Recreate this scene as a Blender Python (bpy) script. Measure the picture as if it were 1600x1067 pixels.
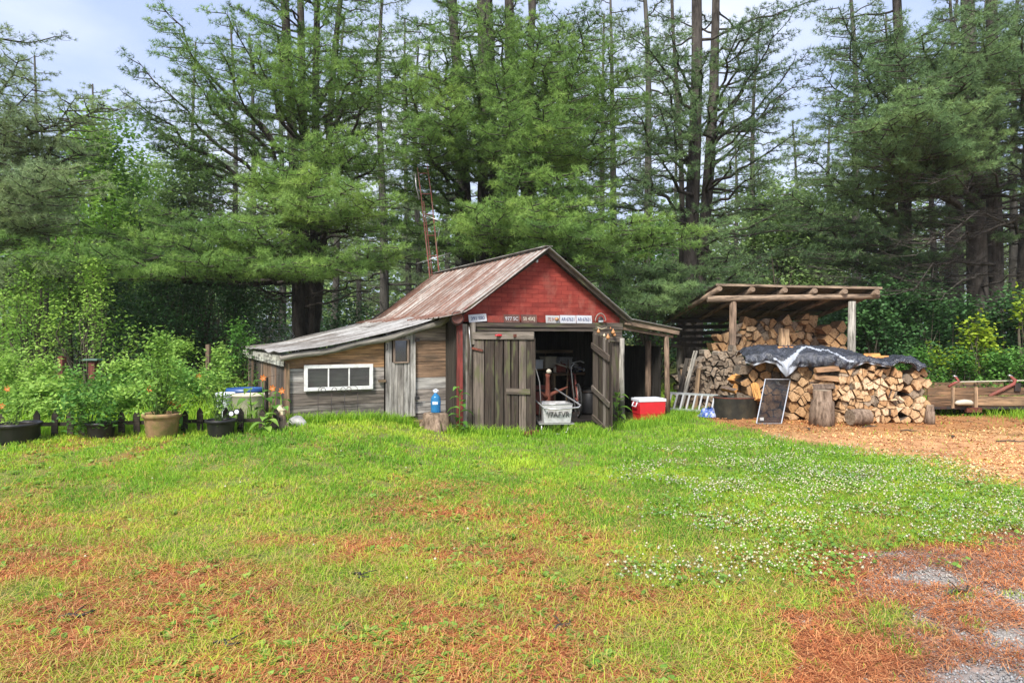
import bpy, math, random
import numpy as np
from mathutils import Vector, Matrix
random.seed(7)
RNG = np.random.default_rng(11)
for o in list(bpy.data.objects):
    bpy.data.objects.remove(o, do_unlink=True)
scene = bpy.context.scene
C = scene.collection
R = math.radians

# ------------------------------------------------------------------ camera
FPX, HOR, CAMZ = 1067.0, 525.0, 1.6        # focal length and horizon of the photograph (1600 px wide)
cam_d = bpy.data.cameras.new('camera')
cam_d.sensor_width = 36.0
cam_d.lens = 36.0 * FPX / 1600
cam_d.shift_y = -(533.5 - HOR) / 1600
cam_d.clip_start = 0.1
cam_d.clip_end = 1000
cam = bpy.data.objects.new('camera', cam_d)
cam.location = (0, 0, CAMZ)
cam.rotation_euler = (R(90), 0, 0)
C.objects.link(cam)
scene.camera = cam

# ------------------------------------------------------------------ sky, sun, exposure
SUN_ELEV, SUN_AZ = R(46), R(-158)          # high, behind the camera and to the left, soft through thin cloud
world = bpy.data.worlds.new('World')
scene.world = world
world.use_nodes = True
wn, wl = world.node_tree.nodes, world.node_tree.links
wn.clear()
wo = wn.new('ShaderNodeOutputWorld')
wb = wn.new('ShaderNodeBackground')
sky = wn.new('ShaderNodeTexSky')
sky.sky_type = 'NISHITA'
sky.sun_disc = False
sky.sun_elevation = SUN_ELEV
sky.sun_rotation = SUN_AZ
sky.air_density = 1.0
sky.dust_density = 2.0
tc = wn.new('ShaderNodeTexCoord')
mp = wn.new('ShaderNodeMapping')
mp.inputs['Scale'].default_value = (1, 1, 2.2)
nz = wn.new('ShaderNodeTexNoise')
nz.inputs['Scale'].default_value = 2.2
nz.inputs['Detail'].default_value = 6
rp = wn.new('ShaderNodeValToRGB')
rp.color_ramp.elements[0].position = 0.30
rp.color_ramp.elements[0].color = (0.62, 0.62, 0.62, 1)
rp.color_ramp.elements[1].position = 0.72
rp.color_ramp.elements[1].color = (0.95, 0.95, 0.95, 1)
mx = wn.new('ShaderNodeMix')
mx.data_type = 'RGBA'
cl = wn.new('ShaderNodeValToRGB')                  # thin bright cloud veil, bluer where it is thin
cl.color_ramp.elements[0].position = 0.40
cl.color_ramp.elements[0].color = (0.38, 0.45, 0.66, 1)
cl.color_ramp.elements[1].position = 0.66
cl.color_ramp.elements[1].color = (0.62, 0.65, 0.73, 1)
cs = wn.new('ShaderNodeVectorMath')
cs.operation = 'SCALE'
cs.inputs['Scale'].default_value = 9.0
wl.new(cl.outputs[0], cs.inputs[0])
wl.new(cs.outputs[0], mx.inputs[7])
wl.new(tc.outputs['Generated'], mp.inputs[0])
wl.new(mp.outputs[0], nz.inputs['Vector'])
wl.new(nz.outputs['Fac'], rp.inputs[0])
wl.new(nz.outputs['Fac'], cl.inputs[0])
wl.new(rp.outputs[0], mx.inputs[0])
wl.new(sky.outputs[0], mx.inputs[6])
wl.new(mx.outputs[2], wb.inputs[0])
wb.inputs[1].default_value = 0.10
wl.new(wb.outputs[0], wo.inputs[0])

sun_d = bpy.data.lights.new('sun', 'SUN')
sun_d.energy = 3.3
sun_d.angle = R(13)
sun_d.color = (1.0, 0.96, 0.9)
sun = bpy.data.objects.new('sun', sun_d)
sd = Vector((math.sin(SUN_AZ) * math.cos(SUN_ELEV), math.cos(SUN_AZ) * math.cos(SUN_ELEV), math.sin(SUN_ELEV)))
sun.rotation_euler = sd.to_track_quat('Z', 'Y').to_euler()
C.objects.link(sun)
scene.view_settings.view_transform = 'Standard'
scene.view_settings.look = 'None'
scene.view_settings.exposure = 1.08
scene.view_settings.gamma = 1.0
scene.cycles.max_bounces = 6
scene.cycles.diffuse_bounces = 3
scene.cycles.transparent_max_bounces = 12
scene.cycles.use_denoising = True

# ------------------------------------------------------------------ helpers
def P(px, py, Y):
    """point of the world seen at pixel px,py of the photograph at distance Y"""
    return Vector(((px - 800) / FPX * Y, Y, CAMZ + (HOR - py) / FPX * Y))

def sm(a, b, x):
    t = np.clip((np.asarray(x, float) - a) / (b - a), 0, 1)
    return t * t * (3 - 2 * t)

def vnoise(x, y, s=0):
    x = np.asarray(x, float); y = np.asarray(y, float)
    xi = np.floor(x).astype(np.int64); yi = np.floor(y).astype(np.int64)
    fx = x - xi; fy = y - yi
    fx = fx * fx * (3 - 2 * fx); fy = fy * fy * (3 - 2 * fy)
    def h(a, b):
        n = (a * 374761393 + b * 668265263 + s * 974634777) & 0xffffffff
        n = ((n ^ (n >> 13)) * 1274126177) & 0xffffffff
        return ((n ^ (n >> 16)) & 0xffff) / 65535.0
    return (h(xi, yi) * (1 - fx) + h(xi + 1, yi) * fx) * (1 - fy) + (h(xi, yi + 1) * (1 - fx) + h(xi + 1, yi + 1) * fx) * fy

def fbm(x, y, s=0, o=4):
    t = 0; a = 0.5; n = 0
    for k in range(o):
        t = t + a * vnoise(x * 2 ** k, y * 2 ** k, s + k); n += a; a *= 0.5
    return t / n

def gz(x, y):
    """height of the ground: flat before the shed, a slight rise on the left"""
    x = np.asarray(x, float); y = np.asarray(y, float)
    r = 0.25 * (1 - sm(-2.4, -0.7, x)) * sm(5.5, 9.2, y)
    far = sm(22, 60, y) * 1.0
    return r + 0.03 * (fbm(x * 1.3, y * 1.3, 5, 3) - 0.5) + far

def gzf(x, y):
    return float(gz(x, y))

def setp(o, label=None, cat=None, group=None, kind=None):
    if label: o['label'] = label
    if cat: o['category'] = cat
    if group: o['group'] = group
    if kind: o['kind'] = kind
    return o

def thing(name, label, cat, loc=(0, 0, 0), rotz=0.0, group=None):
    o = bpy.data.objects.new(name, None)
    o.empty_display_size = 0.2
    o.location = loc
    o.rotation_euler = (0, 0, rotz)
    C.objects.link(o)
    return setp(o, label, cat, group)

def copy_tree(o, parent=None):
    c = o.copy(); C.objects.link(c); c.parent = parent
    for ch in list(o.children):
        copy_tree(ch, c)
    return c

def basis(ax):
    ax = Vector(ax).normalized()
    up = Vector((0, 0, 1)) if abs(ax.z) < 0.95 else Vector((1, 0, 0))
    a = ax.cross(up).normalized()
    return a, ax.cross(a).normalized()

class MB:
    """collects boxes, tubes and sheets and links them as ONE mesh object"""
    def __init__(s):
        s.v = []; s.f = []; s.uv = []; s.t = []; s.m = []; s.sm = []
    def face(s, idx, uvs, mat=0, smooth=False):
        s.f.append(tuple(idx)); s.uv.append(uvs); s.m.append(mat); s.sm.append(smooth)
    def box(s, c, size, rot=None, tone=None, jit=0.0, mat=0):
        """rot: Matrix 3x3; uv runs u along the longest side, in metres"""
        tone = random.random() if tone is None else tone
        sx, sy, sz = [k / 2 for k in size]
        b = len(s.v)
        co = []
        for dx, dy, dz in ((-1,-1,-1),(1,-1,-1),(1,1,-1),(-1,1,-1),(-1,-1,1),(1,-1,1),(1,1,1),(-1,1,1)):
            p = Vector((dx * sx + random.uniform(-jit, jit), dy * sy + random.uniform(-jit, jit) * .3, dz * sz + random.uniform(-jit, jit)))
            co.append(p)
        la = max(range(3), key=lambda k: size[k])
        oth = [k for k in range(3) if k != la]
        ou, ov = random.uniform(0, 50), random.uniform(0, 50)
        for p in co:
            q = (rot @ p) if rot is not None else p
            s.v.append(tuple(Vector(c) + q)); s.t.append(tone)
        for fc in ((0,3,2,1),(4,5,6,7),(0,1,5,4),(1,2,6,5),(2,3,7,6),(3,0,4,7)):
            s.face([b + i for i in fc], [(co[i][la] + ou, co[i][oth[0]] + co[i][oth[1]] + ov) for i in fc], mat)
        return s
    def bar(s, a, b_, w, h, tone=None, roll=0.0, jit=0.0, mat=0):
        """box from a to b"""
        a = Vector(a); b_ = Vector(b_); d = b_ - a
        x = d.normalized(); u, v = basis(x)
        u, v = u * math.cos(roll) + v * math.sin(roll), v * math.cos(roll) - u * math.sin(roll)
        rot = Matrix((x, u, v)).transposed()
        return s.box((a + b_) / 2, (d.length, w, h), rot, tone, jit, mat)
    def tube(s, pts, rad, k=10, tone=None, cap=True, mat=0, capmat=None, jit=0.0, smooth=True):
        tone = random.random() if tone is None else tone
        pts = [Vector(p) for p in pts]
        if not hasattr(rad, '__len__'): rad = [rad] * len(pts)
        b = len(s.v); L = 0; Ls = []
        u0 = None
        for i, p in enumerate(pts):
            if i: L += (p - pts[i - 1]).length
            Ls.append(L)
            ax = (pts[min(i + 1, len(pts) - 1)] - pts[max(i - 1, 0)]).normalized()
            if u0 is None: u, v = basis(ax)
            else:
                u = (u0 - ax * u0.dot(ax)).normalized(); v = ax.cross(u)
            u0 = u
            for j in range(k):
                a = 2 * math.pi * j / k
                r = rad[i] * (1 + random.uniform(-jit, jit))
                s.v.append(tuple(p + u * math.cos(a) * r + v * math.sin(a) * r)); s.t.append(tone)
        rr = max(rad)
        for i in range(len(pts) - 1):
            for j in range(k):
                j2 = (j + 1) % k
                q = [b + i * k + j, b + i * k + j2, b + (i + 1) * k + j2, b + (i + 1) * k + j]
                cc = 2 * math.pi * rr / k
                s.face(q, [(Ls[i], j * cc), (Ls[i], (j + 1) * cc), (Ls[i + 1], (j + 1) * cc), (Ls[i + 1], j * cc)], mat, smooth)
        if cap:
            cm = mat if capmat is None else capmat
            for i0, flip in ((0, True), (len(pts) - 1, False)):
                idx = [b + i0 * k + j for j in range(k)]
                uv = [(.5 + .5 * math.cos(2 * math.pi * j / k), .5 + .5 * math.sin(2 * math.pi * j / k)) for j in range(k)]
                if flip: idx.reverse(); uv.reverse()
                s.face(idx, uv, cm)
        return s
    def lathe(s, prof, c=(0, 0, 0), k=20, tone=None, mat=0, sx=1, sy=1, close=True, wob=0.0):
        """prof: list of (r, z)"""
        tone = random.random() if tone is None else tone
        b = len(s.v); L = 0
        for i, (r, z) in enumerate(prof):
            if i: L += math.hypot(r - prof[i-1][0], z - prof[i-1][1])
            for j in range(k):
                a = 2 * math.pi * j / k
                rj = r * (1 + wob * math.sin(3 * a + i))
                s.v.append((c[0] + rj * math.cos(a) * sx, c[1] + rj * math.sin(a) * sy, c[2] + z)); s.t.append(tone)
        for i in range(len(prof) - 1):
            for j in range(k):
                j2 = (j + 1) % k
                s.face([b + i*k + j, b + i*k + j2, b + (i+1)*k + j2, b + (i+1)*k + j],
                       [(prof[i][1], j/k), (prof[i][1], (j+1)/k), (prof[i+1][1], (j+1)/k), (prof[i+1][1], j/k)], mat, True)
        if close:
            s.face([b + j for j in range(k)][::-1], [(0, 0)] * k, mat)
            s.face([b + (len(prof)-1)*k + j for j in range(k)], [(0, 0)] * k, mat)
        return s
    def poly(s, pts, nrm, th, tone=None, mat=0, endmat=None, uvf=None):
        """flat polygon extruded by th along -nrm"""
        tone = random.random() if tone is None else tone
        n = len(pts); b = len(s.v); nv = Vector(nrm)
        for p in pts: s.v.append(tuple(p)); s.t.append(tone)
        for p in pts: s.v.append(tuple(Vector(p) - nv * th)); s.t.append(tone)
        uvf = uvf or (lambda p: (p[0] + p[1], p[2]))
        em = mat if endmat is None else endmat
        s.face(range(b, b + n), [uvf(p) for p in pts], em)
        s.face([b + n + i for i in reversed(range(n))], [uvf(pts[i]) for i in reversed(range(n))], em)
        for i in range(n):
            j = (i + 1) % n
            l = (Vector(pts[i]) - Vector(pts[j])).length
            s.face([b + j, b + i, b + n + i, b + n + j], [(0, i * .1 + l), (0, i * .1), (th, i * .1), (th, i * .1 + l)], mat)
        return s
    def sheet(s, fn, nu, nv, th=0.0, tonef=None, uvs=(1, 1), mat=0, smooth=False, matf=None):
        """fn(u, v) -> point; nu x nv grid"""
        b = len(s.v)
        for i in range(nu + 1):
            for j in range(nv + 1):
                u, v = i / nu, j / nv
                s.v.append(tuple(fn(u, v))); s.t.append(tonef(u, v) if tonef else 0.5)
        for i in range(nu):
            for j in range(nv):
                q = [b + i*(nv+1) + j, b + (i+1)*(nv+1) + j, b + (i+1)*(nv+1) + j + 1, b + i*(nv+1) + j + 1]
                uv = [(i/nu*uvs[0], j/nv*uvs[1]), ((i+1)/nu*uvs[0], j/nv*uvs[1]), ((i+1)/nu*uvs[0], (j+1)/nv*uvs[1]), (i/nu*uvs[0], (j+1)/nv*uvs[1])]
                s.face(q, uv, matf(i/nu, j/nv) if matf else mat, smooth)
        return s
    def build(s, name, mats, parent=None, loc=None, rot=None, bevel=0.0, solid=0.0):
        me = bpy.data.meshes.new(name)
        me.from_pydata(s.v, [], s.f)
        uvl = me.uv_layers.new(name='UVMap')
        flat = [c for f in s.uv for p in f for c in p]
        uvl.data.foreach_set('uv', flat)
        at = me.attributes.new('tone', 'FLOAT', 'POINT')
        at.data.foreach_set('value', s.t)
        me.polygons.foreach_set('material_index', s.m)
        me.polygons.foreach_set('use_smooth', s.sm)
        if not isinstance(mats, (list, tuple)): mats = [mats]
        for m in mats: me.materials.append(m)
        me.update()
        o = bpy.data.objects.new(name, me)
        C.objects.link(o)
        if parent is not None: o.parent = parent
        if loc is not None: o.location = loc
        if rot is not None: o.rotation_euler = rot
        if bevel:
            md = o.modifiers.new('bevel', 'BEVEL'); md.width = bevel; md.segments = 1; md.limit_method = 'ANGLE'
        if solid:
            md = o.modifiers.new('solid', 'SOLIDIFY'); md.thickness = solid; md.offset = -1
        return o

def np_obj(name, V, F, tone, mat, parent=None, col=None, smooth=False):
    """V (n,3), F (m,k) one face size, tone (n,)"""
    me = bpy.data.meshes.new(name)
    V = np.asarray(V, np.float32); F = np.asarray(F, np.int32)
    k = F.shape[1]
    me.vertices.add(len(V)); me.vertices.foreach_set('co', V.ravel())
    me.loops.add(F.size); me.loops.foreach_set('vertex_index', F.ravel())
    me.polygons.add(len(F))
    me.polygons.foreach_set('loop_start', np.arange(0, F.size, k, dtype=np.int32))
    if smooth: me.polygons.foreach_set('use_smooth', np.ones(len(F), bool))
    if tone is not None:
        at = me.attributes.new('tone', 'FLOAT', 'POINT')
        at.data.foreach_set('value', np.asarray(tone, np.float32))
    if col is not None:
        at = me.attributes.new('zone', 'FLOAT_COLOR', 'POINT')
        at.data.foreach_set('color', np.asarray(col, np.float32).ravel())
    me.materials.append(mat)
    me.update(calc_edges=True)
    o = bpy.data.objects.new(name, me)
    C.objects.link(o)
    if parent is not None: o.parent = parent
    return o

# ------------------------------------------------------------------ materials
def nodes(name):
    m = bpy.data.materials.new(name); m.use_nodes = True
    nt = m.node_tree
    for n in list(nt.nodes): nt.nodes.remove(n)
    out = nt.nodes.new('ShaderNodeOutputMaterial')
    return m, nt, out

def N(nt, typ, **kw):
    n = nt.nodes.new(typ)
    for k, v in kw.items():
        if k in n.inputs.keys(): n.inputs[k].default_value = v
        else: setattr(n, k, v)
    return n

def ramp(nt, fac, cols):
    r = nt.nodes.new('ShaderNodeValToRGB')
    e = r.color_ramp.elements
    while len(e) < len(cols): e.new(0.5)
    for i, (p, c) in enumerate(cols):
        e[i].position = p; e[i].color = (*c, 1)
    if fac is not None: nt.links.new(fac, r.inputs[0])
    return r

def mixc(nt, fac, a, b, blend='MIX'):
    m = nt.nodes.new('ShaderNodeMix'); m.data_type = 'RGBA'; m.blend_type = blend
    for sock, val in ((0, fac), (6, a), (7, b)):
        if hasattr(val, 'links') or hasattr(val, 'is_linked'): nt.links.new(val, m.inputs[sock])
        elif isinstance(val, (int, float)): m.inputs[sock].default_value = val
        else: m.inputs[sock].default_value = (*val, 1)
    return m.outputs[2]

def attr(nt, name='tone'):
    return N(nt, 'ShaderNodeAttribute', attribute_name=name)

def uvnoise(nt, sx, sy, scale=1.0, detail=5, rough=0.6, coord='UV', sz=1.0):
    t = nt.nodes.new('ShaderNodeTexCoord'); mp = nt.nodes.new('ShaderNodeMapping')
    mp.inputs['Scale'].default_value = (sx, sy, sz)
    nt.links.new(t.outputs[coord], mp.inputs[0])
    n = N(nt, 'ShaderNodeTexNoise', Scale=scale, Detail=detail, Roughness=rough)
    nt.links.new(mp.outputs[0], n.inputs['Vector'])
    return n.outputs['Fac']

def princ(nt, out, col, rough=0.8, spec=0.3, metal=0.0, bump=None, bs=0.3, bd=0.01):
    p = nt.nodes.new('ShaderNodeBsdfPrincipled')
    if hasattr(col, 'is_linked'): nt.links.new(col, p.inputs['Base Color'])
    else: p.inputs['Base Color'].default_value = (*col, 1)
    if hasattr(rough, 'is_linked'): nt.links.new(rough, p.inputs['Roughness'])
    else: p.inputs['Roughness'].default_value = rough
    p.inputs['Specular IOR Level'].default_value = spec
    p.inputs['Metallic'].default_value = metal
    if bump is not None:
        b = nt.nodes.new('ShaderNodeBump'); b.inputs['Strength'].default_value = bs; b.inputs['Distance'].default_value = bd
        nt.links.new(bump, b.inputs['Height']); nt.links.new(b.outputs[0], p.inputs['Normal'])
    nt.links.new(p.outputs[0], out.inputs[0])
    return p

def mat_wood(name, cols, gu=1.6, gv=45, stain=(0.05, 0.045, 0.035), stain_amt=0.75, rough=0.85, spot=None):
    """grain along u; board colour from tone"""
    m, nt, out = nodes(name)
    base = ramp(nt, attr(nt).outputs['Fac'], cols).outputs[0]
    g = uvnoise(nt, gu, gv, 1.0, 7, 0.65)
    gr = ramp(nt, g, [(0.34, (0.18, 0.17, 0.16)), (0.47, (0.80, 0.80, 0.80)), (0.66, (1.55, 1.55, 1.52))]).outputs[0]
    c = mixc(nt, 1.0, base, gr, 'MULTIPLY')
    b = uvnoise(nt, 1.1, 4.5, 1.3, 6, 0.7)
    bf = ramp(nt, b, [(0.48, (0, 0, 0)), (0.68, (stain_amt,) * 3)]).outputs[0]
    c = mixc(nt, bf, c, stain)
    if spot:
        k = uvnoise(nt, 2.2, 9, 1.0, 3, 0.5)
        kf = ramp(nt, k, [(0.56, (0, 0, 0)), (0.66, (0.7, 0.7, 0.7))]).outputs[0]
        c = mixc(nt, kf, c, spot)
    princ(nt, out, c, rough, 0.2, 0, g, 0.5, 0.006)
    return m

def mat_plain(name, col, rough=0.6, spec=0.3, metal=0.0, var=0.25, scale=12, dirt=None, dirt_amt=0.4, bump=0.1):
    m, nt, out = nodes(name)
    n = uvnoise(nt, 1, 1, scale, 6, 0.6, 'Object')
    r = ramp(nt, n, [(0.3, (1 - var,) * 3), (0.7, (1 + var * .5,) * 3)]).outputs[0]
    c = mixc(nt, 1.0, col, r, 'MULTIPLY')
    if dirt:
        d = uvnoise(nt, 1, 1, scale * .35, 5, 0.65, 'Object')
        df = ramp(nt, d, [(0.45, (0, 0, 0)), (0.65, (dirt_amt,) * 3)]).outputs[0]
        c = mixc(nt, df, c, dirt)
    princ(nt, out, c, rough, spec, metal, n, bump, 0.01)
    return m

def mat_leaf(name, cols, transl=0.35, rough=0.7, tint=0.0):
    m, nt, out = nodes(name)
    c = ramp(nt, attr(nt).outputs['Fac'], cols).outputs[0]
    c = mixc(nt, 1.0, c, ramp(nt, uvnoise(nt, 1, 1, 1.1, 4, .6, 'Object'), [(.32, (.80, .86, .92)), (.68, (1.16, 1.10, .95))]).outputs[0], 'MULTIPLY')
    d = nt.nodes.new('ShaderNodeBsdfPrincipled'); d.inputs['Roughness'].default_value = rough
    d.inputs['Specular IOR Level'].default_value = 0.25
    nt.links.new(c, d.inputs['Base Color'])
    if transl > 0:
        t = nt.nodes.new('ShaderNodeBsdfTranslucent'); nt.links.new(c, t.inputs[0])
        mx = nt.nodes.new('ShaderNodeMixShader'); mx.inputs[0].default_value = transl
        nt.links.new(d.outputs[0], mx.inputs[1]); nt.links.new(t.outputs[0], mx.inputs[2])
        nt.links.new(mx.outputs[0], out.inputs[0])
    else: nt.links.new(d.outputs[0], out.inputs[0])
    return m

M = {}
M['barn_wood'] = mat_wood('weathered_barn_wood', [(0, (.045, .034, .027)), (.35, (.088, .069, .055)), (.65, (.15, .122, .10)), (1, (.32, .285, .25))], spot=(.095, .10, .045))
M['lean_wood'] = mat_wood('lean_to_boards', [(0, (.06, .05, .042)), (.3, (.15, .125, .105)), (.5, (.38, .36, .33)), (.62, (.19, .125, .085)), (.8, (.30, .175, .09)), (1, (.44, .25, .115))], gv=26, stain_amt=.7)
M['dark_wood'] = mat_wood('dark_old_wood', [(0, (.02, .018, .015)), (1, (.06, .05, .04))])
M['log_wood'] = mat_wood('peeled_log', [(0, (.13, .085, .06)), (.5, (.21, .145, .10)), (1, (.31, .235, .17))], gu=2.5, gv=14, stain_amt=.6)
M['grey_log'] = mat_wood('grey_pole', [(0, (.16, .14, .11)), (1, (.34, .32, .28))], gu=2, gv=18)
M['trailer_wood'] = mat_wood('trailer_boards', [(0, (.11, .065, .04)), (.5, (.24, .145, .08)), (1, (.42, .28, .17))], gv=25)
M['post_red'] = mat_wood('red_painted_post', [(0, (.15, .032, .028)), (1, (.22, .048, .04))], gv=16, stain_amt=.8)
M['fence_wood'] = mat_wood('fence_wood', [(0, (.018, .015, .012)), (1, (.07, .055, .042))])
M['deck_wood'] = mat_wood('brown_board', [(0, (.14, .09, .05)), (1, (.22, .15, .09))])

def mat_siding():
    m, nt, out = nodes('red_brick_patterned_siding')
    t = nt.nodes.new('ShaderNodeTexCoord')
    b = nt.nodes.new('ShaderNodeTexBrick')
    b.inputs['Scale'].default_value = 1.0
    b.inputs['Brick Width'].default_value = 0.24
    b.inputs['Row Height'].default_value = 0.078
    b.inputs['Mortar Size'].default_value = 0.006
    b.inputs['Mortar Smooth'].default_value = 0.4
    b.inputs['Color1'].default_value = (.31, .055, .040, 1)
    b.inputs['Color2'].default_value = (.25, .042, .032, 1)
    b.inputs['Mortar'].default_value = (.17, .024, .018, 1)
    nt.links.new(t.outputs['UV'], b.inputs['Vector'])
    n = uvnoise(nt, 2, 6, 1.5, 6, 0.65)
    r = ramp(nt, n, [(0.3, (.60,) * 3), (0.7, (1.2,) * 3)]).outputs[0]
    c = mixc(nt, 1.0, b.outputs[0], r, 'MULTIPLY')
    w = uvnoise(nt, 1.2, .5, 2.2, 7, 0.75)
    c = mixc(nt, ramp(nt, w, [(.52, (0, 0, 0)), (.72, (.5, .5, .5))]).outputs[0], c, (.34, .16, .12))
    princ(nt, out, c, 0.85, 0.2, 0, b.outputs['Fac'], -0.3, 0.004)
    return m
M['siding'] = mat_siding()

def mat_roof(name, pale, rustc, lo, hi):
    """weathered metal with rust in streaks that run down the slope (v)"""
    m, nt, out = nodes(name)
    a = uvnoise(nt, 7, 0.9, 1.0, 7, 0.75)
    b = uvnoise(nt, 1.9, 1.5, 1.0, 7, 0.7)
    ad = N(nt, 'ShaderNodeMath', operation='ADD'); nt.links.new(a, ad.inputs[0])
    mu = N(nt, 'ShaderNodeMath', operation='MULTIPLY_ADD'); nt.links.new(attr(nt).outputs['Fac'], mu.inputs[0]); mu.inputs[1].default_value = .35; nt.links.new(b, mu.inputs[2])
    nt.links.new(mu.outputs[0], ad.inputs[1])
    f = ramp(nt, None, [(lo, (0, 0, 0)), (hi, (1, 1, 1))])
    hl = N(nt, 'ShaderNodeMath', operation='MULTIPLY'); nt.links.new(ad.outputs[0], hl.inputs[0]); hl.inputs[1].default_value = .6
    nt.links.new(hl.outputs[0], f.inputs[0])
    fine = uvnoise(nt, 14, 14, 1.0, 4, 0.6)
    pc = ramp(nt, fine, [(.35, tuple(k * .62 for k in pale)), (.65, pale)]).outputs[0]
    rc = ramp(nt, fine, [(.35, tuple(k * .6 for k in rustc)), (.65, rustc)]).outputs[0]
    c = mixc(nt, f.outputs[0], pc, rc)
    princ(nt, out, c, 0.55, 0.4, 0.15, a, 0.15, 0.004)
    return m
M['roof_rust'] = mat_roof('rusty_sheet_metal', (.42, .39, .355), (.19, .095, .065), .60, .77)
M['roof_grey'] = mat_roof('grey_sheet_metal', (.47, .46, .44), (.17, .145, .125), .64, .84)
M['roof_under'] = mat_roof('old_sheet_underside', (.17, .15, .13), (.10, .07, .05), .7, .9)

def mat_bark(name, c1, c2, sc=9):
    m, nt, out = nodes(name)
    n = uvnoise(nt, 1, 1, sc, 7, 0.7, 'Object', .25)
    c = ramp(nt, n, [(.35, c1), (.62, c2)]).outputs[0]
    princ(nt, out, c, .95, .1, 0, n, .8, .03)
    return m
M['bark'] = mat_bark('pine_bark', (.026, .022, .019), (.088, .077, .066))
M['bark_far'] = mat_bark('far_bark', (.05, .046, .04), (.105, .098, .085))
M['bark_grey'] = mat_bark('dead_limb', (.10, .095, .085), (.24, .23, .21))
M['bark_light'] = mat_bark('shrub_bark', (.06, .05, .035), (.14, .12, .09))
M['stump_side'] = mat_bark('stump_bark', (.075, .05, .035), (.30, .22, .16), 16)

def mat_end(name, cols, ring=90):
    m, nt, out = nodes(name)
    t = nt.nodes.new('ShaderNodeTexCoord')
    w = N(nt, 'ShaderNodeTexWave', wave_type='RINGS', rings_direction='Y', Scale=ring / 6, Distortion=2.5, Detail=3)
    nt.links.new(t.outputs['Object'], w.inputs['Vector'])
    base = ramp(nt, attr(nt).outputs['Fac'], cols).outputs[0]
    r = ramp(nt, w.outputs['Fac'], [(0, (.78, .74, .70)), (1, (1.05, 1.05, 1.05))]).outputs[0]
    c = mixc(nt, 1, base, r, 'MULTIPLY')
    n = uvnoise(nt, 1, 1, 22, 5, .7, 'Object')
    r2 = ramp(nt, n, [(.36, (.36, .29, .24)), (.50, (.92, .90, .88)), (.7, (1.12, 1.12, 1.12))]).outputs[0]
    c = mixc(nt, 1, c, r2, 'MULTIPLY')
    princ(nt, out, c, .85, .2, 0, n, .3, .004)
    return m
M['log_end'] = mat_end('pale_cut_end', [(0, (.40, .23, .11)), (.3, (.56, .37, .20)), (.7, (.66, .47, .29)), (1, (.74, .58, .40))])
M['log_end_grey'] = mat_end('grey_cut_end', [(0, (.15, .12, .09)), (.5, (.27, .22, .165)), (1, (.40, .32, .235))])
M['log_end_gold'] = mat_end('golden_cut_end', [(0, (.38, .22, .10)), (.5, (.52, .33, .17)), (1, (.60, .44, .27))])
M['log_end_orange'] = mat_end('orange_cut_end', [(0, (.55, .22, .06)), (.5, (.66, .31, .09)), (1, (.70, .42, .17))])
M['split'] = mat_wood('split_face', [(0, (.22, .12, .065)), (.5, (.36, .22, .12)), (1, (.50, .35, .21))], gu=4, gv=40, stain_amt=.35)
M['split_grey'] = mat_wood('split_face_grey', [(0, (.13, .105, .08)), (.5, (.24, .20, .16)), (1, (.36, .31, .25))], gu=4, gv=40, stain_amt=.4)
M['split_orange'] = mat_wood('split_face_orange', [(0, (.50, .20, .06)), (1, (.68, .36, .12))], gu=4, gv=40, stain_amt=.25)
M['log_bark'] = mat_bark('firewood_bark', (.06, .042, .032), (.20, .15, .115), 20)

M['white_paint'] = mat_plain('chipped_white_paint', (.72, .72, .69), .6, .3, 0, .18, 25, (.35, .33, .30), .5)
M['grey_board'] = M['lean_wood']
M['pale_fascia'] = mat_wood('pale_fascia', [(0, (.40, .40, .34)), (1, (.50, .50, .43))], gv=20, stain_amt=.4)
M['iron'] = mat_plain('dark_iron', (.035, .033, .032), .6, .4, .3, .3, 20, (.12, .05, .03), .5)
M['post_brown'] = mat_wood('peeling_red_brown_post', [(0, (.09, .03, .025)), (1, (.16, .055, .04))], gv=14, stain_amt=.8)
M['rust'] = mat_plain('rusted_iron', (.17, .055, .035), .85, .2, .1, .4, 18, (.06, .03, .025), .6)
M['red_metal'] = mat_plain('faded_red_metal', (.27, .075, .06), .8, .25, .1, .3, 14, (.16, .09, .065), .8)
M['tower_metal'] = mat_plain('tower_rusty_red', (.26, .085, .065), .8, .3, .1, .3, 14, (.22, .19, .17), .5)
M['galv'] = mat_plain('galvanised_tube', (.50, .50, .49), .35, .5, .7, .2, 25, (.25, .18, .13), .3)
M['alu'] = mat_plain('aluminium', (.62, .63, .64), .35, .5, .8, .12, 30)
M['white_enamel'] = mat_plain('scuffed_white_tub', (.44, .44, .43), .5, .4, 0, .2, 16, (.22, .19, .17), .6)
M['black_plastic'] = mat_plain('black_plastic', (.018, .018, .02), .45, .4, 0, .3, 10, (.06, .055, .045), .4)
M['terracotta'] = mat_plain('mossy_terracotta', (.36, .23, .12), .8, .2, 0, .3, 14, (.17, .17, .05), .9)
M['soil'] = mat_plain('pot_soil', (.05, .035, .025), .95, .1, 0, .5, 40)
M['red_plastic'] = mat_plain('red_plastic', (.56, .018, .028), .35, .5, 0, .1, 6, (.25, .03, .03), .25, .02)
M['white_plastic'] = mat_plain('white_plastic', (.72, .75, .82), .35, .5, 0, .06, 6, (.55, .55, .52), .3, .02)
M['beige_plastic'] = mat_plain('beige_tub', (.52, .47, .37), .6, .3, 0, .12, 8, (.28, .25, .18), .4)
M['blue_plastic'] = mat_plain('blue_plastic', (.02, .07, .22), .4, .5, 0, .15, 8, None)
M['tub_metal'] = mat_plain('blackened_tub', (.035, .036, .03), .75, .3, .1, .4, 9, (.10, .085, .055), .5)
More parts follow.
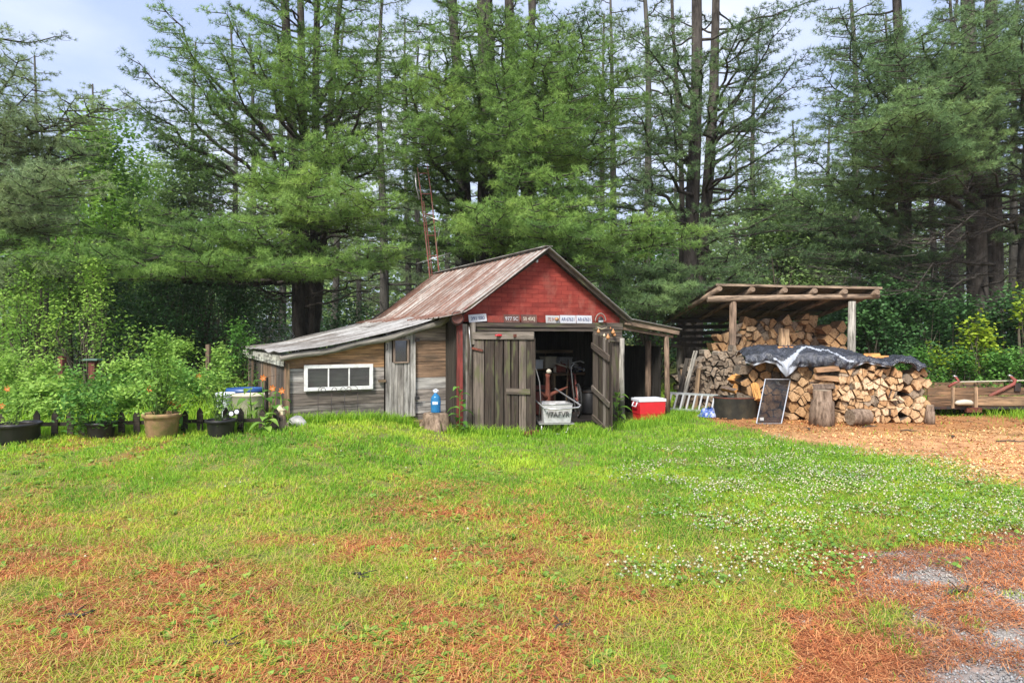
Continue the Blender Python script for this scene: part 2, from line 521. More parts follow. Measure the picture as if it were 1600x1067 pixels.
M['black_in'] = mat_plain('dark_interior_boards', (.022, .019, .017), .95, .1, 0, .3, 6)
M['orange_bits'] = mat_plain('orange_gourd', (.50, .25, .10), .5, .4, 0, .3, 25, (.30, .08, .03), .5)
M['cream'] = mat_plain('cream_ceramic', (.66, .60, .40), .5, .4, 0, .2, 30, (.30, .22, .12), .5)
M['ink'] = mat_plain('dark_blue_ink', (.02, .035, .12), .7, .2, 0, .1, 20)
M['ink_black'] = mat_plain('black_ink', (.075, .07, .065), .7, .2, 0, .1, 20)
M['plate_white'] = mat_plain('white_plate_metal', (.52, .54, .57), .5, .4, .1, .12, 30, (.45, .38, .34), .4)
M['plate_brown'] = mat_plain('rusted_plate', (.12, .055, .045), .7, .3, .1, .35, 30, (.24, .17, .13), .4)
M['plate_red'] = mat_plain('faded_red_plate', (.26, .05, .035), .8, .3, .1, .3, 30, (.10, .05, .04), .5)
M['stone'] = mat_plain('pale_stone', (.55, .53, .50), .9, .2, 0, .3, 14, (.25, .24, .20), .5, .5)
M['bronze'] = mat_plain('dark_gong', (.16, .06, .045), .7, .3, .2, .4, 14, (.05, .035, .03), .6)
M['cloth'] = mat_plain('blue_white_cloth', (.05, .10, .35), .8, .2, 0, .5, 25, (.65, .68, .75), .9)
M['rubber'] = mat_plain('black_tyre', (.02, .02, .02), .8, .3, 0, .2, 20)
M['green_metal'] = mat_plain('green_metal', (.10, .17, .13), .6, .3)
M['far_white'] = mat_plain('pale_distant_wall', (.62, .63, .62), .8, .2)

def mat_glass(name, tint=(.03, .035, .03), a=0.45, gl=.12):
    m, nt, out = nodes(name)
    g = N(nt, 'ShaderNodeBsdfGlossy', Roughness=.06); g.inputs[0].default_value = (.8, .8, .8, 1)
    n = uvnoise(nt, 1, 1, 5, 3, .5, 'Object')
    d = N(nt, 'ShaderNodeBsdfDiffuse'); nt.links.new(ramp(nt, n, [(.4, tint), (.65, tuple(k * 2.6 for k in tint))]).outputs[0], d.inputs[0])
    t = N(nt, 'ShaderNodeBsdfTransparent')
    m1 = nt.nodes.new('ShaderNodeMixShader'); m1.inputs[0].default_value = a
    nt.links.new(t.outputs[0], m1.inputs[1]); nt.links.new(d.outputs[0], m1.inputs[2])
    m2 = nt.nodes.new('ShaderNodeMixShader'); m2.inputs[0].default_value = gl
    nt.links.new(m1.outputs[0], m2.inputs[1]); nt.links.new(g.outputs[0], m2.inputs[2])
    nt.links.new(m2.outputs[0], out.inputs[0])
    return m
M['glass'] = mat_glass('dark_tinted_pane', (.012, .018, .013), .5)  # mottled dark green tint mixed over the clear pane
M['mesh'] = mat_glass('fly_screen_mesh', (.012, .012, .012), .66, .03)

def mat_jug():
    m, nt, out = nodes('blue_bottle_plastic')
    p = princ(nt, out, (.05, .30, .62), .12, .6)
    p.inputs['Transmission Weight'].default_value = .55
    p.inputs['IOR'].default_value = 1.33
    return m
M['jug'] = mat_jug()

def mat_tarp():
    m, nt, out = nodes('black_tarpaulin')
    n = uvnoise(nt, 1, 1, 9, 7, .65, 'Object')
    c = ramp(nt, n, [(.35, (.016, .018, .024)), (.68, (.06, .066, .085))]).outputs[0]
    princ(nt, out, c, .24, .7, 0, n, 1.0, .05)
    return m
M['tarp'] = mat_tarp()
M['tarp_pale'] = mat_plain('pale_tarp_side', (.36, .39, .44), .45, .5, 0, .2, 9, (.2, .22, .26), .5, .5)

# leaves
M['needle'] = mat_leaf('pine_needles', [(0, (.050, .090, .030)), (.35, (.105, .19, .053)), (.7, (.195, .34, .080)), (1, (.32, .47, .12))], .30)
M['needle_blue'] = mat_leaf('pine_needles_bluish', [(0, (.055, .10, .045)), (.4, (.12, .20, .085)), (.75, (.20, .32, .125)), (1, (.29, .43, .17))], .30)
M['needle_far'] = mat_leaf('far_pine_needles', [(0, (.12, .175, .085)), (.5, (.21, .29, .135)), (1, (.32, .42, .20))], .30)  # paler than the near needles: distance haze put into the colour
M['leaf_dark'] = mat_leaf('dark_leaves', [(0, (.020, .055, .020)), (.5, (.050, .125, .040)), (1, (.13, .27, .09))], .30, .45)
M['leaf'] = mat_leaf('green_leaves', [(0, (.04, .12, .022)), (.5, (.10, .24, .04)), (1, (.20, .40, .08))], .38, .5)
M['leaf_light'] = mat_leaf('light_leaves', [(0, (.09, .20, .035)), (.5, (.20, .37, .06)), (1, (.38, .56, .12))], .42, .5)
M['leaf_yellow'] = mat_leaf('yellow_leaves', [(0, (.12, .22, .02)), (.5, (.30, .42, .03)), (1, (.50, .60, .07))], .42, .5)
M['leaf_far'] = mat_leaf('far_leaves', [(0, (.10, .16, .06)), (.5, (.20, .31, .10)), (1, (.34, .46, .18))], .35, .6)  # lightened leaf colour, haze of the far wood painted in
M['grass'] = mat_leaf('lawn_blades', [(0, (.08, .21, .022)), (.3, (.20, .41, .032)), (.55, (.35, .54, .045)), (.75, (.48, .60, .06)), (.88, (.50, .40, .12)), (1, (.56, .40, .17))], .42, .6)
M['litter'] = mat_leaf('fallen_needles', [(0, (.17, .05, .024)), (.5, (.44, .145, .055)), (1, (.62, .31, .14))], .1, .8)
M['chips'] = mat_leaf('bark_chips', [(0, (.24, .10, .04)), (.5, (.55, .28, .115)), (1, (.78, .52, .26))], 0, .9)
M['clover'] = mat_leaf('clover_heads', [(0, (.34, .36, .17)), (.5, (.54, .54, .36)), (1, (.72, .70, .56))], .3, .8)
M['gravel'] = mat_leaf('gravel_stones', [(0, (.14, .125, .115)), (1, (.44, .41, .385))], 0, .9)
M['petal'] = mat_leaf('orange_petals', [(0, (.55, .10, .02)), (.6, (.75, .24, .06)), (1, (.80, .50, .25))], .35, .6)
M['green_stem'] = mat_leaf('green_stems', [(0, (.08, .14, .03)), (1, (.15, .24, .06))], .1, .6)
M['petal_pink'] = mat_leaf('pale_petals', [(0, (.70, .45, .25)), (1, (.85, .75, .55))], .35, .6)
# ------------------------------------------------------------------ ground
def zones(X, Y):
    """how much needle litter, wood-chip floor, gravel and clover each place of the yard has"""
    X = np.asarray(X, float); Y = np.asarray(Y, float)
    n1 = fbm(X * .9, Y * .9, 21, 4) - .5
    n2 = fbm(X * 2.6, Y * 2.6, 31, 4) - .5
    n3 = fbm(X * .45 + 9, Y * .45, 41, 3) - .5
    t = X / np.maximum(Y, 1.0)                                   # bearing
    # litter under the grass: thick near the driveway, fading towards the shed
    near = sm(7.6, 3.8, Y + n3 * 3) * (1 - .55 * sm(.10, .22, t) * sm(.5, .40, t))
    needle = np.clip(near * .82 + n2 * 3.4 * near + n1 * 2.6 * near, 0, 1)
    needle = np.maximum(needle, .45 * sm(.08, .24, n1 + .35 * n2) * sm(10, 7.5, Y) * sm(.12, .0, t))
    # bare drive edge at lower right
    tt = t + .16 * n2 + .12 * n1
    e = np.interp(tt, [.33, .42, .47, .53, .60, .75, 1.2], [0, 3.70, 4.02, 4.25, 4.85, 5.05, 5.3])
    drive = sm(-.40, .45, e - Y + n2 * 1.6 + n1 * 1.0)
    # chip floor at the woodpile
    b = np.interp(t, [.24, .26, .35, .42, .56, .75, 1.3], [15.0, 13.6, 12.0, 10.4, 9.2, 7.9, 6.4])
    chip = sm(-.9, .7, Y - b + n1 * 2.0 + n2 * 1.2) * sm(.255, .285, t + n2 * .04)
    grassy = sm(.60, .66, t) * sm(13.3, 14.0, Y) + sm(17, 20, Y)
    chip = chip * (1 - np.clip(grassy, 0, 1))
    gravel = drive * sm(-.12, .16, n1 + n2 * .5 + .30 * sm(.46, .60, t) - .01)
    clover = sm(.12, .22, t + n1 * .15) * sm(11.2, 9.2, Y + n2) * sm(4.1, 4.9, Y + n1 * 1.2) * (1 - chip)
    clover = clover * (1 - drive)
    clover = clover * sm(-.22, .12, n2 * 1.1 + n1 * .9 + .12 * sm(.3, .5, t))
    return needle, drive, chip, gravel, clover, n1, n2, n3

def axis_coords(lo, hi, step, far_lo, far_hi):
    a = list(np.arange(lo, hi + step, step))
    s = step; x = hi
    while x < far_hi: s *= 1.25; x += s; a.append(x)
    s = step; x = lo
    while x > far_lo: s *= 1.25; x -= s; a.insert(0, x)
    return np.array(a)

def build_ground():
    xs = axis_coords(-12, 14, .09, -160, 160); ys = axis_coords(2.4, 17, .09, -40, 260)
    Xg, Yg = np.meshgrid(xs, ys, indexing='ij')
    X = Xg.ravel(); Y = Yg.ravel()
    nd, dr, ch, gr, cl, n1, n2, n3 = zones(X, Y)
    Z = gz(X, Y) + .02 * (fbm(X * 5, Y * 5, 77, 2) - .5)
    nx, ny = len(xs), len(ys)
    I = np.arange(nx * ny).reshape(nx, ny)
    F = np.stack([I[:-1, :-1], I[1:, :-1], I[1:, 1:], I[:-1, 1:]], -1).reshape(-1, 4)
    mulch = sm(10.6, 12.3, Y + n2 * 2) * .75
    col = np.stack([np.clip(nd + dr + ch * mulch, 0, 1), ch * (1 - mulch), gr, np.ones_like(X)], -1)
    m, nt, out = nodes('yard_ground')
    a = attr(nt, 'zone')
    sp = nt.nodes.new('ShaderNodeSeparateColor'); nt.links.new(a.outputs['Color'], sp.inputs[0])
    f = uvnoise(nt, 1, 1, 38, 6, .7, 'Object')
    f2 = uvnoise(nt, 1, 1, 3.0, 5, .6, 'Object')
    green = ramp(nt, f, [(.3, (.075, .085, .025)), (.7, (.22, .25, .07))]).outputs[0]
    litter = ramp(nt, f, [(.25, (.12, .045, .025)), (.5, (.38, .13, .05)), (.75, (.54, .25, .11))]).outputs[0]
    dark = ramp(nt, f2, [(.55, (0, 0, 0)), (.64, (.85, .85, .85))]).outputs[0]
    litter = mixc(nt, dark, litter, (.085, .055, .042))
    chip = ramp(nt, f, [(.25, (.32, .145, .06)), (.5, (.56, .31, .145)), (.75, (.75, .51, .28))]).outputs[0]
    chip = mixc(nt, ramp(nt, f2, [(.42, (0, 0, 0)), (.62, (.75, .75, .75))]).outputs[0], chip, (.26, .105, .05))
    grav = ramp(nt, f, [(.3, (.17, .15, .14)), (.7, (.38, .35, .32))]).outputs[0]
    c = mixc(nt, sp.outputs[0], green, litter)
    c = mixc(nt, sp.outputs[1], c, chip)
    c = mixc(nt, sp.outputs[2], c, grav)
    princ(nt, out, c, .95, .1, 0, f, .6, .02)
    o = np_obj('ground', np.stack([X, Y, Z], -1), F, None, m, col=col, smooth=True)
    setp(o, kind='structure')
build_ground()

def yard_points(n, y0, y1, margin=.80, power=1.0):
    """random points over the yard between distances y0 and y1, inside what a camera near the photograph's sees"""
    Y = y0 + (y1 - y0) * RNG.random(n) ** power
    X = (RNG.random(n) * 2 - 1) * (Y * margin + .6)
    return X, Y

def blades(name, X, Y, h, w, tone, mat, lean=.45, kind='stuff', label=None, cat=None, z0=0.0):
    """curved three-vertex-row blades of grass"""
    n = len(X)
    Z = gz(X, Y) + z0
    a = RNG.random(n) * 2 * np.pi
    ln = lean * (0.3 + RNG.random(n)) * h
    dx, dy = np.cos(a), np.sin(a)
    b = RNG.random(n) * np.pi
    wx, wy = np.cos(b) * w / 2, np.sin(b) * w / 2
    V = np.empty((n, 5, 3), np.float32)
    V[:, 0] = np.stack([X - wx, Y - wy, Z], -1)
    V[:, 1] = np.stack([X + wx, Y + wy, Z], -1)
    mx_, my_, mz_ = X + dx * ln * .35, Y + dy * ln * .35, Z + h * .6
    V[:, 2] = np.stack([mx_ + wx * .8, my_ + wy * .8, mz_], -1)
    V[:, 3] = np.stack([mx_ - wx * .8, my_ - wy * .8, mz_], -1)
    V[:, 4] = np.stack([X + dx * ln, Y + dy * ln, Z + h * (1 - .3 * RNG.random(n))], -1)
    base = (np.arange(n) * 5)[:, None]
    # two triangles for the lower half, one for the tip
    F = np.concatenate([base + [0, 1, 2], base + [0, 2, 3], base + [3, 2, 4]]).reshape(-1, 3)
    T = np.repeat(tone, 5)
    o = np_obj(name, V.reshape(-1, 3), F, T, mat)
    setp(o, label, cat, kind=kind)
    return o

def build_lawn():
    parts = []
    for n, y0, y1, h, w in ((150000, 2.7, 5.0, .042, .0040), (170000, 5.0, 8.0, .046, .0060), (200000, 8.0, 14.6, .055, .0095), (26000, 14.6, 22, .16, .02)):
        X, Y = yard_points(n, y0, y1)
        nd, dr, ch, gr, cl, n1, n2, n3 = zones(X, Y)
        tuft = fbm(X * 5.5, Y * 5.5, 55, 2)
        keep = RNG.random(n) < .30 + 1.5 * sm(.30, .62, tuft)
        keep &= RNG.random(n) > np.clip(nd * .88 + dr * 1.2 * sm(.72, .5, tuft) + ch * 1.15, 0, .985)
        keep &= ~((RNG.random(n) < .30) & (Y < 6) & (n2 < 0))
        # nothing grows inside the shed
        lx, ly = barn_local(X, Y)
        keep &= ~((lx > -.05) & (lx < 4.6) & (ly > .05) & (ly < 5.4)) & ~((lx > -2.6) & (lx < .1) & (ly > .45) & (ly < 5.6))
        X, Y, n1, n2, n3, nd, cl, tuft = [q[keep] for q in (X, Y, n1, n2, n3, nd, cl, tuft)]
        k = len(X)
        tall = fbm(X * 1.7, Y * 1.7, 61, 3)
        hh = h * (.40 + .9 * RNG.random(k)) * (.55 + .8 * tall) * (.6 + .9 * tuft) * (1 + .5 * sm(8.5, 10.5, Y) * sm(-.1, -.25, X / Y))
        hh = hh * (1 + .2 * cl)
        # yellower in the open middle, deeper green by the sheds and in the clover
        yel = sm(-.12, .2, n3 + .4 * n1) * .30
        tone = .34 + yel + (RNG.random(k) - .5) * .34 + n2 * .45 - .04 * cl + .15 * (.5 - tuft)
        dry = RNG.random(k) < np.clip(.02 + .30 * sm(8.2, 3.4, Y) + .35 * nd, 0, .8) * (1 - .7 * cl)
        tone = np.where(dry, .62 + .4 * RNG.random(k), tone)
        parts.append((X, Y, hh, w * (.7 + .6 * RNG.random(k)), np.clip(tone, 0, 1)))
    X, Y, hh, w, t = [np.concatenate([p[i] for p in parts]) for i in range(5)]
    blades('grass', X, Y, hh, w, t, M['grass'], .7, label='short patchy lawn grass, green with straw', cat='grass')
    # taller uncut tufts against walls, pots and pile
    Xs, Ys = [], []
    def strip(a, b, n, sd):
        t = RNG.random(n)
        Xs.append(a[0] + (b[0] - a[0]) * t + RNG.normal(0, sd, n)); Ys.append(a[1] + (b[1] - a[1]) * t + RNG.normal(0, sd, n))
    strip((-7.6, 9.3), (-3.7, 9.75), 3600, .14)
    strip((-3.55, 10.25), (-1.6, 11.1), 1800, .07)
    strip((-1.0, 11.05), (.2, 10.75), 700, .07)
    strip((1.9, 11.6), (3.3, 13.2), 900, .12)
    strip((3.1, 13.3), (4.0, 14.0), 700, .2)
    strip((9.6, 13.3), (12.2, 13.7), 1500, .3)
    strip((.3, 10.7), (1.6, 10.9), 400, .06)
    X = np.concatenate(Xs); Y = np.concatenate(Ys); n = len(X)
    blades('long_grass', X, Y, .10 + .14 * RNG.random(n), .009 * np.ones(n), .22 + .35 * RNG.random(n), M['grass'], .7,
           label='long uncut grass along walls, pots and fence', cat='grass')
    # broad-leaved weeds low in the lawn
    X, Y = yard_points(4200, 2.8, 9.5, power=1.2)
    nd, dr, ch, gr, cl, n1, n2, n3 = zones(X, Y)
    k = (dr + ch < .3) & (n1 + .5 * n2 > -.02); X, Y = X[k], Y[k]; n = len(X)
    rep = 9; Xr = np.repeat(X, rep); Yr = np.repeat(Y, rep); m = len(Xr)
    a = RNG.random(m) * 2 * np.pi; l = (.022 + .06 * RNG.random(m) ** 1.4); w = l * .46
    el = .25 + .5 * RNG.random(m)
    d = np.stack([np.cos(a) * np.cos(el), np.sin(a) * np.cos(el), np.sin(el)], -1)
    s = np.stack([-np.sin(a), np.cos(a), np.zeros(m)], -1)
    o = np.stack([Xr, Yr, gz(Xr, Yr) + .008], -1)
    V = np.stack([o, o + d * (l * .55)[:, None] + s * w[:, None] * .5, o + d * l[:, None] - np.array([0, 0, 1]) * (l * .25)[:, None], o + d * (l * .55)[:, None] - s * w[:, None] * .5], 1)
    F = (np.arange(m) * 4)[:, None] + np.array([[0, 1, 2, 3]])
    ow = np_obj('lawn_weeds', V.reshape(-1, 3), F, np.repeat(np.clip(np.repeat(.2 + .6 * RNG.random(n), rep) + .2 * RNG.random(m), 0, 1), 4), M['leaf_light'])
    setp(ow, 'small broad leaved weeds low among the lawn grass', 'weeds', kind='stuff')
    # bits of twig and bark debris
    for i, (px, py, l, a, lab) in enumerate(((1360, 668, .35, .2, 'thin dark stick on the chips right of the cut log'), (1582, 692, .42, -.3, 'dark broken stick on the chips near the right frame edge'), (1490, 684, .2, .9, 'short stick on the chips before the trailer'), (1265, 672, .22, 1.2, 'small stick on the chips left of the tall stump'), (1420, 675, .26, -.6, 'crooked stick on the chips before the right corner column'),
                                             (112, 968, .22, .3, 'dark twig in the brown patch at lower left'), (350, 1012, .16, -.4, 'short twig among needles at the bottom left of centre'), (880, 985, .2, .8, 'twig lying in the brown patch at bottom centre'), (1500, 930, .24, .4, 'twig on the gravel at the drive edge'), (560, 905, .18, -.9, 'bent twig in the middle of the worn lawn'))):
        Yq = FPX * CAMZ / (py - HOR); xq = (px - 800) / FPX * Yq
        e = thing('stick', lab, 'stick', (xq, Yq, gzf(xq, Yq) + .015), a)
        mb = MB(); mb.tube([(-l / 2, 0, 0), (-l * .1, .02, .015), (l * .2, -.01, .01), (l / 2, .03, .02)], [.008, .011, .009, .004], 6, jit=.15); mb.build('branch', M['bark'], e)
        mb = MB(); mb.tube([(0, .01, .012), (l * .15, .07, .03), (l * .2, .11, .03)], [.005, .004, .002], 5); mb.build('twig', M['bark'], e)
    # fallen pine needles
    X, Y = yard_points(330000, 2.7, 9.5, power=1.35)
    nd, dr, ch, gr, cl, n1, n2, n3 = zones(X, Y)
    k = RNG.random(len(X)) < np.clip((nd * .75 + dr * .85) * (.45 + .9 * sm(.34, .56, fbm(X * 2.2, Y * 2.2, 88, 3))) - gr * .68 + .05, 0, 1); X, Y = X[k], Y[k]; n = len(X)
    a = RNG.random(n) * np.pi; l = .014 + .028 * RNG.random(n); wd = .0005 + .0007 * RNG.random(n) + .00016 * Y
    z = gz(X, Y) + .012 + .025 * RNG.random(n) ** 2
    dz = RNG.normal(0, .008, n)
    c = np.stack([X, Y, z], -1); u = np.stack([np.cos(a) * l, np.sin(a) * l, dz], -1); v = np.stack([-np.sin(a) * wd, np.cos(a) * wd, np.zeros(n)], -1)
    V = np.stack([c - u - v, c + u - v, c + u + v, c - u + v], 1).reshape(-1, 3)
    F = (np.arange(n) * 4)[:, None] + np.array([[0, 1, 2, 3]])
    setp(np_obj('needle_litter', V, F, np.repeat(RNG.random(n), 4), M['litter']), 'orange fallen pine needles scattered over lawn and drive', 'pine needles', kind='stuff')
    # dry thatch lying between the blades
    X, Y = yard_points(120000, 2.7, 8.0, power=1.3)
    nd, dr, ch, gr, cl, n1, n2, n3 = zones(X, Y)
    k = RNG.random(len(X)) < (.75 - .5 * cl) * (1 - dr) * (1 - ch) * (.35 + .65 * sm(7.5, 4.5, Y)) * (1 - .5 * nd); X, Y = X[k], Y[k]; n = len(X)
    a = RNG.random(n) * np.pi; l = .015 + .035 * RNG.random(n); wd = .0007 + .0008 * RNG.random(n) + .00012 * Y
    c = np.stack([X, Y, gz(X, Y) + .012 + .03 * RNG.random(n)], -1); dz = RNG.normal(0, .014, n)
    u = np.stack([np.cos(a) * l, np.sin(a) * l, dz], -1); v = np.stack([-np.sin(a) * wd, np.cos(a) * wd, np.zeros(n)], -1)
    V = np.stack([c - u - v, c + u - v, c + u + v, c - u + v], 1).reshape(-1, 3)
    F = (np.arange(n) * 4)[:, None] + np.array([[0, 1, 2, 3]])
    setp(np_obj('dry_thatch', V, F, np.repeat(np.clip(.70 + .3 * RNG.random(n), 0, 1), 4), M['grass']), 'dry straw coloured thatch lying in the lawn', 'thatch', kind='stuff')
    # chips and bark on the woodpile floor
    X, Y = yard_points(150000, 6.5, 14.8)
    nd, dr, ch, gr, cl, n1, n2, n3 = zones(X, Y)
    dk = fbm(X * .9, Y * 1.4, 71, 3); k = RNG.random(len(X)) < ch * (.25 + .75 * sm(.35, .6, dk)); X, Y, dk = X[k], Y[k], dk[k]; n = len(X)
    a = RNG.random(n) * np.pi; l = .004 + .013 * RNG.random(n) ** 2; wd = l * (.3 + .5 * RNG.random(n))
    c = np.stack([X, Y, gz(X, Y) + .012 + .012 * RNG.random(n)], -1)
    tz = RNG.normal(0, .45, (n, 2))
    u = np.stack([np.cos(a) * l, np.sin(a) * l, tz[:, 0] * l], -1); v = np.stack([-np.sin(a) * wd, np.cos(a) * wd, tz[:, 1] * wd], -1)
    V = np.stack([c - u - v, c + u - v, c + u + v, c - u + v], 1).reshape(-1, 3)
    F = (np.arange(n) * 4)[:, None] + np.array([[0, 1, 2, 3]])
    setp(np_obj('wood_chips', V, F, np.repeat(np.clip(RNG.random(n) * .8 + .9 * (dk - .42) - .45 * sm(10.6, 12.3, Y), 0, 1), 4), M['chips']), 'orange wood chips and sawdust on the ground before the woodpile', 'wood chips', kind='stuff')
    # clover heads
    X, Y = yard_points(80000, 3.9, 12.5, power=.9)
    nd, dr, ch, gr, cl, n1, n2, n3 = zones(X, Y)
    k = RNG.random(len(X)) < cl * .80 * sm(-.12, .14, fbm(X * 1.4, Y * 1.4, 91, 3) - .44) + .0012; X, Y = X[k], Y[k]; n = len(X)
    r = (.0045 + .009 * RNG.random(n))
    c = np.stack([X, Y, gz(X, Y) + .030 + .045 * RNG.random(n)], -1)
    octv = np.array([[1, 0, 0], [-1, 0, 0], [0, 1, 0], [0, -1, 0], [0, 0, 1.0], [0, 0, -.8]])
    V = (c[:, None, :] + octv[None] * r[:, None, None]).reshape(-1, 3)
    of = np.array([[0, 2, 4], [2, 1, 4], [1, 3, 4], [3, 0, 4], [2, 0, 5], [1, 2, 5], [3, 1, 5], [0, 3, 5]])
    F = ((np.arange(n) * 6)[:, None, None] + of[None]).reshape(-1, 3)
    setp(np_obj('clover_flowers', V, F, np.repeat(RNG.random(n), 6), M['clover']), 'white clover flower heads scattered in the lawn', 'clover', kind='stuff')
    # clover leaves under them
    X, Y = yard_points(60000, 3.9, 11.5, power=.9)
    nd, dr, ch, gr, cl, n1, n2, n3 = zones(X, Y)
    k = RNG.random(len(X)) < cl * .8; X, Y = X[k], Y[k]; m = len(X)
    a = RNG.random(m) * 2 * np.pi; l = .016 + .014 * RNG.random(m)
    o = np.stack([X, Y, gz(X, Y) + .03 + .04 * RNG.random(m)], -1)
    d = np.stack([np.cos(a) * l, np.sin(a) * l, RNG.normal(0, .3, m) * l], -1); s = np.stack([-np.sin(a) * l, np.cos(a) * l, RNG.normal(0, .3, m) * l], -1)
    V = np.stack([o - d * .7, o + s * .7, o + d * .7, o - s * .7], 1).reshape(-1, 3)
    F = (np.arange(m) * 4)[:, None] + np.array([[0, 1, 2, 3]])
    setp(np_obj('clover_leaves', V, F, np.repeat(.2 + .5 * RNG.random(m), 4), M['leaf_light']), 'round clover leaves covering the right of the lawn', 'clover', kind='stuff')
    # gravel
    X, Y = yard_points(110000, 2.7, 5.4)
    nd, dr, ch, gr, cl, n1, n2, n3 = zones(X, Y)
    k = RNG.random(len(X)) < gr * .75; X, Y = X[k], Y[k]; n = len(X)
    r = .003 + .007 * RNG.random(n) ** 2
    c = np.stack([X, Y, gz(X, Y) + .006 + r * .3], -1)
    V = (c[:, None, :] + octv[None] * r[:, None, None] * (.6 + .7 * RNG.random((n, 6, 1)))).reshape(-1, 3)
    F = ((np.arange(n) * 6)[:, None, None] + of[None]).reshape(-1, 3)
    setp(np_obj('gravel', V, F, np.repeat(RNG.random(n), 6), M['gravel']), 'grey gravel showing through at the drive edge', 'gravel', kind='stuff')

# frame of the shed: x along its front, y towards its back
BA = R(27.0); BX, BY = -0.93, 11.30
def barn_local(X, Y):
    X = np.asarray(X, float) - BX; Y = np.asarray(Y, float) - BY
    c, s = math.cos(BA), math.sin(BA)
    return X * c + Y * s, -X * s + Y * c
def L(px, py, yl):
    """shed-frame point on the plane y=yl seen at photograph pixel px,py"""
    ox, oy = barn_local(0, 0); ox, oy = float(ox), float(oy)
    c, s = math.cos(BA), math.sin(BA)
    rx, ry = (px - 800) / FPX, 1.0
    lx, ly = rx * c + ry * s, -rx * s + ry * c
    t = (yl - oy) / ly
    return Vector((ox + t * lx, yl, CAMZ + t * (HOR - py) / FPX))
def W(v):
    """shed frame to world"""
    c, s = math.cos(BA), math.sin(BA)
    return Vector((BX + v[0] * c - v[1] * s, BY + v[0] * s + v[1] * c, v[2]))
build_lawn()
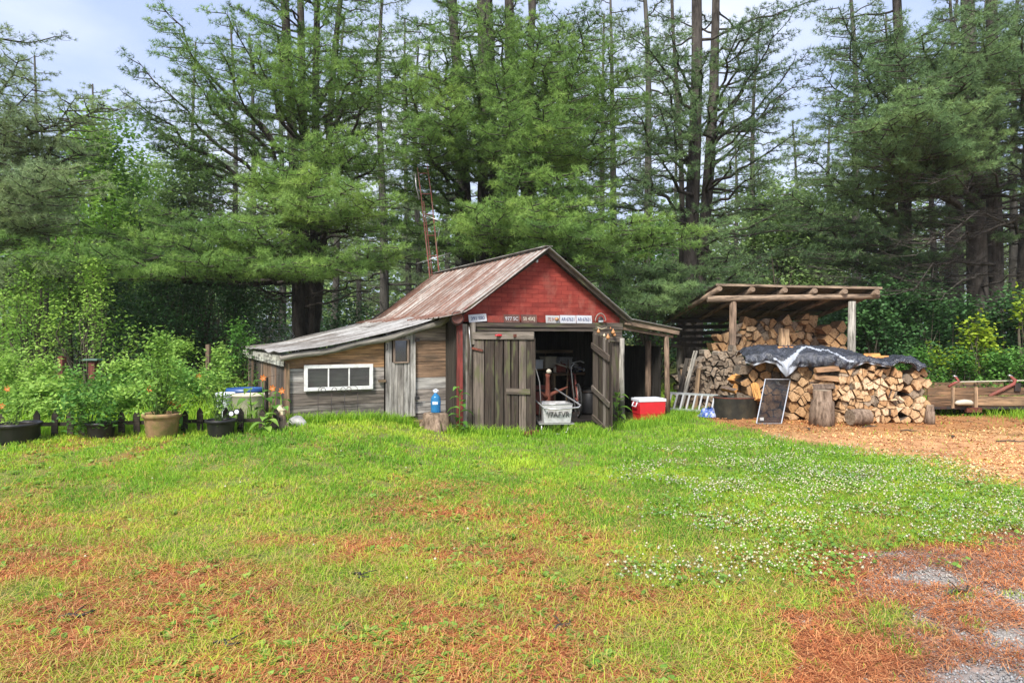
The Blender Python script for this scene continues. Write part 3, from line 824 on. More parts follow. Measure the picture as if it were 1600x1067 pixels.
# ------------------------------------------------------------------ the red shed with its lean-tos
def build_shed():
    sh = thing('tool_shed', 'red gabled shed with rusty roof, open board doors and a lean-to on each side', 'shed', (BX, BY, 0), BA)
    WD, LEN, EZ = 3.31, 5.3, 1.97
    AP = Vector((1.66, 0, 3.10))
    # gable wall above the doors
    mb = MB()
    pts = [(0, 0, 1.84), (WD, 0, 1.84), (WD, 0, 1.93), (AP.x, 0, AP.z - .03), (0, 0, 1.93)]
    mb.poly(pts, (0, -1, 0), .05, .5, uvf=lambda p: (p[0], p[2]))
    mb.build('gable_wall', M['siding'], sh)
    # red corner post, round pole
    mb = MB(); mb.bar((.04, -.06, -.05), (.04, -.06, 1.98), .085, .09, .6, jit=.008)
    mb.build('corner_post', M['post_red'], sh)
    # grey jamb boards left of the door
    mb = MB()
    mb.bar((.14, -.02, 0), (.14, -.02, 1.80), .10, .03, .95, roll=R(90)); mb.bar((.235, -.03, 0), (.235, -.03, 1.78), .09, .03, .4, roll=R(90))
    mb.build('jamb', M['barn_wood'], sh)
    # side and back walls, floor dark inside
    mb = MB()
    for i in range(18):
        y = .02 + i * .295
        mb.box((.0, y + .145, .95), (.03, .285, 1.94), None, random.random())
        mb.box((WD, y + .145, .95), (.03, .285, 1.94), None, random.random())
    for i in range(11):
        x = .15 + i * .3
        mb.box((x, LEN, 1.0), (.29, .03, 2.0), None, random.random())
    mb.poly([(0, LEN - .03, 1.99), (WD, LEN - .03, 1.99), (AP.x, LEN - .03, AP.z - .05)], (0, -1, 0), .03, .4)
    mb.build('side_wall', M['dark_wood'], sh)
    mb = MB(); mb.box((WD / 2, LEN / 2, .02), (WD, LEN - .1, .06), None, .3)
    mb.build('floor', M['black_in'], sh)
    # right front: stud boards with grey boards above
    mb = MB()
    x0 = 2.72
    for i, w in enumerate((.15, .15, .14, .14)):
        mb.box((x0 + w / 2, .0, .80), (w - .008, .025, 1.66), None, .25 + .3 * random.random(), .004); x0 += w
    mb.build('front_wall', M['barn_wood'], sh)
    mb = MB()
    mb.box((3.0, -.055, 1.78), (.66, .03, .13), None, .55, .004); mb.box((3.0, -.05, 1.655), (.64, .03, .10), None, .5, .004); mb.box((3.02, -.052, 1.545), (.60, .03, .10), None, .62, .004)
    mb.build('trim_board', M['barn_wood'], sh)
    # birch pole at the right front corner
    mb = MB(); mb.tube([(3.30, -.09, -.05), (3.28, -.10, .9), (3.30, -.09, 1.56)], [.055, .05, .045], 10, .8, jit=.05)
    mb.build('corner_pole', M['grey_log'], sh)
    # lintel
    mb = MB()
    mb.bar((.22, -.06, 1.79), (2.70, -.06, 1.79), .05, .075, .35, jit=.004)
    mb.bar((.34, -.045, 1.715), (2.69, -.045, 1.715), .04, .055, .42, jit=.004)
    mb.bar((.27, -.095, 1.46), (.27, -.095, 1.825), .075, .03, .8, roll=R(90))
    mb.build('lintel', M['barn_wood'], sh)
    # rafters at the gable
    mb = MB()
    for sx in (-1, 1):
        e = Vector((AP.x + sx * 1.74, -.13, EZ - .10))
        a = Vector((AP.x, -.13, AP.z - .02))
        mb.bar(a, e, .035, .05, .0, jit=.004)
    mb.build('verge_board', M['barn_wood'], sh)

    def slope(name, mats, x0, z0, x1, z1, ya, yb, x2=None, z2=None, rib=.235, sag=.0, seed=0, und=None, wav=.0):
        """corrugated sheet from ridge x0,z0 to eave x1,z1 (and a flatter foot x2,z2), y from ya to yb"""
        random.seed(seed)
        ny = int((yb - ya) / .02)
        pan = [random.random() for _ in range(40)]
        off = [random.uniform(-.012, .012) for _ in range(40)]
        nx = 16
        def fn(u, v):
            y = ya + (yb - ya) * u
            if x2 is None or v < .72:
                q = v / (.72 if x2 is not None else 1)
                x = x0 + (x1 - x0) * q; z = z0 + (z1 - z0) * q
            else:
                q = (v - .72) / .28
                x = x1 + (x2 - x1) * q; z = z1 + (z2 - z1) * q
            ph = (y - ya) % rib
            h = .026 * math.exp(-((ph - rib / 2) / .018) ** 2) + .005 * math.sin(y * 2 * math.pi / .076)
            k = int((y - ya) / (rib * 3))
            z += h + sag * math.sin(u * math.pi) + wav * float(vnoise(x * 2.1, y * 2.6, seed))
            if v == 1: x += off[k] * (1 if x1 > x0 else -1) * 2.2
            return (x, y, z)
        mb = MB()
        mb.sheet(fn, ny, nx, tonef=lambda u, v: pan[int(u * (yb - ya) / (rib * 3)) % 40] * .8 + (.9 if abs((u * (yb - ya)) % rib - rib / 2) < .019 else 0), uvs=((yb - ya), 2.2))  # rust line along each seam, painted in place of its faint overlap shadow
        o = mb.build(name, mats, sh, solid=.006)
        return o
    slope('roof', M['roof_rust'], AP.x, AP.z + .04, .12, EZ + .035, -.22, LEN + .1, -.32, EZ - .07, seed=3, sag=-.03)
    slope('roof', M['roof_grey'], AP.x, AP.z + .04, 3.46, EZ - .08, -.22, LEN + .1, seed=4, sag=-.03)
    mb = MB(); mb.bar((AP.x, -.22, AP.z + .062), (AP.x, LEN + .1, AP.z + .05), .14, .012, .5)
    mb.build('ridge_cap', M['roof_grey'], sh)
    # ---------------- left lean-to (its front wall is set a little back)
    YW = .42
    e0 = L(434, 553, .24)                          # eave, front corner
    YB = 5.75
    def lz(x):                                      # roof height of the left lean-to
        q = (x - e0.x) / (-.20 - e0.x)
        return e0.z + (EZ - .085 - e0.z) * (q * .62 + .38 * q * q)
    random.seed(5)
    pan = [random.random() for _ in range(30)]
    def fn(u, v):
        y = .22 + (YB - .22) * u
        x = -.12 + (e0.x + .12) * v
        k = int(y / .62)
        z = lz(min(x, -.2)) + (.0 if x < -.2 else (x + .2) * .3) + .0075 * math.sin(y * 2 * math.pi / .076)
        z += .016 * (pan[k] - .5) + .06 * float(vnoise(x * 1.5, y * 1.5, 9)) - .015
        if v == 1: x += .05 * (pan[k] - .5)
        return (x, y, z)
    y_ = lambda u: ((.22 + (YB - .22) * u) % .62) < .022  # sheet joints get a darker tone that stands in for overlap shadow
    mb = MB(); mb.sheet(fn, 270, 22, tonef=lambda u, v: pan[int((.22 + (YB - .22) * u) / .62)] * (1 if v > .45 else .6) + (.7 if y_(u) else 0), uvs=(5.3, 2.5))
    mb.build('lean_to_roof', M['roof_grey'], sh, solid=.006)
    # overlapped loose sheet at the joint
    mb = MB()
    mb.sheet(lambda u, v: (-.28 - .34 * v + .05 * float(vnoise(u * 14, 0, 3)), .25 + 5.2 * u, lz(-.28 - .34 * v) + .028 + .012 * math.sin(u * 5.2 * 82)), 200, 3, tonef=lambda u, v: .4 + .5 * float(vnoise(u * 9, 1, 8)), uvs=(5.2, .4))
    mb.build('roof_flashing', M['roof_grey'], sh, solid=.005)
    # log rafter along the front edge
    mb = MB()
    pr = []; rr = []
    for i in range(15):
        q = i / 14; x = e0.x + .04 + (-.02 - e0.x) * q
        pr.append((x, .30, lz(min(x, -.2)) - .075 + .012 * math.sin(i * 1.3) + max(0, x + .2) * .62)); rr.append(.050 + .012 * q)
    mb.tube(pr, rr, 9, .55, jit=.08)
    mb.build('log_rafter', M['grey_log'], sh, bevel=0)
    # front wall of horizontal boards, cut to the roof
    gl = W((-2.5, YW, 0)); g0 = .18
    bx0 = L(447, 660, YW).x
    zs = [.08, .30, .51, .71, .90, 1.09, 1.30, 1.52, 1.72, 1.94]
    tn = [.22, .30, .27, .36, .52, .90, .95, .80, .66]
    dx0, dx1 = L(601, 600, YW).x, L(648, 600, YW).x
    mb = MB()
    for i in range(9):
        z0, z1 = zs[i] + .004, zs[i + 1]
        segs = [(bx0, dx0 - .01, tn[i]), (dx1 + .01, .02, [.3, .42, .50, .46, .70, .72, .68, .64, .55][i])]
        if i in (4, 5): segs = [(bx0, L(474, 600, YW).x, .5 if i == 4 else .80), (L(474, 600, YW).x, dx0 - .01, tn[i])] + segs[1:]
        for a, b_, t in segs:
            # clip top against the roof line
            n = 8; top = []
            for k in range(n + 1):
                x = a + (b_ - a) * k / n
                top.append((x, YW, min(z1, lz(min(x, -.2)) - .05)))
            if max(p[2] for p in top) <= z0 + .01: continue
            pts = [(a, YW, z0), (b_, YW, z0)] + [(p[0], YW, max(p[2], z0 + .002)) for p in reversed(top)]
            ox, oz = random.uniform(0, 40), random.uniform(0, 40)
            mb.poly(pts, (0, -1, 0), .03, min(1, max(0, t + random.uniform(-.06, .06))), uvf=lambda p: (p[0] + ox, p[2] + oz))
    mb.build('lean_to_wall', M['lean_wood'], sh)
    # end wall on the left: boards upright
    mb = MB()
    random.seed(8)
    y = YW
    while y < YB - .2:
        w = random.uniform(.14, .24)
        mb.box((bx0, y + w / 2, .64), (.03, w - .01, 1.16 if y > 1 else 1.2), None, random.choice([.04, .1, .6, .64, .12]), .004); y += w
    mb.build('end_wall', M['lean_wood'], sh)
    mb = MB()
    ze = lz(e0.x) - .10
    mb.box((bx0 - .05, 3.0, ze - .05), (.03, 5.2, .085), None, .5)
    mb.build('eave_board', M['pale_fascia'], sh)
    mb = MB()
    for i in range(14):
        mb.box((bx0 - .02, .55 + i * .38, ze + .03), (.22, .05, .085), None, .3)
    mb.build('rafter_end', M['pale_fascia'], sh); 
    mb = MB(); mb.bar((bx0 + .02, YW - .035, .1), (bx0 + .02, YW - .035, 1.18), .04, .05, .9)
    mb.build('corner_board', M['deck_wood'], sh)
    mb = MB(); mb.box(((dx0 + dx1) / 2 + .05, YW - .12, .155), (1.05, .20, .09), None, .7, .006)
    mb.build('door_step', M['deck_wood'], sh)
    # narrow door with little window
    zt, zb = L(620, 520, YW).z, L(620, 651, YW).z
    dr = bpy.data.objects.new('lean_to_door', None); C.objects.link(dr); dr.parent = sh
    wd = dx1 - dx0; n = 5
    mb = MB()
    wx0, wx1 = L(614, 600, YW).x, L(636, 600, YW).x; wz0, wz1 = L(620, 566, YW).z, L(620, 531, YW).z
    for i in range(n):
        a = dx0 + wd * i / n; b_ = dx0 + wd * (i + 1) / n
        t = [.45, .42, .40, .47, .5][i]
        segs = [(zb, zt)]
        if b_ > wx0 + .02 and a < wx1 - .02: segs = [(zb, wz0), (wz1, zt)]
        for s0, s1 in segs:
            mb.box(((a + b_) / 2, YW - .045, (s0 + s1) / 2), (wd / n - .008, .022, s1 - s0), None, t, .003)
    mb.build('door_boards', M['lean_wood'], dr)
    fr = MB()
    for a, b_ in (((wx0, wz0), (wx1, wz0)), ((wx0, wz1), (wx1, wz1)), ((wx0, wz0), (wx0, wz1)), ((wx1, wz0), (wx1, wz1))):
        fr.bar((a[0], YW - .06, a[1]), (b_[0], YW - .06, b_[1]), .035, .02, .6, roll=R(90) if a[0] == b_[0] else 0)
    fr.build('window_frame', M['lean_wood'], dr)
    mb = MB(); mb.box(((wx0 + wx1) / 2, YW - .038, (wz0 + wz1) / 2), (wx1 - wx0, .004, wz1 - wz0))
    mb.build('pane', M['glass'], dr)
    mb = MB(); mb.bar((dx1 - .02, YW - .07, zt - .12), (dx1 + .06, YW - .07, zt - .12), .012, .05, .2); mb.bar((dx1 - .02, YW - .07, zb + .3), (dx1 + .06, YW - .07, zb + .3), .012, .05, .2)
    mb.build('hinge', M['iron'], dr)
    mb = MB(); hp = L(605, 542, YW - .075)
    mb.tube([hp + Vector((0, .01, -.05)), hp + Vector((0, -.03, -.03)), hp + Vector((0, -.03, .03)), hp + Vector((0, .01, .05))], .007, 6)
    mb.build('handle', M['iron'], dr)
    mb = MB(); q = L(597, 595, YW - .05); mb.box(q, (.12, .04, .04), None, .6, .005)
    mb.build('turn_button', M['deck_wood'], dr)
    # white three-pane window
    wi = bpy.data.objects.new('window', None); C.objects.link(wi); wi.parent = sh
    a = L(475, 611, YW - .04); b_ = L(582.5, 569, YW - .04); tl = L(475, 570, YW - .04).z; br = L(582, 608, YW - .04).z
    z0, z1 = (a.z + br) / 2, (tl + b_.z) / 2; x0, x1 = a.x, b_.x; fw = .055
    mb = MB(); yy = YW - .045
    mb.box(((x0 + x1) / 2, yy, z0 + fw / 2), (x1 - x0 - 2 * fw, .035, fw)); mb.box(((x0 + x1) / 2, yy, z1 - fw / 2), (x1 - x0 - 2 * fw, .035, fw))
    mb.box((x0 + fw / 2, yy, (z0 + z1) / 2), (fw, .037, z1 - z0)); mb.box((x1 - fw / 2, yy, (z0 + z1) / 2), (fw, .037, z1 - z0))
    for q in (.345, .645): mb.box((x0 + (x1 - x0) * q, yy + .003, (z0 + z1) / 2), (.02, .028, z1 - z0 - 2 * fw))
    mb.build('window_frame', M['white_paint'], wi, bevel=.003)
    ed = [x0 + fw, x0 + (x1 - x0) * .345 - .01, x0 + (x1 - x0) * .345 + .01, x0 + (x1 - x0) * .645 - .01, x0 + (x1 - x0) * .645 + .01, x1 - fw]
    for k in range(3):
        mb = MB(); mb.box(((ed[2*k] + ed[2*k+1]) / 2, yy + .010, (z0 + z1) / 2), (ed[2*k+1] - ed[2*k], .004, z1 - z0 - 2 * fw))
        mb.build('pane', M['glass'], wi)
    # dark room behind the window
    # ---------------- barn doors
    def leaf(name, hinge, free_dir, length, planks, top, bot, braces, tilt, topboard=False):
        hx, hy = hinge
        d = Vector((math.cos(free_dir), math.sin(free_dir), 0)); nrm = Vector((d.y, -d.x, 0))
        do = bpy.data.objects.new(name, None); C.objects.link(do); do.parent = sh
        def pt(s, z, off=0): return Vector((hx, hy, 0)) + d * s + nrm * off + Vector((0, 0, z + tilt * s))
        mb = MB(); x = 0; tot = sum(planks)
        for i, w in enumerate(planks):
            w2 = w / tot * length
            t0 = top + random.uniform(-.02, .015); b0 = bot + random.uniform(-.01, .02)
            rot = Matrix((d, -nrm, Vector((0, 0, 1)))).transposed()
            mb.box(pt(x + w2 / 2, (t0 + b0) / 2), (w2 - .015, .024, t0 - b0), rot, random.choice([.0, .2, .45, .9, .25, .6]), .007)
            x += w2
        mb.build('planks', M['barn_wood'], do)
        for (s0, z0, s1, z1, off, h) in braces:
            mb = MB(); mb.bar(pt(s0, z0, off), pt(s1, z1, off), .028, h, .4 + .4 * random.random(), jit=.004)
            mb.build('brace', M['barn_wood'], do)
        return do, pt
    random.seed(21)
    ld, pt = leaf('barn_door', (.28, -.07), R(-50), 1.12, [.2, .17, .16, .12, .13, .13, .15], 1.56, .0,
         [(-.02, 1.605, 1.10, 1.605, .03, .115), (.62, .71, 1.04, .71, .03, .09)], 0)
    mb = MB(); c = pt(.5, 1.612, .055)
    mb.lathe([(.0, -.02), (.03, -.015), (.035, 0), (.03, .012), (0, .018)], c, 12, sx=2.2); mb.build('reflector', M['red_plastic'], ld)
    mb = MB(); mb.box(pt(.78, 1.605, .05), (.05, .03, .05)); mb.build('bracket', M['rust'], ld)
    mb = MB(); mb.bar(pt(.0, 1.40, .04), pt(.20, 1.36, .04), .012, .035); mb.build('strap_hinge', M['rust'], ld)
    rd, pt2 = leaf('barn_door', (2.70, -.03), R(-110), 1.28, [.14, .17, .15, .16, .15, .18, .16], 1.66, .09,
         [(.0, 1.43, 1.2, 1.38, .03, .11), (.02, .66, 1.2, .62, .03, .09), (.05, .14, 1.2, .16, .03, .08)], -.13)
    # stop block on the ground
    # ---------------- right lean-to, open bay
    YF = -.10
    p0 = Vector((3.40, -.12, EZ - .06)); p1 = L(1065, 516, -.12)
    def fr2(u, v):
        y = -.14 + 5.3 * u; x = p0.x + (p1.x - p0.x) * v
        return (x, y, p0.z + (p1.z - p0.z) * v + .007 * math.sin(y * 82) + .02 * float(vnoise(x * 2, y * 2, 4)))
    mb = MB(); mb.sheet(fr2, 260, 6, tonef=lambda u, v: .3, uvs=(5.3, 1.3))
    mb.build('lean_to_roof', M['roof_grey'], sh, solid=.006)
    mb = MB(); mb.bar((3.36, -.10, p0.z - .06), (p1.x - .06, -.10, p1.z - .055), .05, .065, .6); 
    mb.bar((3.36, -.04, p0.z - .17), (p1.x - .16, -.04, p1.z - .125), .05, .05, .3)
    mb.build('bay_beam', M['log_wood'], sh)
    q = L(1043, 640, -.04)
    mb = MB(); mb.tube([(q.x, -.04, -.05), (q.x - .01, -.04, .8), (q.x - .03, -.04, p1.z - .10)], [.062, .05, .045], 10, .4, jit=.06)
    mb.build('bay_post', M['log_wood'], sh)
    yy = .2
    while L(1013, 600, yy).x < q.x - .09: yy += .01
    mb = MB(); mb.tube([(q.x - .09, yy, -.05), (q.x - .09, yy, 1.50)], [.065, .06], 10, .3, jit=.05)
    mb.build('bay_post', M['log_wood'], sh)
    mb = MB(); 
    for i in range(25): mb.box((q.x + .02, .30 + .2 * i, .70), (.03, .192, 1.40), None, random.random() * .5)
    for i in range(7): mb.box((3.45 + .17 * i, 5.1, .70), (.165, .03, 1.56), None, random.random())
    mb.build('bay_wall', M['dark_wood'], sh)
    # porch lamp and knots on the gable
    mb = MB(); g = L(839, 408, -.06); mb.lathe([(0, -.03), (.02, -.02), (.022, .02), (0, .03)], g, 10); mb.build('insulator', M['white_plastic'], sh)
    return sh
SHED = build_shed()
random.seed(33)

def txt(s, size, mat, parent, loc, rot=(R(90), 0, 0), ext=.0015, name='lettering', sx=1.0):
    cu = bpy.data.curves.new(name, 'FONT'); cu.body = s; cu.size = size; cu.extrude = ext; cu.align_x = 'CENTER'; cu.align_y = 'CENTER'
    o = bpy.data.objects.new(name, cu); C.objects.link(o)
    dg = bpy.context.evaluated_depsgraph_get()
    me = bpy.data.meshes.new_from_object(o.evaluated_get(dg))
    bpy.data.objects.remove(o, do_unlink=True)
    me.materials.clear(); me.materials.append(mat)
    n = bpy.data.objects.new(name, me); C.objects.link(n); n.parent = parent; n.location = loc; n.rotation_euler = rot; n.scale = (sx, 1, 1)
    return n

def plates():
    y = -.075
    spec = [ # x0px, x1px, top, bottom, text, plate material, ink, label, tilt
        (732, 760.5, 490.5, 502, '391 S80', 'plate_white', 'ink', 'white number plate reading 391 S80, tilted at the left end of the lintel', 5),
        (761.5, 787, 493.5, 502, None, 'plate_red', 'ink_black', 'faded red slatted plate beside the white 391 S80 plate', 0),
        (787, 812, 489.5, 502, '977 SC', 'plate_brown', 'plate_white', 'rusty brown number plate with pale digits 977', 0),
        (814, 839, 489, 501.5, '50 4SKJ', 'plate_brown', 'beige_plastic', 'darkest rusty number plate, right of the one with pale 977 digits', 0),
        (852.5, 874.5, 490.5, 502, '7E 9\u00b797', 'white_enamel', 'plate_red', 'off white number plate with yellow blotch, left of two matching plates', 0),
        (875, 900, 490, 502, 'AR\u00b767631', 'plate_white', 'ink', 'white number plate reading AR 67631 between the blotched and the rightmost plate', 0),
        (900.5, 925, 490, 502, 'AR\u00b767631', 'plate_white', 'ink', 'white number plate reading AR 67631, the rightmost on the lintel', 0)]
    for x0, x1, t, b, s, pm, im, lab, tilt in spec:
        a = L(x0, b, y); c = L(x1, t, y)
        w, h = c.x - a.x, max(.115, c.z - a.z)
        wc = W(((a.x + c.x) / 2, y, 1.829 + h / 2 + (.008 if tilt else 0)))
        e = thing('number_plate', lab, 'number plate', wc, BA, 'number plates on the lintel')
        e.rotation_euler = (R(-6), R(-tilt), BA)
        mb = MB(); mb.box((0, 0, 0), (w - .006, .004, h), None, .5)
        if s is None:
            for i in range(11): mb.box((-w / 2 + .012 + i * (w - .02) / 10, -.004, 0), (.008, .004, h * .8))
        mb.build('plate', M[pm], e, bevel=.001)
        if s:
            txt(s, h * .62, M[im], e, (0, -.004, -h * .04), sx=min(1.0, w / (h * .62 * len(s) * .60)))
            if pm == 'white_enamel':
                mb = MB(); mb.lathe([(.0, -.001), (.03, 0), (0, .001)], (.04, -.0035, .03), 10, sx=1.4); o = mb.build('blotch', M['orange_bits'], e); o.rotation_euler = (R(90), 0, 0); o.location = (0.03, -.004, .0)
plates()

def hangings():
    # round rusty gong at the corner
    g = W(L(714.5, 497, -.16)); 
    e = thing('iron_disc', 'round rusty disc hanging at the left corner under the eave', 'disc', g, BA)
    mb = MB(); mb.lathe([(0, 0), (.07, .004), (.083, .014), (.095, .016), (.10, .006), (.10, -.006), (0, -.01)], (0, 0, 0), 24)
    o = mb.build('disc', M['bronze'], e); o.rotation_euler = (R(90), 0, 0)
    mb = MB(); mb.tube([(math.cos(a) * .112, 0, math.sin(a) * .112) for a in [k * math.pi / 12 for k in range(25)]], .007, 6)
    mb.build('rim', M['iron'], e)
    # horn-like driftwood hanging below
    e = thing('iron_rod', 'thin grey iron rod hanging down the jamb below the rusty disc', 'rod', W((.20, -.09, 0)), BA)
    mb = MB(); mb.tube([(0, 0, 1.75), (.015, 0, 1.55), (.03, -.01, 1.40), (.015, 0, .95)], .008, 6); mb.build('rod', M['galv'], e)
    # little painted figures above the right boards
    b = L(939, 503, -.08)
    e = thing('ornament', 'small blue and white painted ornament with dark arch on the right boards', 'ornament', W((b.x, -.08, 1.845)), BA)
    mb = MB(); mb.lathe([(0, 0), (.05, .005), (.055, .04), (.04, .08), (.015, .095), (0, .1)], (0, 0, 0), 12, sy=.5); mb.build('body', M['white_plastic'], e)
    mb = MB(); mb.lathe([(.057, .045), (.05, .085), (.02, .11), (0, .115)], (-.012, -.004, 0), 12, sy=.55, close=False); mb.build('cap', M['iron'], e)
    mb = MB(); mb.tube([(math.cos(a) * .115, .012, .02 + math.sin(a) * .15) for a in [k * math.pi / 14 for k in range(15)]], .009, 6); mb.build('arch', M['grey_log'], e)
    mb = MB(); mb.lathe([(0, 0), (.028, .01), (.03, .035), (0, .055)], (.085, 0, 0), 10); mb.build('knob', M['plate_red'], e)
    # cluster of dried gourds
    e = thing('gourd_bunch', 'bunch of orange dried gourds hanging from the grey boards beside the doorway', 'gourds', W((L(940, 514, -.10).x, -.10, L(940, 514, -.10).z)), BA)
    for i, (px, py, r) in enumerate(((934, 518, .042), (943, 524, .03), (949, 527, .052), (957, 519, .05), (959, 523, .04), (953, 513, .022))):
        r *= .8; q = L(px, py, -.11); o0 = L(940, 514, -.10)
        mb = MB(); mb.lathe([(0, -r), (r * .7, -r * .75), (r, -r * .1), (r * .6, r * .6), (r * .28, r * 1.0), (r * .2, r * 1.5), (0, r * 1.6)], (q.x - o0.x, -.03, q.z - o0.z), 12, wob=.08)
        mb.build('gourd', M['orange_bits'] if i != 1 else M['cream'], e)
    mb = MB(); mb.tube([(-.09, 0, .03), (0, 0, .0), (.12, 0, .03)], .006, 5); mb.build('string', M['cream'], e)
hangings()

def inside_shed():
    def B(x, y): return W((x, y, 0))
    SX = L(858, 600, 1.8).x
    # shelf with boxes at the back
    e = thing('shelf', 'dim orange topped shelf of boxes at the back of the shed', 'shelf', B(SX, 1.8), BA)
    mb = MB(); mb.box((0, 0, 1.28), (1.3, .35, .05), None, .8); mb.box((0, 0, .92), (1.3, .35, .03), None, .3)
    mb.build('board', M['deck_wood'], e)
    mb = MB(); mb.box((-.63, 0, .64), (.05, .33, 1.28)); mb.box((.63, 0, .64), (.05, .33, 1.28)); mb.build('upright', M['deck_wood'], e)
    for i, (x, w, h, m, lab) in enumerate(((-.42, .30, .16, 'white_plastic', 'pale box on the left of the dim shelf'), (-.08, .26, .22, 'beige_plastic', 'beige box in the middle of the dim shelf'), (.28, .3, .2, 'white_enamel', 'whitish box on the right of the dim shelf'))):
        c = W((SX + x, 1.7, .936)); b = thing('storage_box', lab, 'box', c, BA)
        mb = MB(); mb.box((0, 0, h / 2), (w, .24, h)); mb.build('body', M[m], b, bevel=.008)
        mb = MB(); mb.box((0, 0, h + .012), (w + .02, .26, .024)); mb.build('lid', M[m], b, bevel=.004)
    # rusty iron pedestal machine with wheel arms
    o = W(L(856, 640, .25)); o.z = .05
    e = thing('iron_machine', 'rusty brown iron machine with splayed legs behind the white tub', 'machine', o, BA)
    mb = MB()
    mb.lathe([(.10, .0), (.07, .18), (.05, .30), (.065, .40), (.045, .55), (.035, .80), (.05, .86), (.0, .88)], (0, 0, 0), 12)
    mb.build('pedestal', M['rust'], e)
    mb = MB()
    for a, l, z in ((22, .40, .56), (158, .22, .50), (205, .22, .36)):
        mb.tube([(0, 0, z - .10), (math.cos(R(a)) * l * .5, -.04, z - .02), (math.cos(R(a)) * l, -.08, z + .06)], [.05, .03, .015], 8)
    mb.build('arm', M['rust'], e)
    mb = MB(); mb.lathe([(0, 0), (.045, .01), (.05, .05), (.02, .08), (0, .085)], (.01, -.02, .87), 10); mb.build('knob', M['beige_plastic'], e)
    # curved tube left of it
    p = W(L(840, 655, .1)); p.z = .03
    e = thing('bent_tube', 'thin pale bent tube standing just inside the left door', 'tube', p, BA)
    mb = MB(); mb.tube([(.02, 0, 0), (.06, 0, .45), (.04, 0, .75), (-.03, 0, .98), (-.07, 0, 1.0)], .010, 7); mb.build('tube', M['galv'], e)
    # ride-on mower / bicycle shapes deeper in: handlebar, seat, frame
    o = W(L(895, 650, .9)); o.z = .05
    e = thing('bicycle', 'dark bicycle with pale handlebars parked just inside the right of the doorway', 'bicycle', o, BA + R(70))
    for xx in (-.45, .45):
        mb = MB(); mb.tube([(xx + math.cos(k * math.pi / 12) * .31, 0, .33 + math.sin(k * math.pi / 12) * .31) for k in range(25)], .018, 7); w = mb.build('tyre', M['rubber'], e)
        mb = MB(); mb.tube([(xx + math.cos(k * math.pi / 12) * .285, 0, .33 + math.sin(k * math.pi / 12) * .285) for k in range(25)], .009, 6)
        for k in range(6): mb.tube([(xx + math.cos(k * math.pi / 6) * .28, 0, .33 + math.sin(k * math.pi / 6) * .28), (xx - math.cos(k * math.pi / 6) * .28, 0, .33 - math.sin(k * math.pi / 6) * .28)], .0025, 4)
        mb.build('rim', M['galv'], w)
    mb = MB()
    for a, b in (((-.45, 0, .33), (-.1, 0, .36)), ((-.1, 0, .36), (-.2, 0, .82)), ((-.2, 0, .80), (.28, 0, .84)), ((-.1, 0, .36), (.3, 0, .76)), ((.28, 0, .90), (.45, 0, .33)), ((-.45, 0, .33), (-.2, 0, .78))):
        mb.tube([a, b], .017, 8)
    mb.build('frame', M['red_metal'], e)
    mb = MB(); mb.tube([(-.2, 0, .82), (-.21, 0, .9)], .014, 8); mb.lathe([(0, 0), (.05, .0), (.06, .02), (.03, .05), (0, .05)], (-.21, 0, .89), 12, sx=2); mb.build('saddle', M['black_plastic'], e)
    mb = MB(); mb.tube([(.15, -.26, 1.02), (.24, -.2, 1.05), (.28, 0, 1.0), (.24, .2, 1.05), (.15, .26, 1.02)], .013, 8); mb.tube([(.28, 0, .88), (.28, 0, 1.0)], .014, 7); mb.build('handlebar', M['galv'], e)
    # lawn mower / garden tool clutter
    for i, (px, y, h, lean, lab) in enumerate(((884, .6, 1.10, .12, 'long handled tool leaning behind the white tub'), (900, .5, .95, -.05, 'crook topped metal handle standing beside the right door'), (869, 1.6, 1.2, -.2, 'wooden handled rake leaning in the dark of the shed'))):
        q = W(L(px, 660, y)); q.z = .05
        e = thing('garden_tool', lab, 'tool', q, BA)
        mb = MB(); mb.tube([(0, 0, 0), (lean, .1, h)] + ([(lean + .05, .08, h + .07), (lean + .12, .06, h + .05)] if i == 1 else []), .012, 7); mb.build('shaft', M['galv'] if i == 1 else M['deck_wood'], e)
        mb = MB(); mb.box((0, 0, .06), (.16, .03, .12), None, .5, .01); mb.build('head', M['iron'], e)
    # heap of dark bags
    for i, (x, y, r, hh, m, lab) in enumerate(((L(905, 600, 1.7).x, 1.7, .30, .80, 'black_plastic', 'tall black covered heap at the back right of the shed'), (L(921, 600, .9).x, .9, .2, .58, 'black_plastic', 'black bin just behind the right door leaf'), (L(846, 600, 1.3).x, 1.3, .24, .62, 'red_metal', 'dark red cabinet shape deep inside on the left'))):
        e = thing('covered_heap' if i == 0 else 'dustbin' if i == 1 else 'oil_drum', lab, 'heap' if i == 0 else 'bin' if i == 1 else 'drum', B(x, y), BA)
        mb = MB(); mb.lathe([(r * .8, .05), (r, .1), (r * 1.05, hh * .5), (r * .95, hh * .85), (r * .6, hh), (0, hh * 1.02)], (0, 0, 0), 18, wob=.05 if i == 0 else 0); mb.build('body', M[m], e)
        mb = MB(); mb.lathe([(r * .9, hh * .82), (r * 1.02, hh * .84), (r * 1.0, hh * .9), (r * .9, hh * .9)], (0, 0, 0), 18, close=False); mb.build('band', M['iron'], e)
    # pale pole and red petrol can on top of the clutter
    q = W((L(884, 600, 1.35).x, 1.35, .0))
    e = thing('workbench', 'cluttered dark bench inside the doorway behind the machine', 'bench', (q.x, q.y, 0), BA)
    mb = MB(); mb.box((0, 0, .84), (.85, .4, .05)); mb.build('top', M['deck_wood'], e)
    for sx, sy in ((-.38, -.16), (.38, -.16), (-.38, .16), (.38, .16)):
        mb = MB(); mb.box((sx, sy, .44), (.06, .06, .78)); mb.build('leg', M['deck_wood'], e)
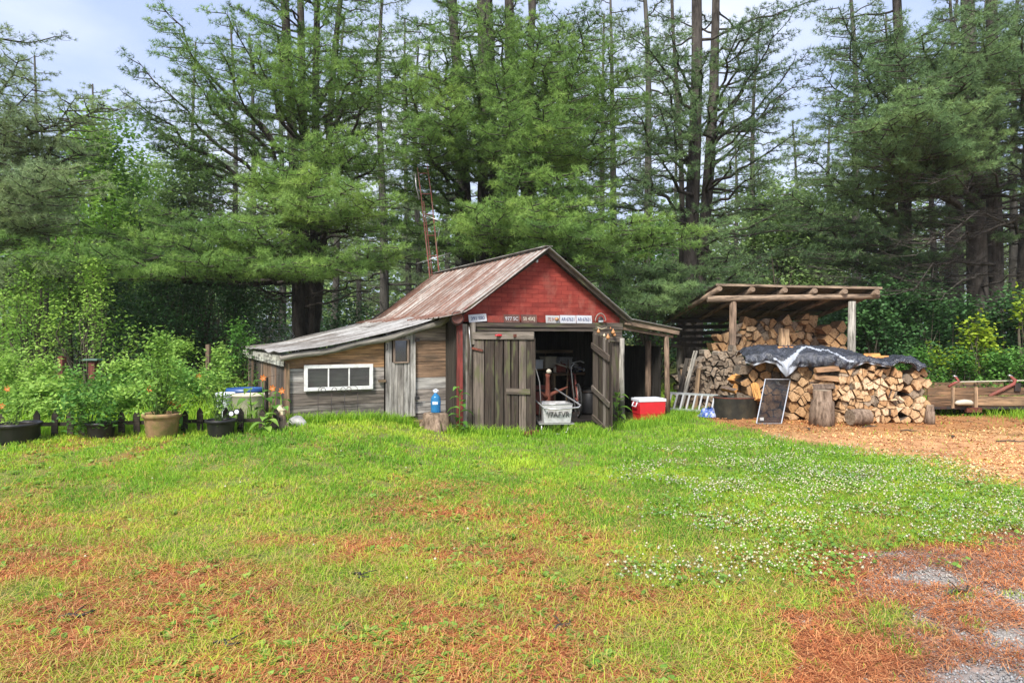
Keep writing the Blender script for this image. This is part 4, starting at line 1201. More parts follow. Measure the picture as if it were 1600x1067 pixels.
    t = W((L(876, 600, 1.3).x, 1.3, .865)); e = thing('fuel_can', 'dull red fuel can on the dark bench', 'can', t, BA)
    mb = MB(); mb.box((0, 0, .09), (.2, .12, .18)); mb.build('body', M['red_metal'], e, bevel=.02)
    mb = MB(); mb.tube([(.05, 0, .18), (.07, 0, .22), (.12, 0, .25)], .014, 8); mb.build('spout', M['galv'], e)
    mb = MB(); mb.tube([(-.06, 0, .18), (-.05, 0, .21), (.02, 0, .21), (.03, 0, .18)], .008, 6); mb.build('handle', M['red_metal'], e)
    t = W((L(893, 600, 1.2).x, 1.2, .90)); e = thing('pale_pole', 'pale pole lying slantwise across the bench clutter', 'pole', t, BA)
    mb = MB(); mb.tube([(-.42, .0, .17), (0, 0, .05), (.30, 0, .02)], [.014, .016, .02], 8); mb.build('shaft', M['beige_plastic'], e)
    mb = MB(); mb.tube([(.28, 0, .02), (.36, 0, .015)], .03, 10); mb.build('grip', M['white_plastic'], e)
    for i, (px, r, h, m, lab) in enumerate(((900, .05, .15, 'white_enamel', 'small white tin on the bench'), (868, .045, .12, 'beige_plastic', 'small beige tin at the left of the bench'), (908, .06, .10, 'blue_plastic', 'squat blue tin at the right of the bench'))):
        t = W((L(px, 600, 1.35).x, 1.35, .866)); e = thing('tin', lab, 'tin', t)
        mb = MB(); mb.lathe([(r, 0), (r, h), (0, h)], (0, 0, 0), 14); mb.build('body', M[m], e)
        mb = MB(); mb.lathe([(r * 1.04, h * .92), (r * 1.06, h * .97), (r * 1.0, h * 1.02), (0, h * 1.02)], (0, 0, 0), 14); mb.build('lid', M['galv'], e)
    # brick at the foot of the left leaf
    t = W(L(829, 679, -.95)); e = thing('brick_stop', 'flat reddish brick at the free foot of the left barn door', 'brick', (t.x, t.y, .02), R(12))
    mb = MB(); mb.box((0, 0, .03), (.24, .12, .055), None, .5, .006); mb.build('brick', M['rust'], e, bevel=.006)
    mb = MB(); mb.box((.05, -.02, .07), (.14, .09, .03), None, .5, .008); mb.build('chip', M['rust'], e, bevel=.005)
    # green plant-like bucket and red can on top
    q = W((L(905, 600, 1.7).x, 1.7, .81))
    e = thing('watering_can', 'green watering can on the dark heap in the shed', 'watering can', q, BA)
    mb = MB(); mb.lathe([(.09, 0), (.10, .01), (.09, .16), (.05, .18), (0, .18)], (0, 0, 0), 14); mb.build('can', M['green_metal'], e)
    mb = MB(); mb.tube([(-.09, 0, .05), (-.2, 0, .18), (-.27, 0, .2)], [.02, .012, .02], 8); mb.build('spout', M['galv'], e)
    mb = MB(); mb.tube([(.08, 0, .16), (.14, 0, .12), (.13, 0, .05), (.09, 0, .02)], .008, 6); mb.build('handle', M['galv'], e)
inside_shed()

def cart():
    o = P(868, 681, 10.98); o.z = 0
    e = thing('tub_cart', 'white tub cart with black painted letters and tubular handle standing in the doorway', 'cart', (o.x, o.y + .05, .02), R(4))
    x0, x1, zb, zt = -.23, .25, .20, .50
    mb = MB()
    a = [(x0, -.20), (x1, -.20), (x1 - .03, .30), (x0 + .03, .30)]; k = .03
    bt = [Vector((x0 + k, -.17, zb)), Vector((x1 - k, -.17, zb)), Vector((x1 - k, .26, zb)), Vector((x0 + k, .26, zb))]
    tp = [Vector((p[0], p[1], zt)) for p in a]
    for i in range(4):
        j = (i + 1) % 4
        n = len(mb.v)
        for p in (bt[i], bt[j], tp[j], tp[i]): mb.v.append(tuple(p)); mb.t.append(.5)
        mb.face([n, n + 1, n + 2, n + 3], [(0, 0), (1, 0), (1, 1), (0, 1)])
    n = len(mb.v)
    for p in bt: mb.v.append(tuple(p)); mb.t.append(.5)
    mb.face([n + 3, n + 2, n + 1, n], [(0, 0)] * 4)
    mb.build('tub', M['white_enamel'], e, solid=.006)
    mb = MB(); mb.tube([Vector((p[0], p[1], zt)) for p in a] + [Vector((a[0][0], a[0][1], zt))], .010, 7); mb.build('rim', M['galv'], e)
    th = math.atan2(.03, .30)
    txt("'/7AFVR", .13, M['ink_black'], e, (.02, -.192, .33), (R(90) + th, 0, 0), .002, sx=.85)
    mb = MB(); mb.box((0, .05, .185), (.56, .46, .02)); mb.build('tray', M['galv'], e)
    mb = MB(); mb.tube([(-.36, .2, .56), (-.27, -.0, .50), (-.20, -.27, .44), (.0, -.30, .43), (.33, -.27, .455), (.38, -.2, .48), (.05, .40, .70)], .013, 8); mb.build('handle', M['galv'], e)
    mb = MB(); mb.tube([(-.24, -.15, .18), (-.24, -.15, .03), (.05, -.16, .02), (.17, -.14, .05), (.2, -.12, .18)], .012, 7); mb.build('skid', M['galv'], e)
    for sx in (-.14, .14):
        mb = MB(); mb.tube([(sx - .02, .2, .09), (sx + .02, .2, .09)], .09, 16); mb.build('wheel', M['rubber'], e)
cart()

def jug_and_stump():
    q = L(682, 668, .02)
    s = W((q.x, .05, 0)); z0 = gzf(s.x, s.y)
    e = thing('tree_stump', 'cracked reddish stump under the blue water bottle beside the lean-to', 'stump', (s.x, s.y, z0 - .03))
    random.seed(4)
    mb = MB(); mb.lathe([(.25, 0), (.22, .08), (.20, .2), (.19, .29), (.17, .315), (0, .31)], (0, 0, 0), 18, .5, sx=1.08, sy=.9, wob=.09)
    mb.build('trunk', M['stump_side'], e)
    mb = MB(); mb.lathe([(.0, .318), (.165, .317), (.168, .312)], (0, 0, 0), 18, .4, close=False); mb.build('top_face', M['log_end_grey'], e)
    for i in range(4):
        a = i * 1.6 + .2
        mb = MB(); mb.tube([(math.cos(a) * .16, math.sin(a) * .15, .2), (math.cos(a) * .25, math.sin(a) * .23, .05), (math.cos(a) * .33, math.sin(a) * .3, -.02)], [.05, .06, .03], 7, .5, jit=.1); mb.build('root', M['stump_side'], e)
    e2 = thing('water_bottle', 'large blue plastic water bottle with white cap standing on the stump', 'bottle', (s.x + .0, s.y - .02, z0 + .29))
    mb = MB(); mb.lathe([(.0, 0), (.075, .004), (.082, .02), (.078, .055), (.082, .07), (.078, .12), (.083, .135), (.083, .19), (.078, .20), (.082, .22), (.07, .26), (.035, .30), (.026, .31), (.026, .335), (0, .336)], (0, 0, 0), 24)
    mb.build('bottle', M['jug'], e2)
    mb = MB(); mb.lathe([(.03, .325), (.033, .33), (.033, .36), (.026, .364), (0, .364)], (0, 0, 0), 16); mb.build('cap', M['white_plastic'], e2)
    mb = MB(); mb.tube([(-.035, 0, .335), (-.045, 0, .365), (0, 0, .385), (.045, 0, .365), (.035, 0, .335)], .005, 6); mb.build('carry_loop', M['white_plastic'], e2)
    for k, (a, w) in enumerate(((-120, .3), (-98, .32), (-76, .26))):
        mb = MB(); n = 6
        def f(u, v, a=a, w=w): 
            an = R(a) + u * w; return (math.cos(an) * .085, math.sin(an) * .085, .14 + .045 * v)
        mb.sheet(f, n, 1); mb.build('label_mark', M['white_plastic'], e2)
jug_and_stump()
# ------------------------------------------------------------------ open wood store
def build_woodshed():
    FL, FR = P(1120, 448, 15.5), P(1378, 453.5, 14.9)
    BL, BR = P(1036, 502, 18.4), P(1250, 505, 17.9)
    e = thing('wood_store', 'open pole wood store with low sloping sheet roof over stacked firewood', 'wood store', ((FL.x + FR.x) / 2, 15.3, 0))
    e0 = e.location.copy()
    def l(v): return Vector(v) - e0
    def rf(u, v, dz=0):
        a = FL.lerp(FR, u); b = BL.lerp(BR, u)
        p = a.lerp(b, v)
        return p + Vector((0, 0, dz))
    mb = MB()
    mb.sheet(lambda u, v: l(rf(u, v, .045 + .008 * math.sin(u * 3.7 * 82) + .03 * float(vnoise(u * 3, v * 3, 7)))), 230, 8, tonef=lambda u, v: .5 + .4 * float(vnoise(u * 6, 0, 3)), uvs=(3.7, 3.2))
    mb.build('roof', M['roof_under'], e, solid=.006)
    mb = MB(); mb.bar(l(FL + Vector((-.02, 0, .045))), l(FR + Vector((.0, 0, .045))), .05, .05, .8); mb.build('front_board', M['log_wood'], e)
    # poles under the sheets, running from front to back
    for i, u in enumerate((.015, .22, .42, .60, .78, .97)):
        a, b = rf(u, 0.0, -.045), rf(u, 1.0, -.045)
        mb = MB(); mb.tube([l(a + (a - b).normalized() * .03), l(a.lerp(b, .5)), l(b)], [.065, .055, .045], 9, .5 + .2 * random.random(), jit=.05); mb.build('rafter', M['log_wood'], e)
    for i, v in enumerate((.3, .6, .9)):
        mb = MB(); mb.bar(l(rf(.0, v, .012)), l(rf(1, v, .012)), .08, .03, .1); mb.build('purlin', M['dark_wood'], e)
    # front beam and posts
    a, b = P(1105, 467.5, 15.45), P(1373, 463, 15.05)
    mb = MB(); mb.tube([l(a), l(a.lerp(b, .33)), l(a.lerp(b, .66)), l(b)], [.075, .07, .065, .06], 12, .75, jit=.04); mb.build('beam', M['log_wood'], e)
    for px, Y, t in ((1145.5, 15.42, .35), (1331.5, 15.12, .8)):
        c = P(px, 471, Y)
        mb = MB(); mb.tube([l((c.x - .03, Y, -.05)), l((c.x - .02, Y, 1.2)), l((c.x, Y, c.z + .0))], [.10, .085, .075], 12, t, jit=.06)
        mb.build('post', M['log_wood'] if t < .5 else M['grey_log'], e)
    for px, Y, z in ((1062, 18.2, 1.95), (1240, 17.8, 1.9)):
        c = P(px, 520, Y)
        mb = MB(); mb.tube([l((c.x, Y, -.05)), l((c.x, Y, z))], [.09, .07], 10, .3, jit=.06); mb.build('post', M['grey_log'], e)
    # slatted end
    mb = MB()
    for k in range(5):
        z = 1.35 + .16 * k
        mb.bar(l((BL.x + .1, 17.9, z)), l((BL.x + 1.7, 17.7, z + .02)), .03, .10, .5 * random.random())
    mb.build('slats', M['dark_wood'], e)
build_woodshed()

# ------------------------------------------------------------------ firewood
def clip_poly(poly, p, n):
    out = []
    for i in range(len(poly)):
        a, b = poly[i], poly[(i + 1) % len(poly)]
        da = (a[0] - p[0]) * n[0] + (a[1] - p[1]) * n[1]; db = (b[0] - p[0]) * n[0] + (b[1] - p[1]) * n[1]
        if da <= 0: out.append(a)
        if (da < 0) != (db < 0) and da != db:
            t = da / (da - db); out.append((a[0] + (b[0] - a[0]) * t, a[1] + (b[1] - a[1]) * t))
    return out

LOGS = [0]
SMALL = [None]          # the stack whose many small logs are kept as one mass
def split_log(poly, c, yaw, length, mats, tone, label, group, pitch=0.0, roll=0.0):
    """a split log: its cut outline poly (x,z about 0) faces -y"""
    if len(poly) < 3: return
    if mats is not FO and random.random() < .13: mats = FG
    mb = SMALL[0] or MB()
    n = len(poly); b = len(mb.v)
    sh_ = random.uniform(.82, .94)
    ex = [(p[0] * sh_ + random.uniform(-.006, .006), p[1] * sh_ + random.uniform(-.006, .006)) for p in poly]
    ring = [(-length / 2, 1.0, 0), (-length / 2 + .012, 1.04, 0), (length / 2 - .01, 1.0, 0), (length / 2, .92, 0)]
    for y, s, _ in ring:
        for p in ex:
            mb.v.append((p[0] * s, y + (random.uniform(-.006, .006)), p[1] * s)); mb.t.append(tone)
    mb.face([b + i for i in range(n)], [(p[0], p[1]) for p in ex], 1)
    mb.face([b + 3 * n + i for i in reversed(range(n))], [(p[0], p[1]) for p in ex], 1)
    bk = random.randrange(n) if random.random() < .75 else -1
    o1 = random.uniform(0, 30)
    for r in range(3):
        for i in range(n):
            j = (i + 1) % n
            y0, y1 = ring[r][0], ring[r + 1][0]
            w = math.hypot(ex[i][0] - ex[j][0], ex[i][1] - ex[j][1])
            mb.face([b + r * n + j, b + r * n + i, b + (r + 1) * n + i, b + (r + 1) * n + j],
                    [(y0 + o1, i * .13 + w), (y0 + o1, i * .13), (y1 + o1, i * .13), (y1 + o1, i * .13 + w)], 2 if i == bk else 0)
    if SMALL[0]:
        rm = Matrix.Rotation(yaw, 3, 'Z') @ Matrix.Rotation(pitch, 3, 'X')
        for k in range(b, len(mb.v)): mb.v[k] = tuple(rm @ Vector(mb.v[k]) + Vector(c))
        return
    o = mb.build('split_log', mats)
    o.location = c; o.rotation_euler = (pitch, roll, yaw)
    setp(o, label, 'split log', group)
    LOGS[0] += 1
    return o

def voronoi_stack(x0, x1, z0, ztop, y, cw, ch, length, mats, label, group, yaw=0.0, yj=.05, tones=(0, 1), jit=.42, wedge=.5, skip=None):
    """tightly fitted log ends filling a wall between x0 and x1; ztop(x) is the height of the stack"""
    pts = []
    nz = int(round((max(ztop(x0 + (x1 - x0) * k / 8) for k in range(9)) - z0) / ch))
    nx = int(round((x1 - x0) / cw))
    for r in range(-1, nz + 1):
        for k in range(-1, nx + 1):
            x = x0 + (k + .5 + .5 * (r % 2)) * (x1 - x0) / nx + random.uniform(-jit, jit) * cw
            z = z0 + (r + .5) * ch + random.uniform(-jit, jit) * ch
            pts.append((x, z, 0 <= r and 0 <= k < nx))
    for i, (x, z, ok) in enumerate(pts):
        if not ok or x < x0 or x > x1 or z > ztop(x) - ch * .2 or z < z0: continue
        poly = [(x - 1.3 * cw, z - 1.3 * ch), (x + 1.3 * cw, z - 1.3 * ch), (x + 1.3 * cw, z + 1.3 * ch), (x - 1.3 * cw, z + 1.3 * ch)]
        for j, (a, b, _) in enumerate(pts):
            if i == j or abs(a - x) > 2.6 * cw or abs(b - z) > 2.6 * ch: continue
            if b > ztop(a) + ch * .8: continue
            poly = clip_poly(poly, ((x + a) / 2, (z + b) / 2), (a - x, b - z))
            if len(poly) < 3: break
        if len(poly) < 3: continue
        poly = clip_poly(poly, (x, z0), (0, -1))
        if len(poly) < 3: continue
        cx = sum(p[0] for p in poly) / len(poly); cz = sum(p[1] for p in poly) / len(poly)
        poly = [((p[0] - cx), (p[1] - cz)) for p in poly]
        # simplify to at most six corners
        poly = [p for k, p in enumerate(poly) if math.hypot(p[0] - poly[k - 1][0], p[1] - poly[k - 1][1]) > .018]
        if skip and skip(cx, cz): continue
        yy = y if not callable(y) else y(cx)
        area = abs(sum(poly[k][0] * poly[k - 1][1] - poly[k - 1][0] * poly[k][1] for k in range(len(poly)))) / 2
        pieces = [poly]
        if area > .62 * cw * ch and random.random() < wedge:
            an = random.uniform(0, math.pi); nn = (math.cos(an), math.sin(an)); off = random.uniform(-.12, .12) * ch
            p0 = (nn[0] * off, nn[1] * off)
            pieces = [clip_poly(poly, p0, nn), clip_poly(poly, p0, (-nn[0], -nn[1]))]
        hx = (cx - x0) / (x1 - x0); hz = (cz - z0) / max(.01, ztop(cx) - z0)
        where = ('topmost' if hz > .85 else 'upper' if hz > .6 else 'middle' if hz > .3 else 'lowest') + (' left' if hx < .25 else ' right' if hx > .75 else ' left centre' if hx < .5 else ' right centre')
        for pc in pieces:
            if len(pc) < 3: continue
            ux = sum(p[0] for p in pc) / len(pc); uz = sum(p[1] for p in pc) / len(pc)
            pc = [(p[0] - ux, p[1] - uz) for p in pc]
            split_log(pc, (cx + ux, yy + length / 2 + random.uniform(-yj, yj), cz + uz), yaw + random.uniform(-.07, .07), length, mats, random.uniform(*tones), label % where, group, random.uniform(-.05, .05))

FW = [M['split'], M['log_end'], M['log_bark']]
FG = [M['split_grey'], M['log_end_grey'], M['log_bark']]
FO = [M['split_orange'], M['log_end_orange'], M['log_bark']]
FH = [M['split'], M['log_end_gold'], M['log_bark']]
def X_(px, Y): return (px - 800) / FPX * Y
def Z_(py, Y): return CAMZ + (HOR - py) / FPX * Y

def firewood():
    random.seed(101)
    Y = 12.55
    # 1. the bright end-on stack
    tp = lambda x: float(np.interp(x, [X_(1300, Y), X_(1330, Y), X_(1400, Y), X_(1440, Y)], [Z_(578, Y), Z_(572, Y), Z_(573, Y), Z_(574, Y)]))
    voronoi_stack(X_(1308, Y), X_(1408, Y), 0.0, tp, Y, .148, .122, .38, FW,
                  'pale split log end in the %s of the bright end-on stack', 'logs of the bright end-on stack')
    # 2. the criss-cross right end
    voronoi_stack(X_(1409, Y), X_(1448, Y), 0.0, lambda x: Z_(580, Y), Y - .03, .28, .095, .42, FW,
                  'flat split log at the %s of the right corner column', 'logs of the right corner column', tones=(.1, .8), jit=.22, wedge=0)
    # 3. darker reddish column between the end-on stack and the sideways stack
    voronoi_stack(X_(1278, Y), X_(1307, Y), 0.0, lambda x: Z_(585, Y), Y + .05, .13, .085, .42, FH,
                  'reddish split log at the %s of the narrow reddish column', 'logs of the reddish column', tones=(0, .6), jit=.25, wedge=0)
    # 4. sideways stack behind the tall stump
    Y2 = 12.95
    voronoi_stack(X_(1226, Y2), X_(1279, Y2), 0.0, lambda x: Z_(574, Y2), Y2, .30, .100, .42, FH,
                  'flat split log at the %s of the stack behind the tall stump', 'logs of the sideways stack', tones=(.1, .8), jit=.25, wedge=.2)
    # 5. stack behind the fly screen
    Y3 = 13.4
    voronoi_stack(X_(1160, Y3), X_(1226, Y3), 0.0, lambda x: Z_(564, Y3), Y3, .21, .15, .42, FH,
                  'brown split log at the %s of the stack behind the fly screen', 'logs behind the fly screen', tones=(0, .55), jit=.35, wedge=.15)
    # 6. grey old stack on the left
    Y4 = 14.9
    tp4 = lambda x: float(np.interp(x, [X_(1052, Y4), X_(1072, Y4), X_(1100, Y4), X_(1150, Y4), X_(1162, Y4)], [Z_(600, Y4), Z_(572, Y4), Z_(553, Y4), Z_(545, Y4), Z_(550, Y4)]))
    SMALL[0] = MB()
    voronoi_stack(X_(1058, Y4), X_(1162, Y4), 0.0, tp4, Y4, .135, .105, .4, FG,
                  'weathered grey split log at the %s of the old left stack', 'logs of the old grey stack', tones=(0, 1), wedge=.5, yj=.07)
    o = SMALL[0].build('grey_firewood', FG); SMALL[0] = None
    setp(o, 'old stack of small weathered grey firewood left of the store post', 'firewood', kind='stuff')
    # 7. golden upper pile under the roof
    Y5 = 16.2
    tp5 = lambda x: float(np.interp(x, [X_(1120, Y5), X_(1150, Y5), X_(1175, Y5), X_(1240, Y5), X_(1282, Y5), X_(1325, Y5)], [Z_(530, Y5), Z_(503, Y5), Z_(496, Y5), Z_(497, Y5), Z_(504, Y5), Z_(508, Y5)]))
    voronoi_stack(X_(1118, Y5), X_(1292, Y5), Z_(552, Y5), tp5, lambda x: Y5 + .1 * random.random(), .215, .165, .42, FH,
                  'golden split log at the %s of the pile under the store roof', 'logs of the high golden pile', tones=(.1, 1), jit=.45, yj=.1, wedge=.35)
    # 8. right back corner, criss-crossed under the roof
    Y6 = 15.9
    voronoi_stack(X_(1284, Y6), X_(1326, Y6), Z_(552, Y6), lambda x: Z_(505, Y6), Y6, .28, .13, .45, FH,
                  'brown flat log at the %s beside the grey right store post', 'logs beside the grey store post', tones=(0, .6), jit=.2, wedge=0)
    # the inner mass that the outer logs lean on, hidden body of the stack
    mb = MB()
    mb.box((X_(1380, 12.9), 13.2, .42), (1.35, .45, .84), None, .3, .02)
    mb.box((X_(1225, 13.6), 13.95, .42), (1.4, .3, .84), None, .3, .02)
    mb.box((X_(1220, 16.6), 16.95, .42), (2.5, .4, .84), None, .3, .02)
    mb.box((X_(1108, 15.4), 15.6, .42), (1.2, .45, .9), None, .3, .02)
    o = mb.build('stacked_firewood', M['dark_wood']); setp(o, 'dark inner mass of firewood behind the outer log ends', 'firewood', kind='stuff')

    def wedge(r): 
        k = random.choice([3, 4, 4, 5]); a0 = random.random() * 6
        return [(math.cos(a0 + 2 * math.pi * i / k) * r * random.uniform(.75, 1.15), math.sin(a0 + 2 * math.pi * i / k) * r * random.uniform(.7, 1.0)) for i in range(k)]
    # loose orange logs thrown on the tub
    for px, py, Yo, r, yaw, pit, rol, lab in ((1163, 586, 14.2, 0.135, 1.2, .1, .2, 'orange split log topmost of the heap beside the left store post'),
        (1172, 592, 14.1, 0.128, .4, .2, 0, 'orange split log lying across the heap right of the store post'), (1186, 590, 14.0, 0.135, 1.5, -.2, .3, 'orange brown log on the heap just below the tarpaulin edge'),
        (1150, 594, 14.0, 0.115, .2, .0, 0, 'orange log end against the store post above the tub'), (1160, 606, 13.9, 0.115, 2.0, .1, .4, 'orange log wedged in the heap behind the dark block'),
        (1196, 600, 13.9, 0.121, 1.0, .1, .1, 'dull orange log at the right of the heap near the screen'),
        (1139, 609, 13.35, .08, .5, .1, 0, 'small orange log lying on the left rim of the black tub'), (1182, 612, 13.2, .075, .35, 1.0, .2, 'bright orange log leaning down at the right rim of the black tub')):
        w = wedge(r); w = list(reversed(w)) if False else w
        split_log(w, P(px, py, Yo), yaw, .36, FO, random.random(), lab, 'loose orange logs over the tub', pit, rol)
    # supports of that heap: brown logs below
    for px, py, Yo in ((1160, 622, 14.2), (1178, 620, 14.2), (1150, 634, 14.2), (1172, 636, 14.2), (1192, 618, 14.2), (1195, 636, 14.2), (1204, 608, 14.3), (1165, 650, 14.2), (1190, 652, 14.2)):
        split_log(wedge(.12), P(px, py, Yo), random.uniform(-.2, .2), .42, FH, random.uniform(0, .5), 'dark brown log low in the heap behind the black tub', 'logs low behind the tub')
    # big upright block on the tub
    c = P(1155, 632, 13.25)
    o = split_log([(-.09, -.13), (.09, -.13), (.10, .11), (.04, .14), (-.08, .12)], (c.x, c.y, c.z + .1), .1, .14, FG, .1, 'dark upright wood block standing on the black tub', 'wood blocks')
    # logs lying on top of the tarpaulin
    for px, py, Yo, r, yaw, lab, mt in ((1228, 545, 13.3, .075, 1.3, 'red brown log lying on the left half of the tarpaulin', FO), (1362, 558, 12.95, .085, 1.5, 'orange log with bark lying on the right of the tarpaulin', FO), (1374, 560, 12.9, .07, 1.2, 'small log beside the bark log on the tarpaulin', FO)):
        split_log(wedge(r), P(px, py, Yo), yaw, .3, mt, random.random() * .5, lab, 'logs holding down the tarpaulin')
    # two long pieces on the sideways stack
    for px, py, lab in ((1292, 577, 'long barky log lying highest on the sideways stack under the tarpaulin'), (1285, 603, 'long pale log sticking out above the tall chopping stump'), (1290, 590, 'long thin split log between the barky log and the pale log')):
        c = P(px, py, 12.5 + random.uniform(-.05, .1))
        split_log([(-.07, -.045), (.06, -.06), (.09, .0), (.03, .05), (-.03, .045)], c, R(90) + random.uniform(-.25, .25), random.uniform(.40, .50), FH, random.random() * .8, lab, 'long logs above the tall stump', random.uniform(-.1, .1))
    # upright pale slabs leaning in the golden pile
    for px, py, lab in ((1222, 527, 'pale upright slab standing left in the golden pile'), (1229, 528, 'pale upright slab just right of its twin in the golden pile')):
        c = P(px - 40 + (40 if px < 1225 else 40), py, 15.9)
        o = split_log([(-.07, -.05), (.06, -.05), (.05, .05), (-.06, .05)], c, .1, .42, FH, .8, lab, 'upright slabs', R(88))
    # stumps and a chopping log
    for nm, px, py, Yo, r, h, lab in (('chopping_stump', 1284.5, 658, 12.2, .22, .66, 'tall rough chopping stump standing before the sideways stack'), ('chopping_stump', 1453, 656, 12.45, .09, .36, 'small narrow stump at the right foot of the firewood')):
        c = P(px, py, Yo)
        e = thing(nm, lab, 'stump', (c.x, Yo, -.02))
        mb = MB(); mb.lathe([(r, 0), (r * .95, h * .3), (r * .86, h * .68), (r * .72, h * .72), (r * .70, h * .98), (r * .66, h)], (0, 0, 0), 20, .5, wob=.07); mb.build('trunk', M['stump_side'], e)
        mb = MB(); mb.lathe([(0, h + .004), (r * .68, h + .002), (r * .7, h - .01)], (0, 0, 0), 20, .5, close=False); mb.build('top_face', M['log_end_grey'], e)
    c = P(1341, 655, 12.25)
    e = thing('cut_log', 'short round barked log lying on its side before the bright stack', 'log', (c.x, 12.22, .15), R(12))
    mb = MB(); mb.tube([(-.19, 0, 0), (-.05, 0, .005), (.1, 0, 0), (.19, 0, 0)], [.14, .15, .146, .135], 18, .5, jit=.04, cap=False); mb.build('bark', M['stump_side'], e)
    mb = MB(); mb.tube([(-.188, 0, 0), (.188, 0, 0)], [.138, .134], 18, .5); mb.build('cut_face', M['log_end_grey'], e)
    # odd boards leaning left of the grey stack
    for px0, py0, px1, py1, Yo, lab, m in ((1062, 642, 1087, 548, 14.3, 'long dark grey board leaning on the old grey stack', 'grey_log'), (1068, 636, 1062, 580, 14.5, 'short dark plank upright at the left of the old stack', 'dark_wood'),
        (1074, 640, 1066, 577, 14.4, 'orange brown lath leaning before the old grey stack', 'deck_wood'), (1086, 636, 1092, 575, 14.5, 'brown lath standing in front of the old grey stack', 'deck_wood'), (1055, 640, 1074, 560, 14.25, 'thin dark pole leaning by the bay post', 'dark_wood')):
        a, b = P(px0, py0, Yo), P(px1, py1, Yo + .35); a.z = 0
        e = thing('leaning_board', lab, 'board', a)
        mb = MB(); mb.bar((0, 0, 0), b - a, .09, .025, .6, jit=.003); mb.build('board', M[m], e)
        mb = MB(); mb.bar((b - a) * .98 + Vector((0, -.016, 0)), (b - a) * .985 + Vector((0, -.03, 0)), .012, .012, .5); mb.build('nail', M['iron'], e)
firewood()
print('LOGS', LOGS)

def tarp():
    random.seed(9)
    Y = 12.5
    px = [1163, 1176, 1195, 1210, 1226, 1245, 1265, 1300, 1322, 1333, 1350, 1372, 1388, 1402, 1418, 1432, 1444]
    fy = [567, 572, 566, 570, 590, 574, 573, 571, 578, 574, 567, 572, 574, 566, 568, 580, 574]          # drooping front edge
    ty = [550, 543, 541, 541, 540, 541, 541, 542, 543, 546, 552, 557, 561, 560, 556, 557, 568]          # crest
    us = np.array(px, float)
    def fn(u, v):
        q = us[0] + (us[-1] - us[0]) * u
        Yc = np.interp(q, [1163, 1230, 1300, 1444], [13.25, 12.95, 12.62, 12.45])
        depth = np.interp(q, [1163, 1200, 1330, 1400, 1444], [.75, 1.05, .95, .62, .38])
        f, t = np.interp(q, us, fy), np.interp(q, us, ty)
        lump = .05 * (float(fbm(q * .045, v * 2.4, 3, 4)) - .5) - .085 * abs(float(fbm(q * .07 + v * 2, v * 3.5 - q * .02, 8, 3)) - .5) - .05 * abs(float(fbm(q * .16 - v * 3, v * 7, 18, 2)) - .5) + .03
        if v < .3:                                     # hanging front
            k = v / .3
            z = Z_(f, Yc - .07) * (1 - k) + k * (Z_(f, Yc) * .45 + Z_(t, Yc + .3) * .55)
            y = Yc - .07 - .035 * math.sin(k * math.pi) * (1 + math.sin(q * .35)) + .02 * k
            return (X_(q, Yc), y + lump * .6, z)
        k = (v - .3) / .7
        zc = Z_(f, Yc) * .45 + Z_(t, Yc + .3) * .55
        zt = Z_(t, Yc + depth * .55)
        z = zc + (zt - zc) * math.sin(min(1, k * 1.6) * math.pi / 2) - max(0, k - .62) * .35
        y = Yc - .05 + depth * k
        return (X_(q, Yc) + (0 if k < .4 else (k - .4) * .1), y + lump * .3, z + lump * 1.3)
    mb = MB()
    def mf(u, v):
        q = us[0] + (us[-1] - us[0]) * u
        # folded-back pale underside along a sweeping band and at the hem
        band = .24 + .62 * math.exp(-((q - 1275) / 36) ** 2) if 1205 < q < 1330 else -1
        if 1205 < q < 1330 and abs(v - band * .62) < .018 + .022 * float(vnoise(q * .12, 0, 4)) + .04 * math.exp(-((q - 1228) / 11) ** 2) : return 1
        if v < .05 and (q < 1240 or 1335 < q < 1410): return 1
        if 1208 < q < 1242 and v < .16 - abs(q - 1226) * .006: return 1
        return 0
    mb.sheet(fn, 220, 50, smooth=True, matf=mf, uvs=(3.4, 1.4))
    o = mb.build('tarpaulin', [M['tarp'], M['tarp_pale']], solid=.004)
    setp(o, 'crumpled black tarpaulin with pale folded hem draped over the firewood stacks', 'tarpaulin')
    # right-hand flap
    mb = MB()
    def f2(u, v):
        q = 1392 + 54 * u
        z = Z_(np.interp(q, [1392, 1412, 1446], [558, 553, 572]), 12.7) - .10 * (1 - v) ** 2 - .02
        return (X_(q, 12.6), 12.42 + .5 * v + .02 * math.sin(u * 9), z + .03 * float(fbm(u * 4, v * 4, 2, 3)))
    mb.sheet(f2, 30, 14, smooth=True)
    o = mb.build('tarpaulin', M['tarp'], solid=.004); setp(o, 'small black tarpaulin flap peaked over the right end of the bright stack', 'tarpaulin')
tarp()

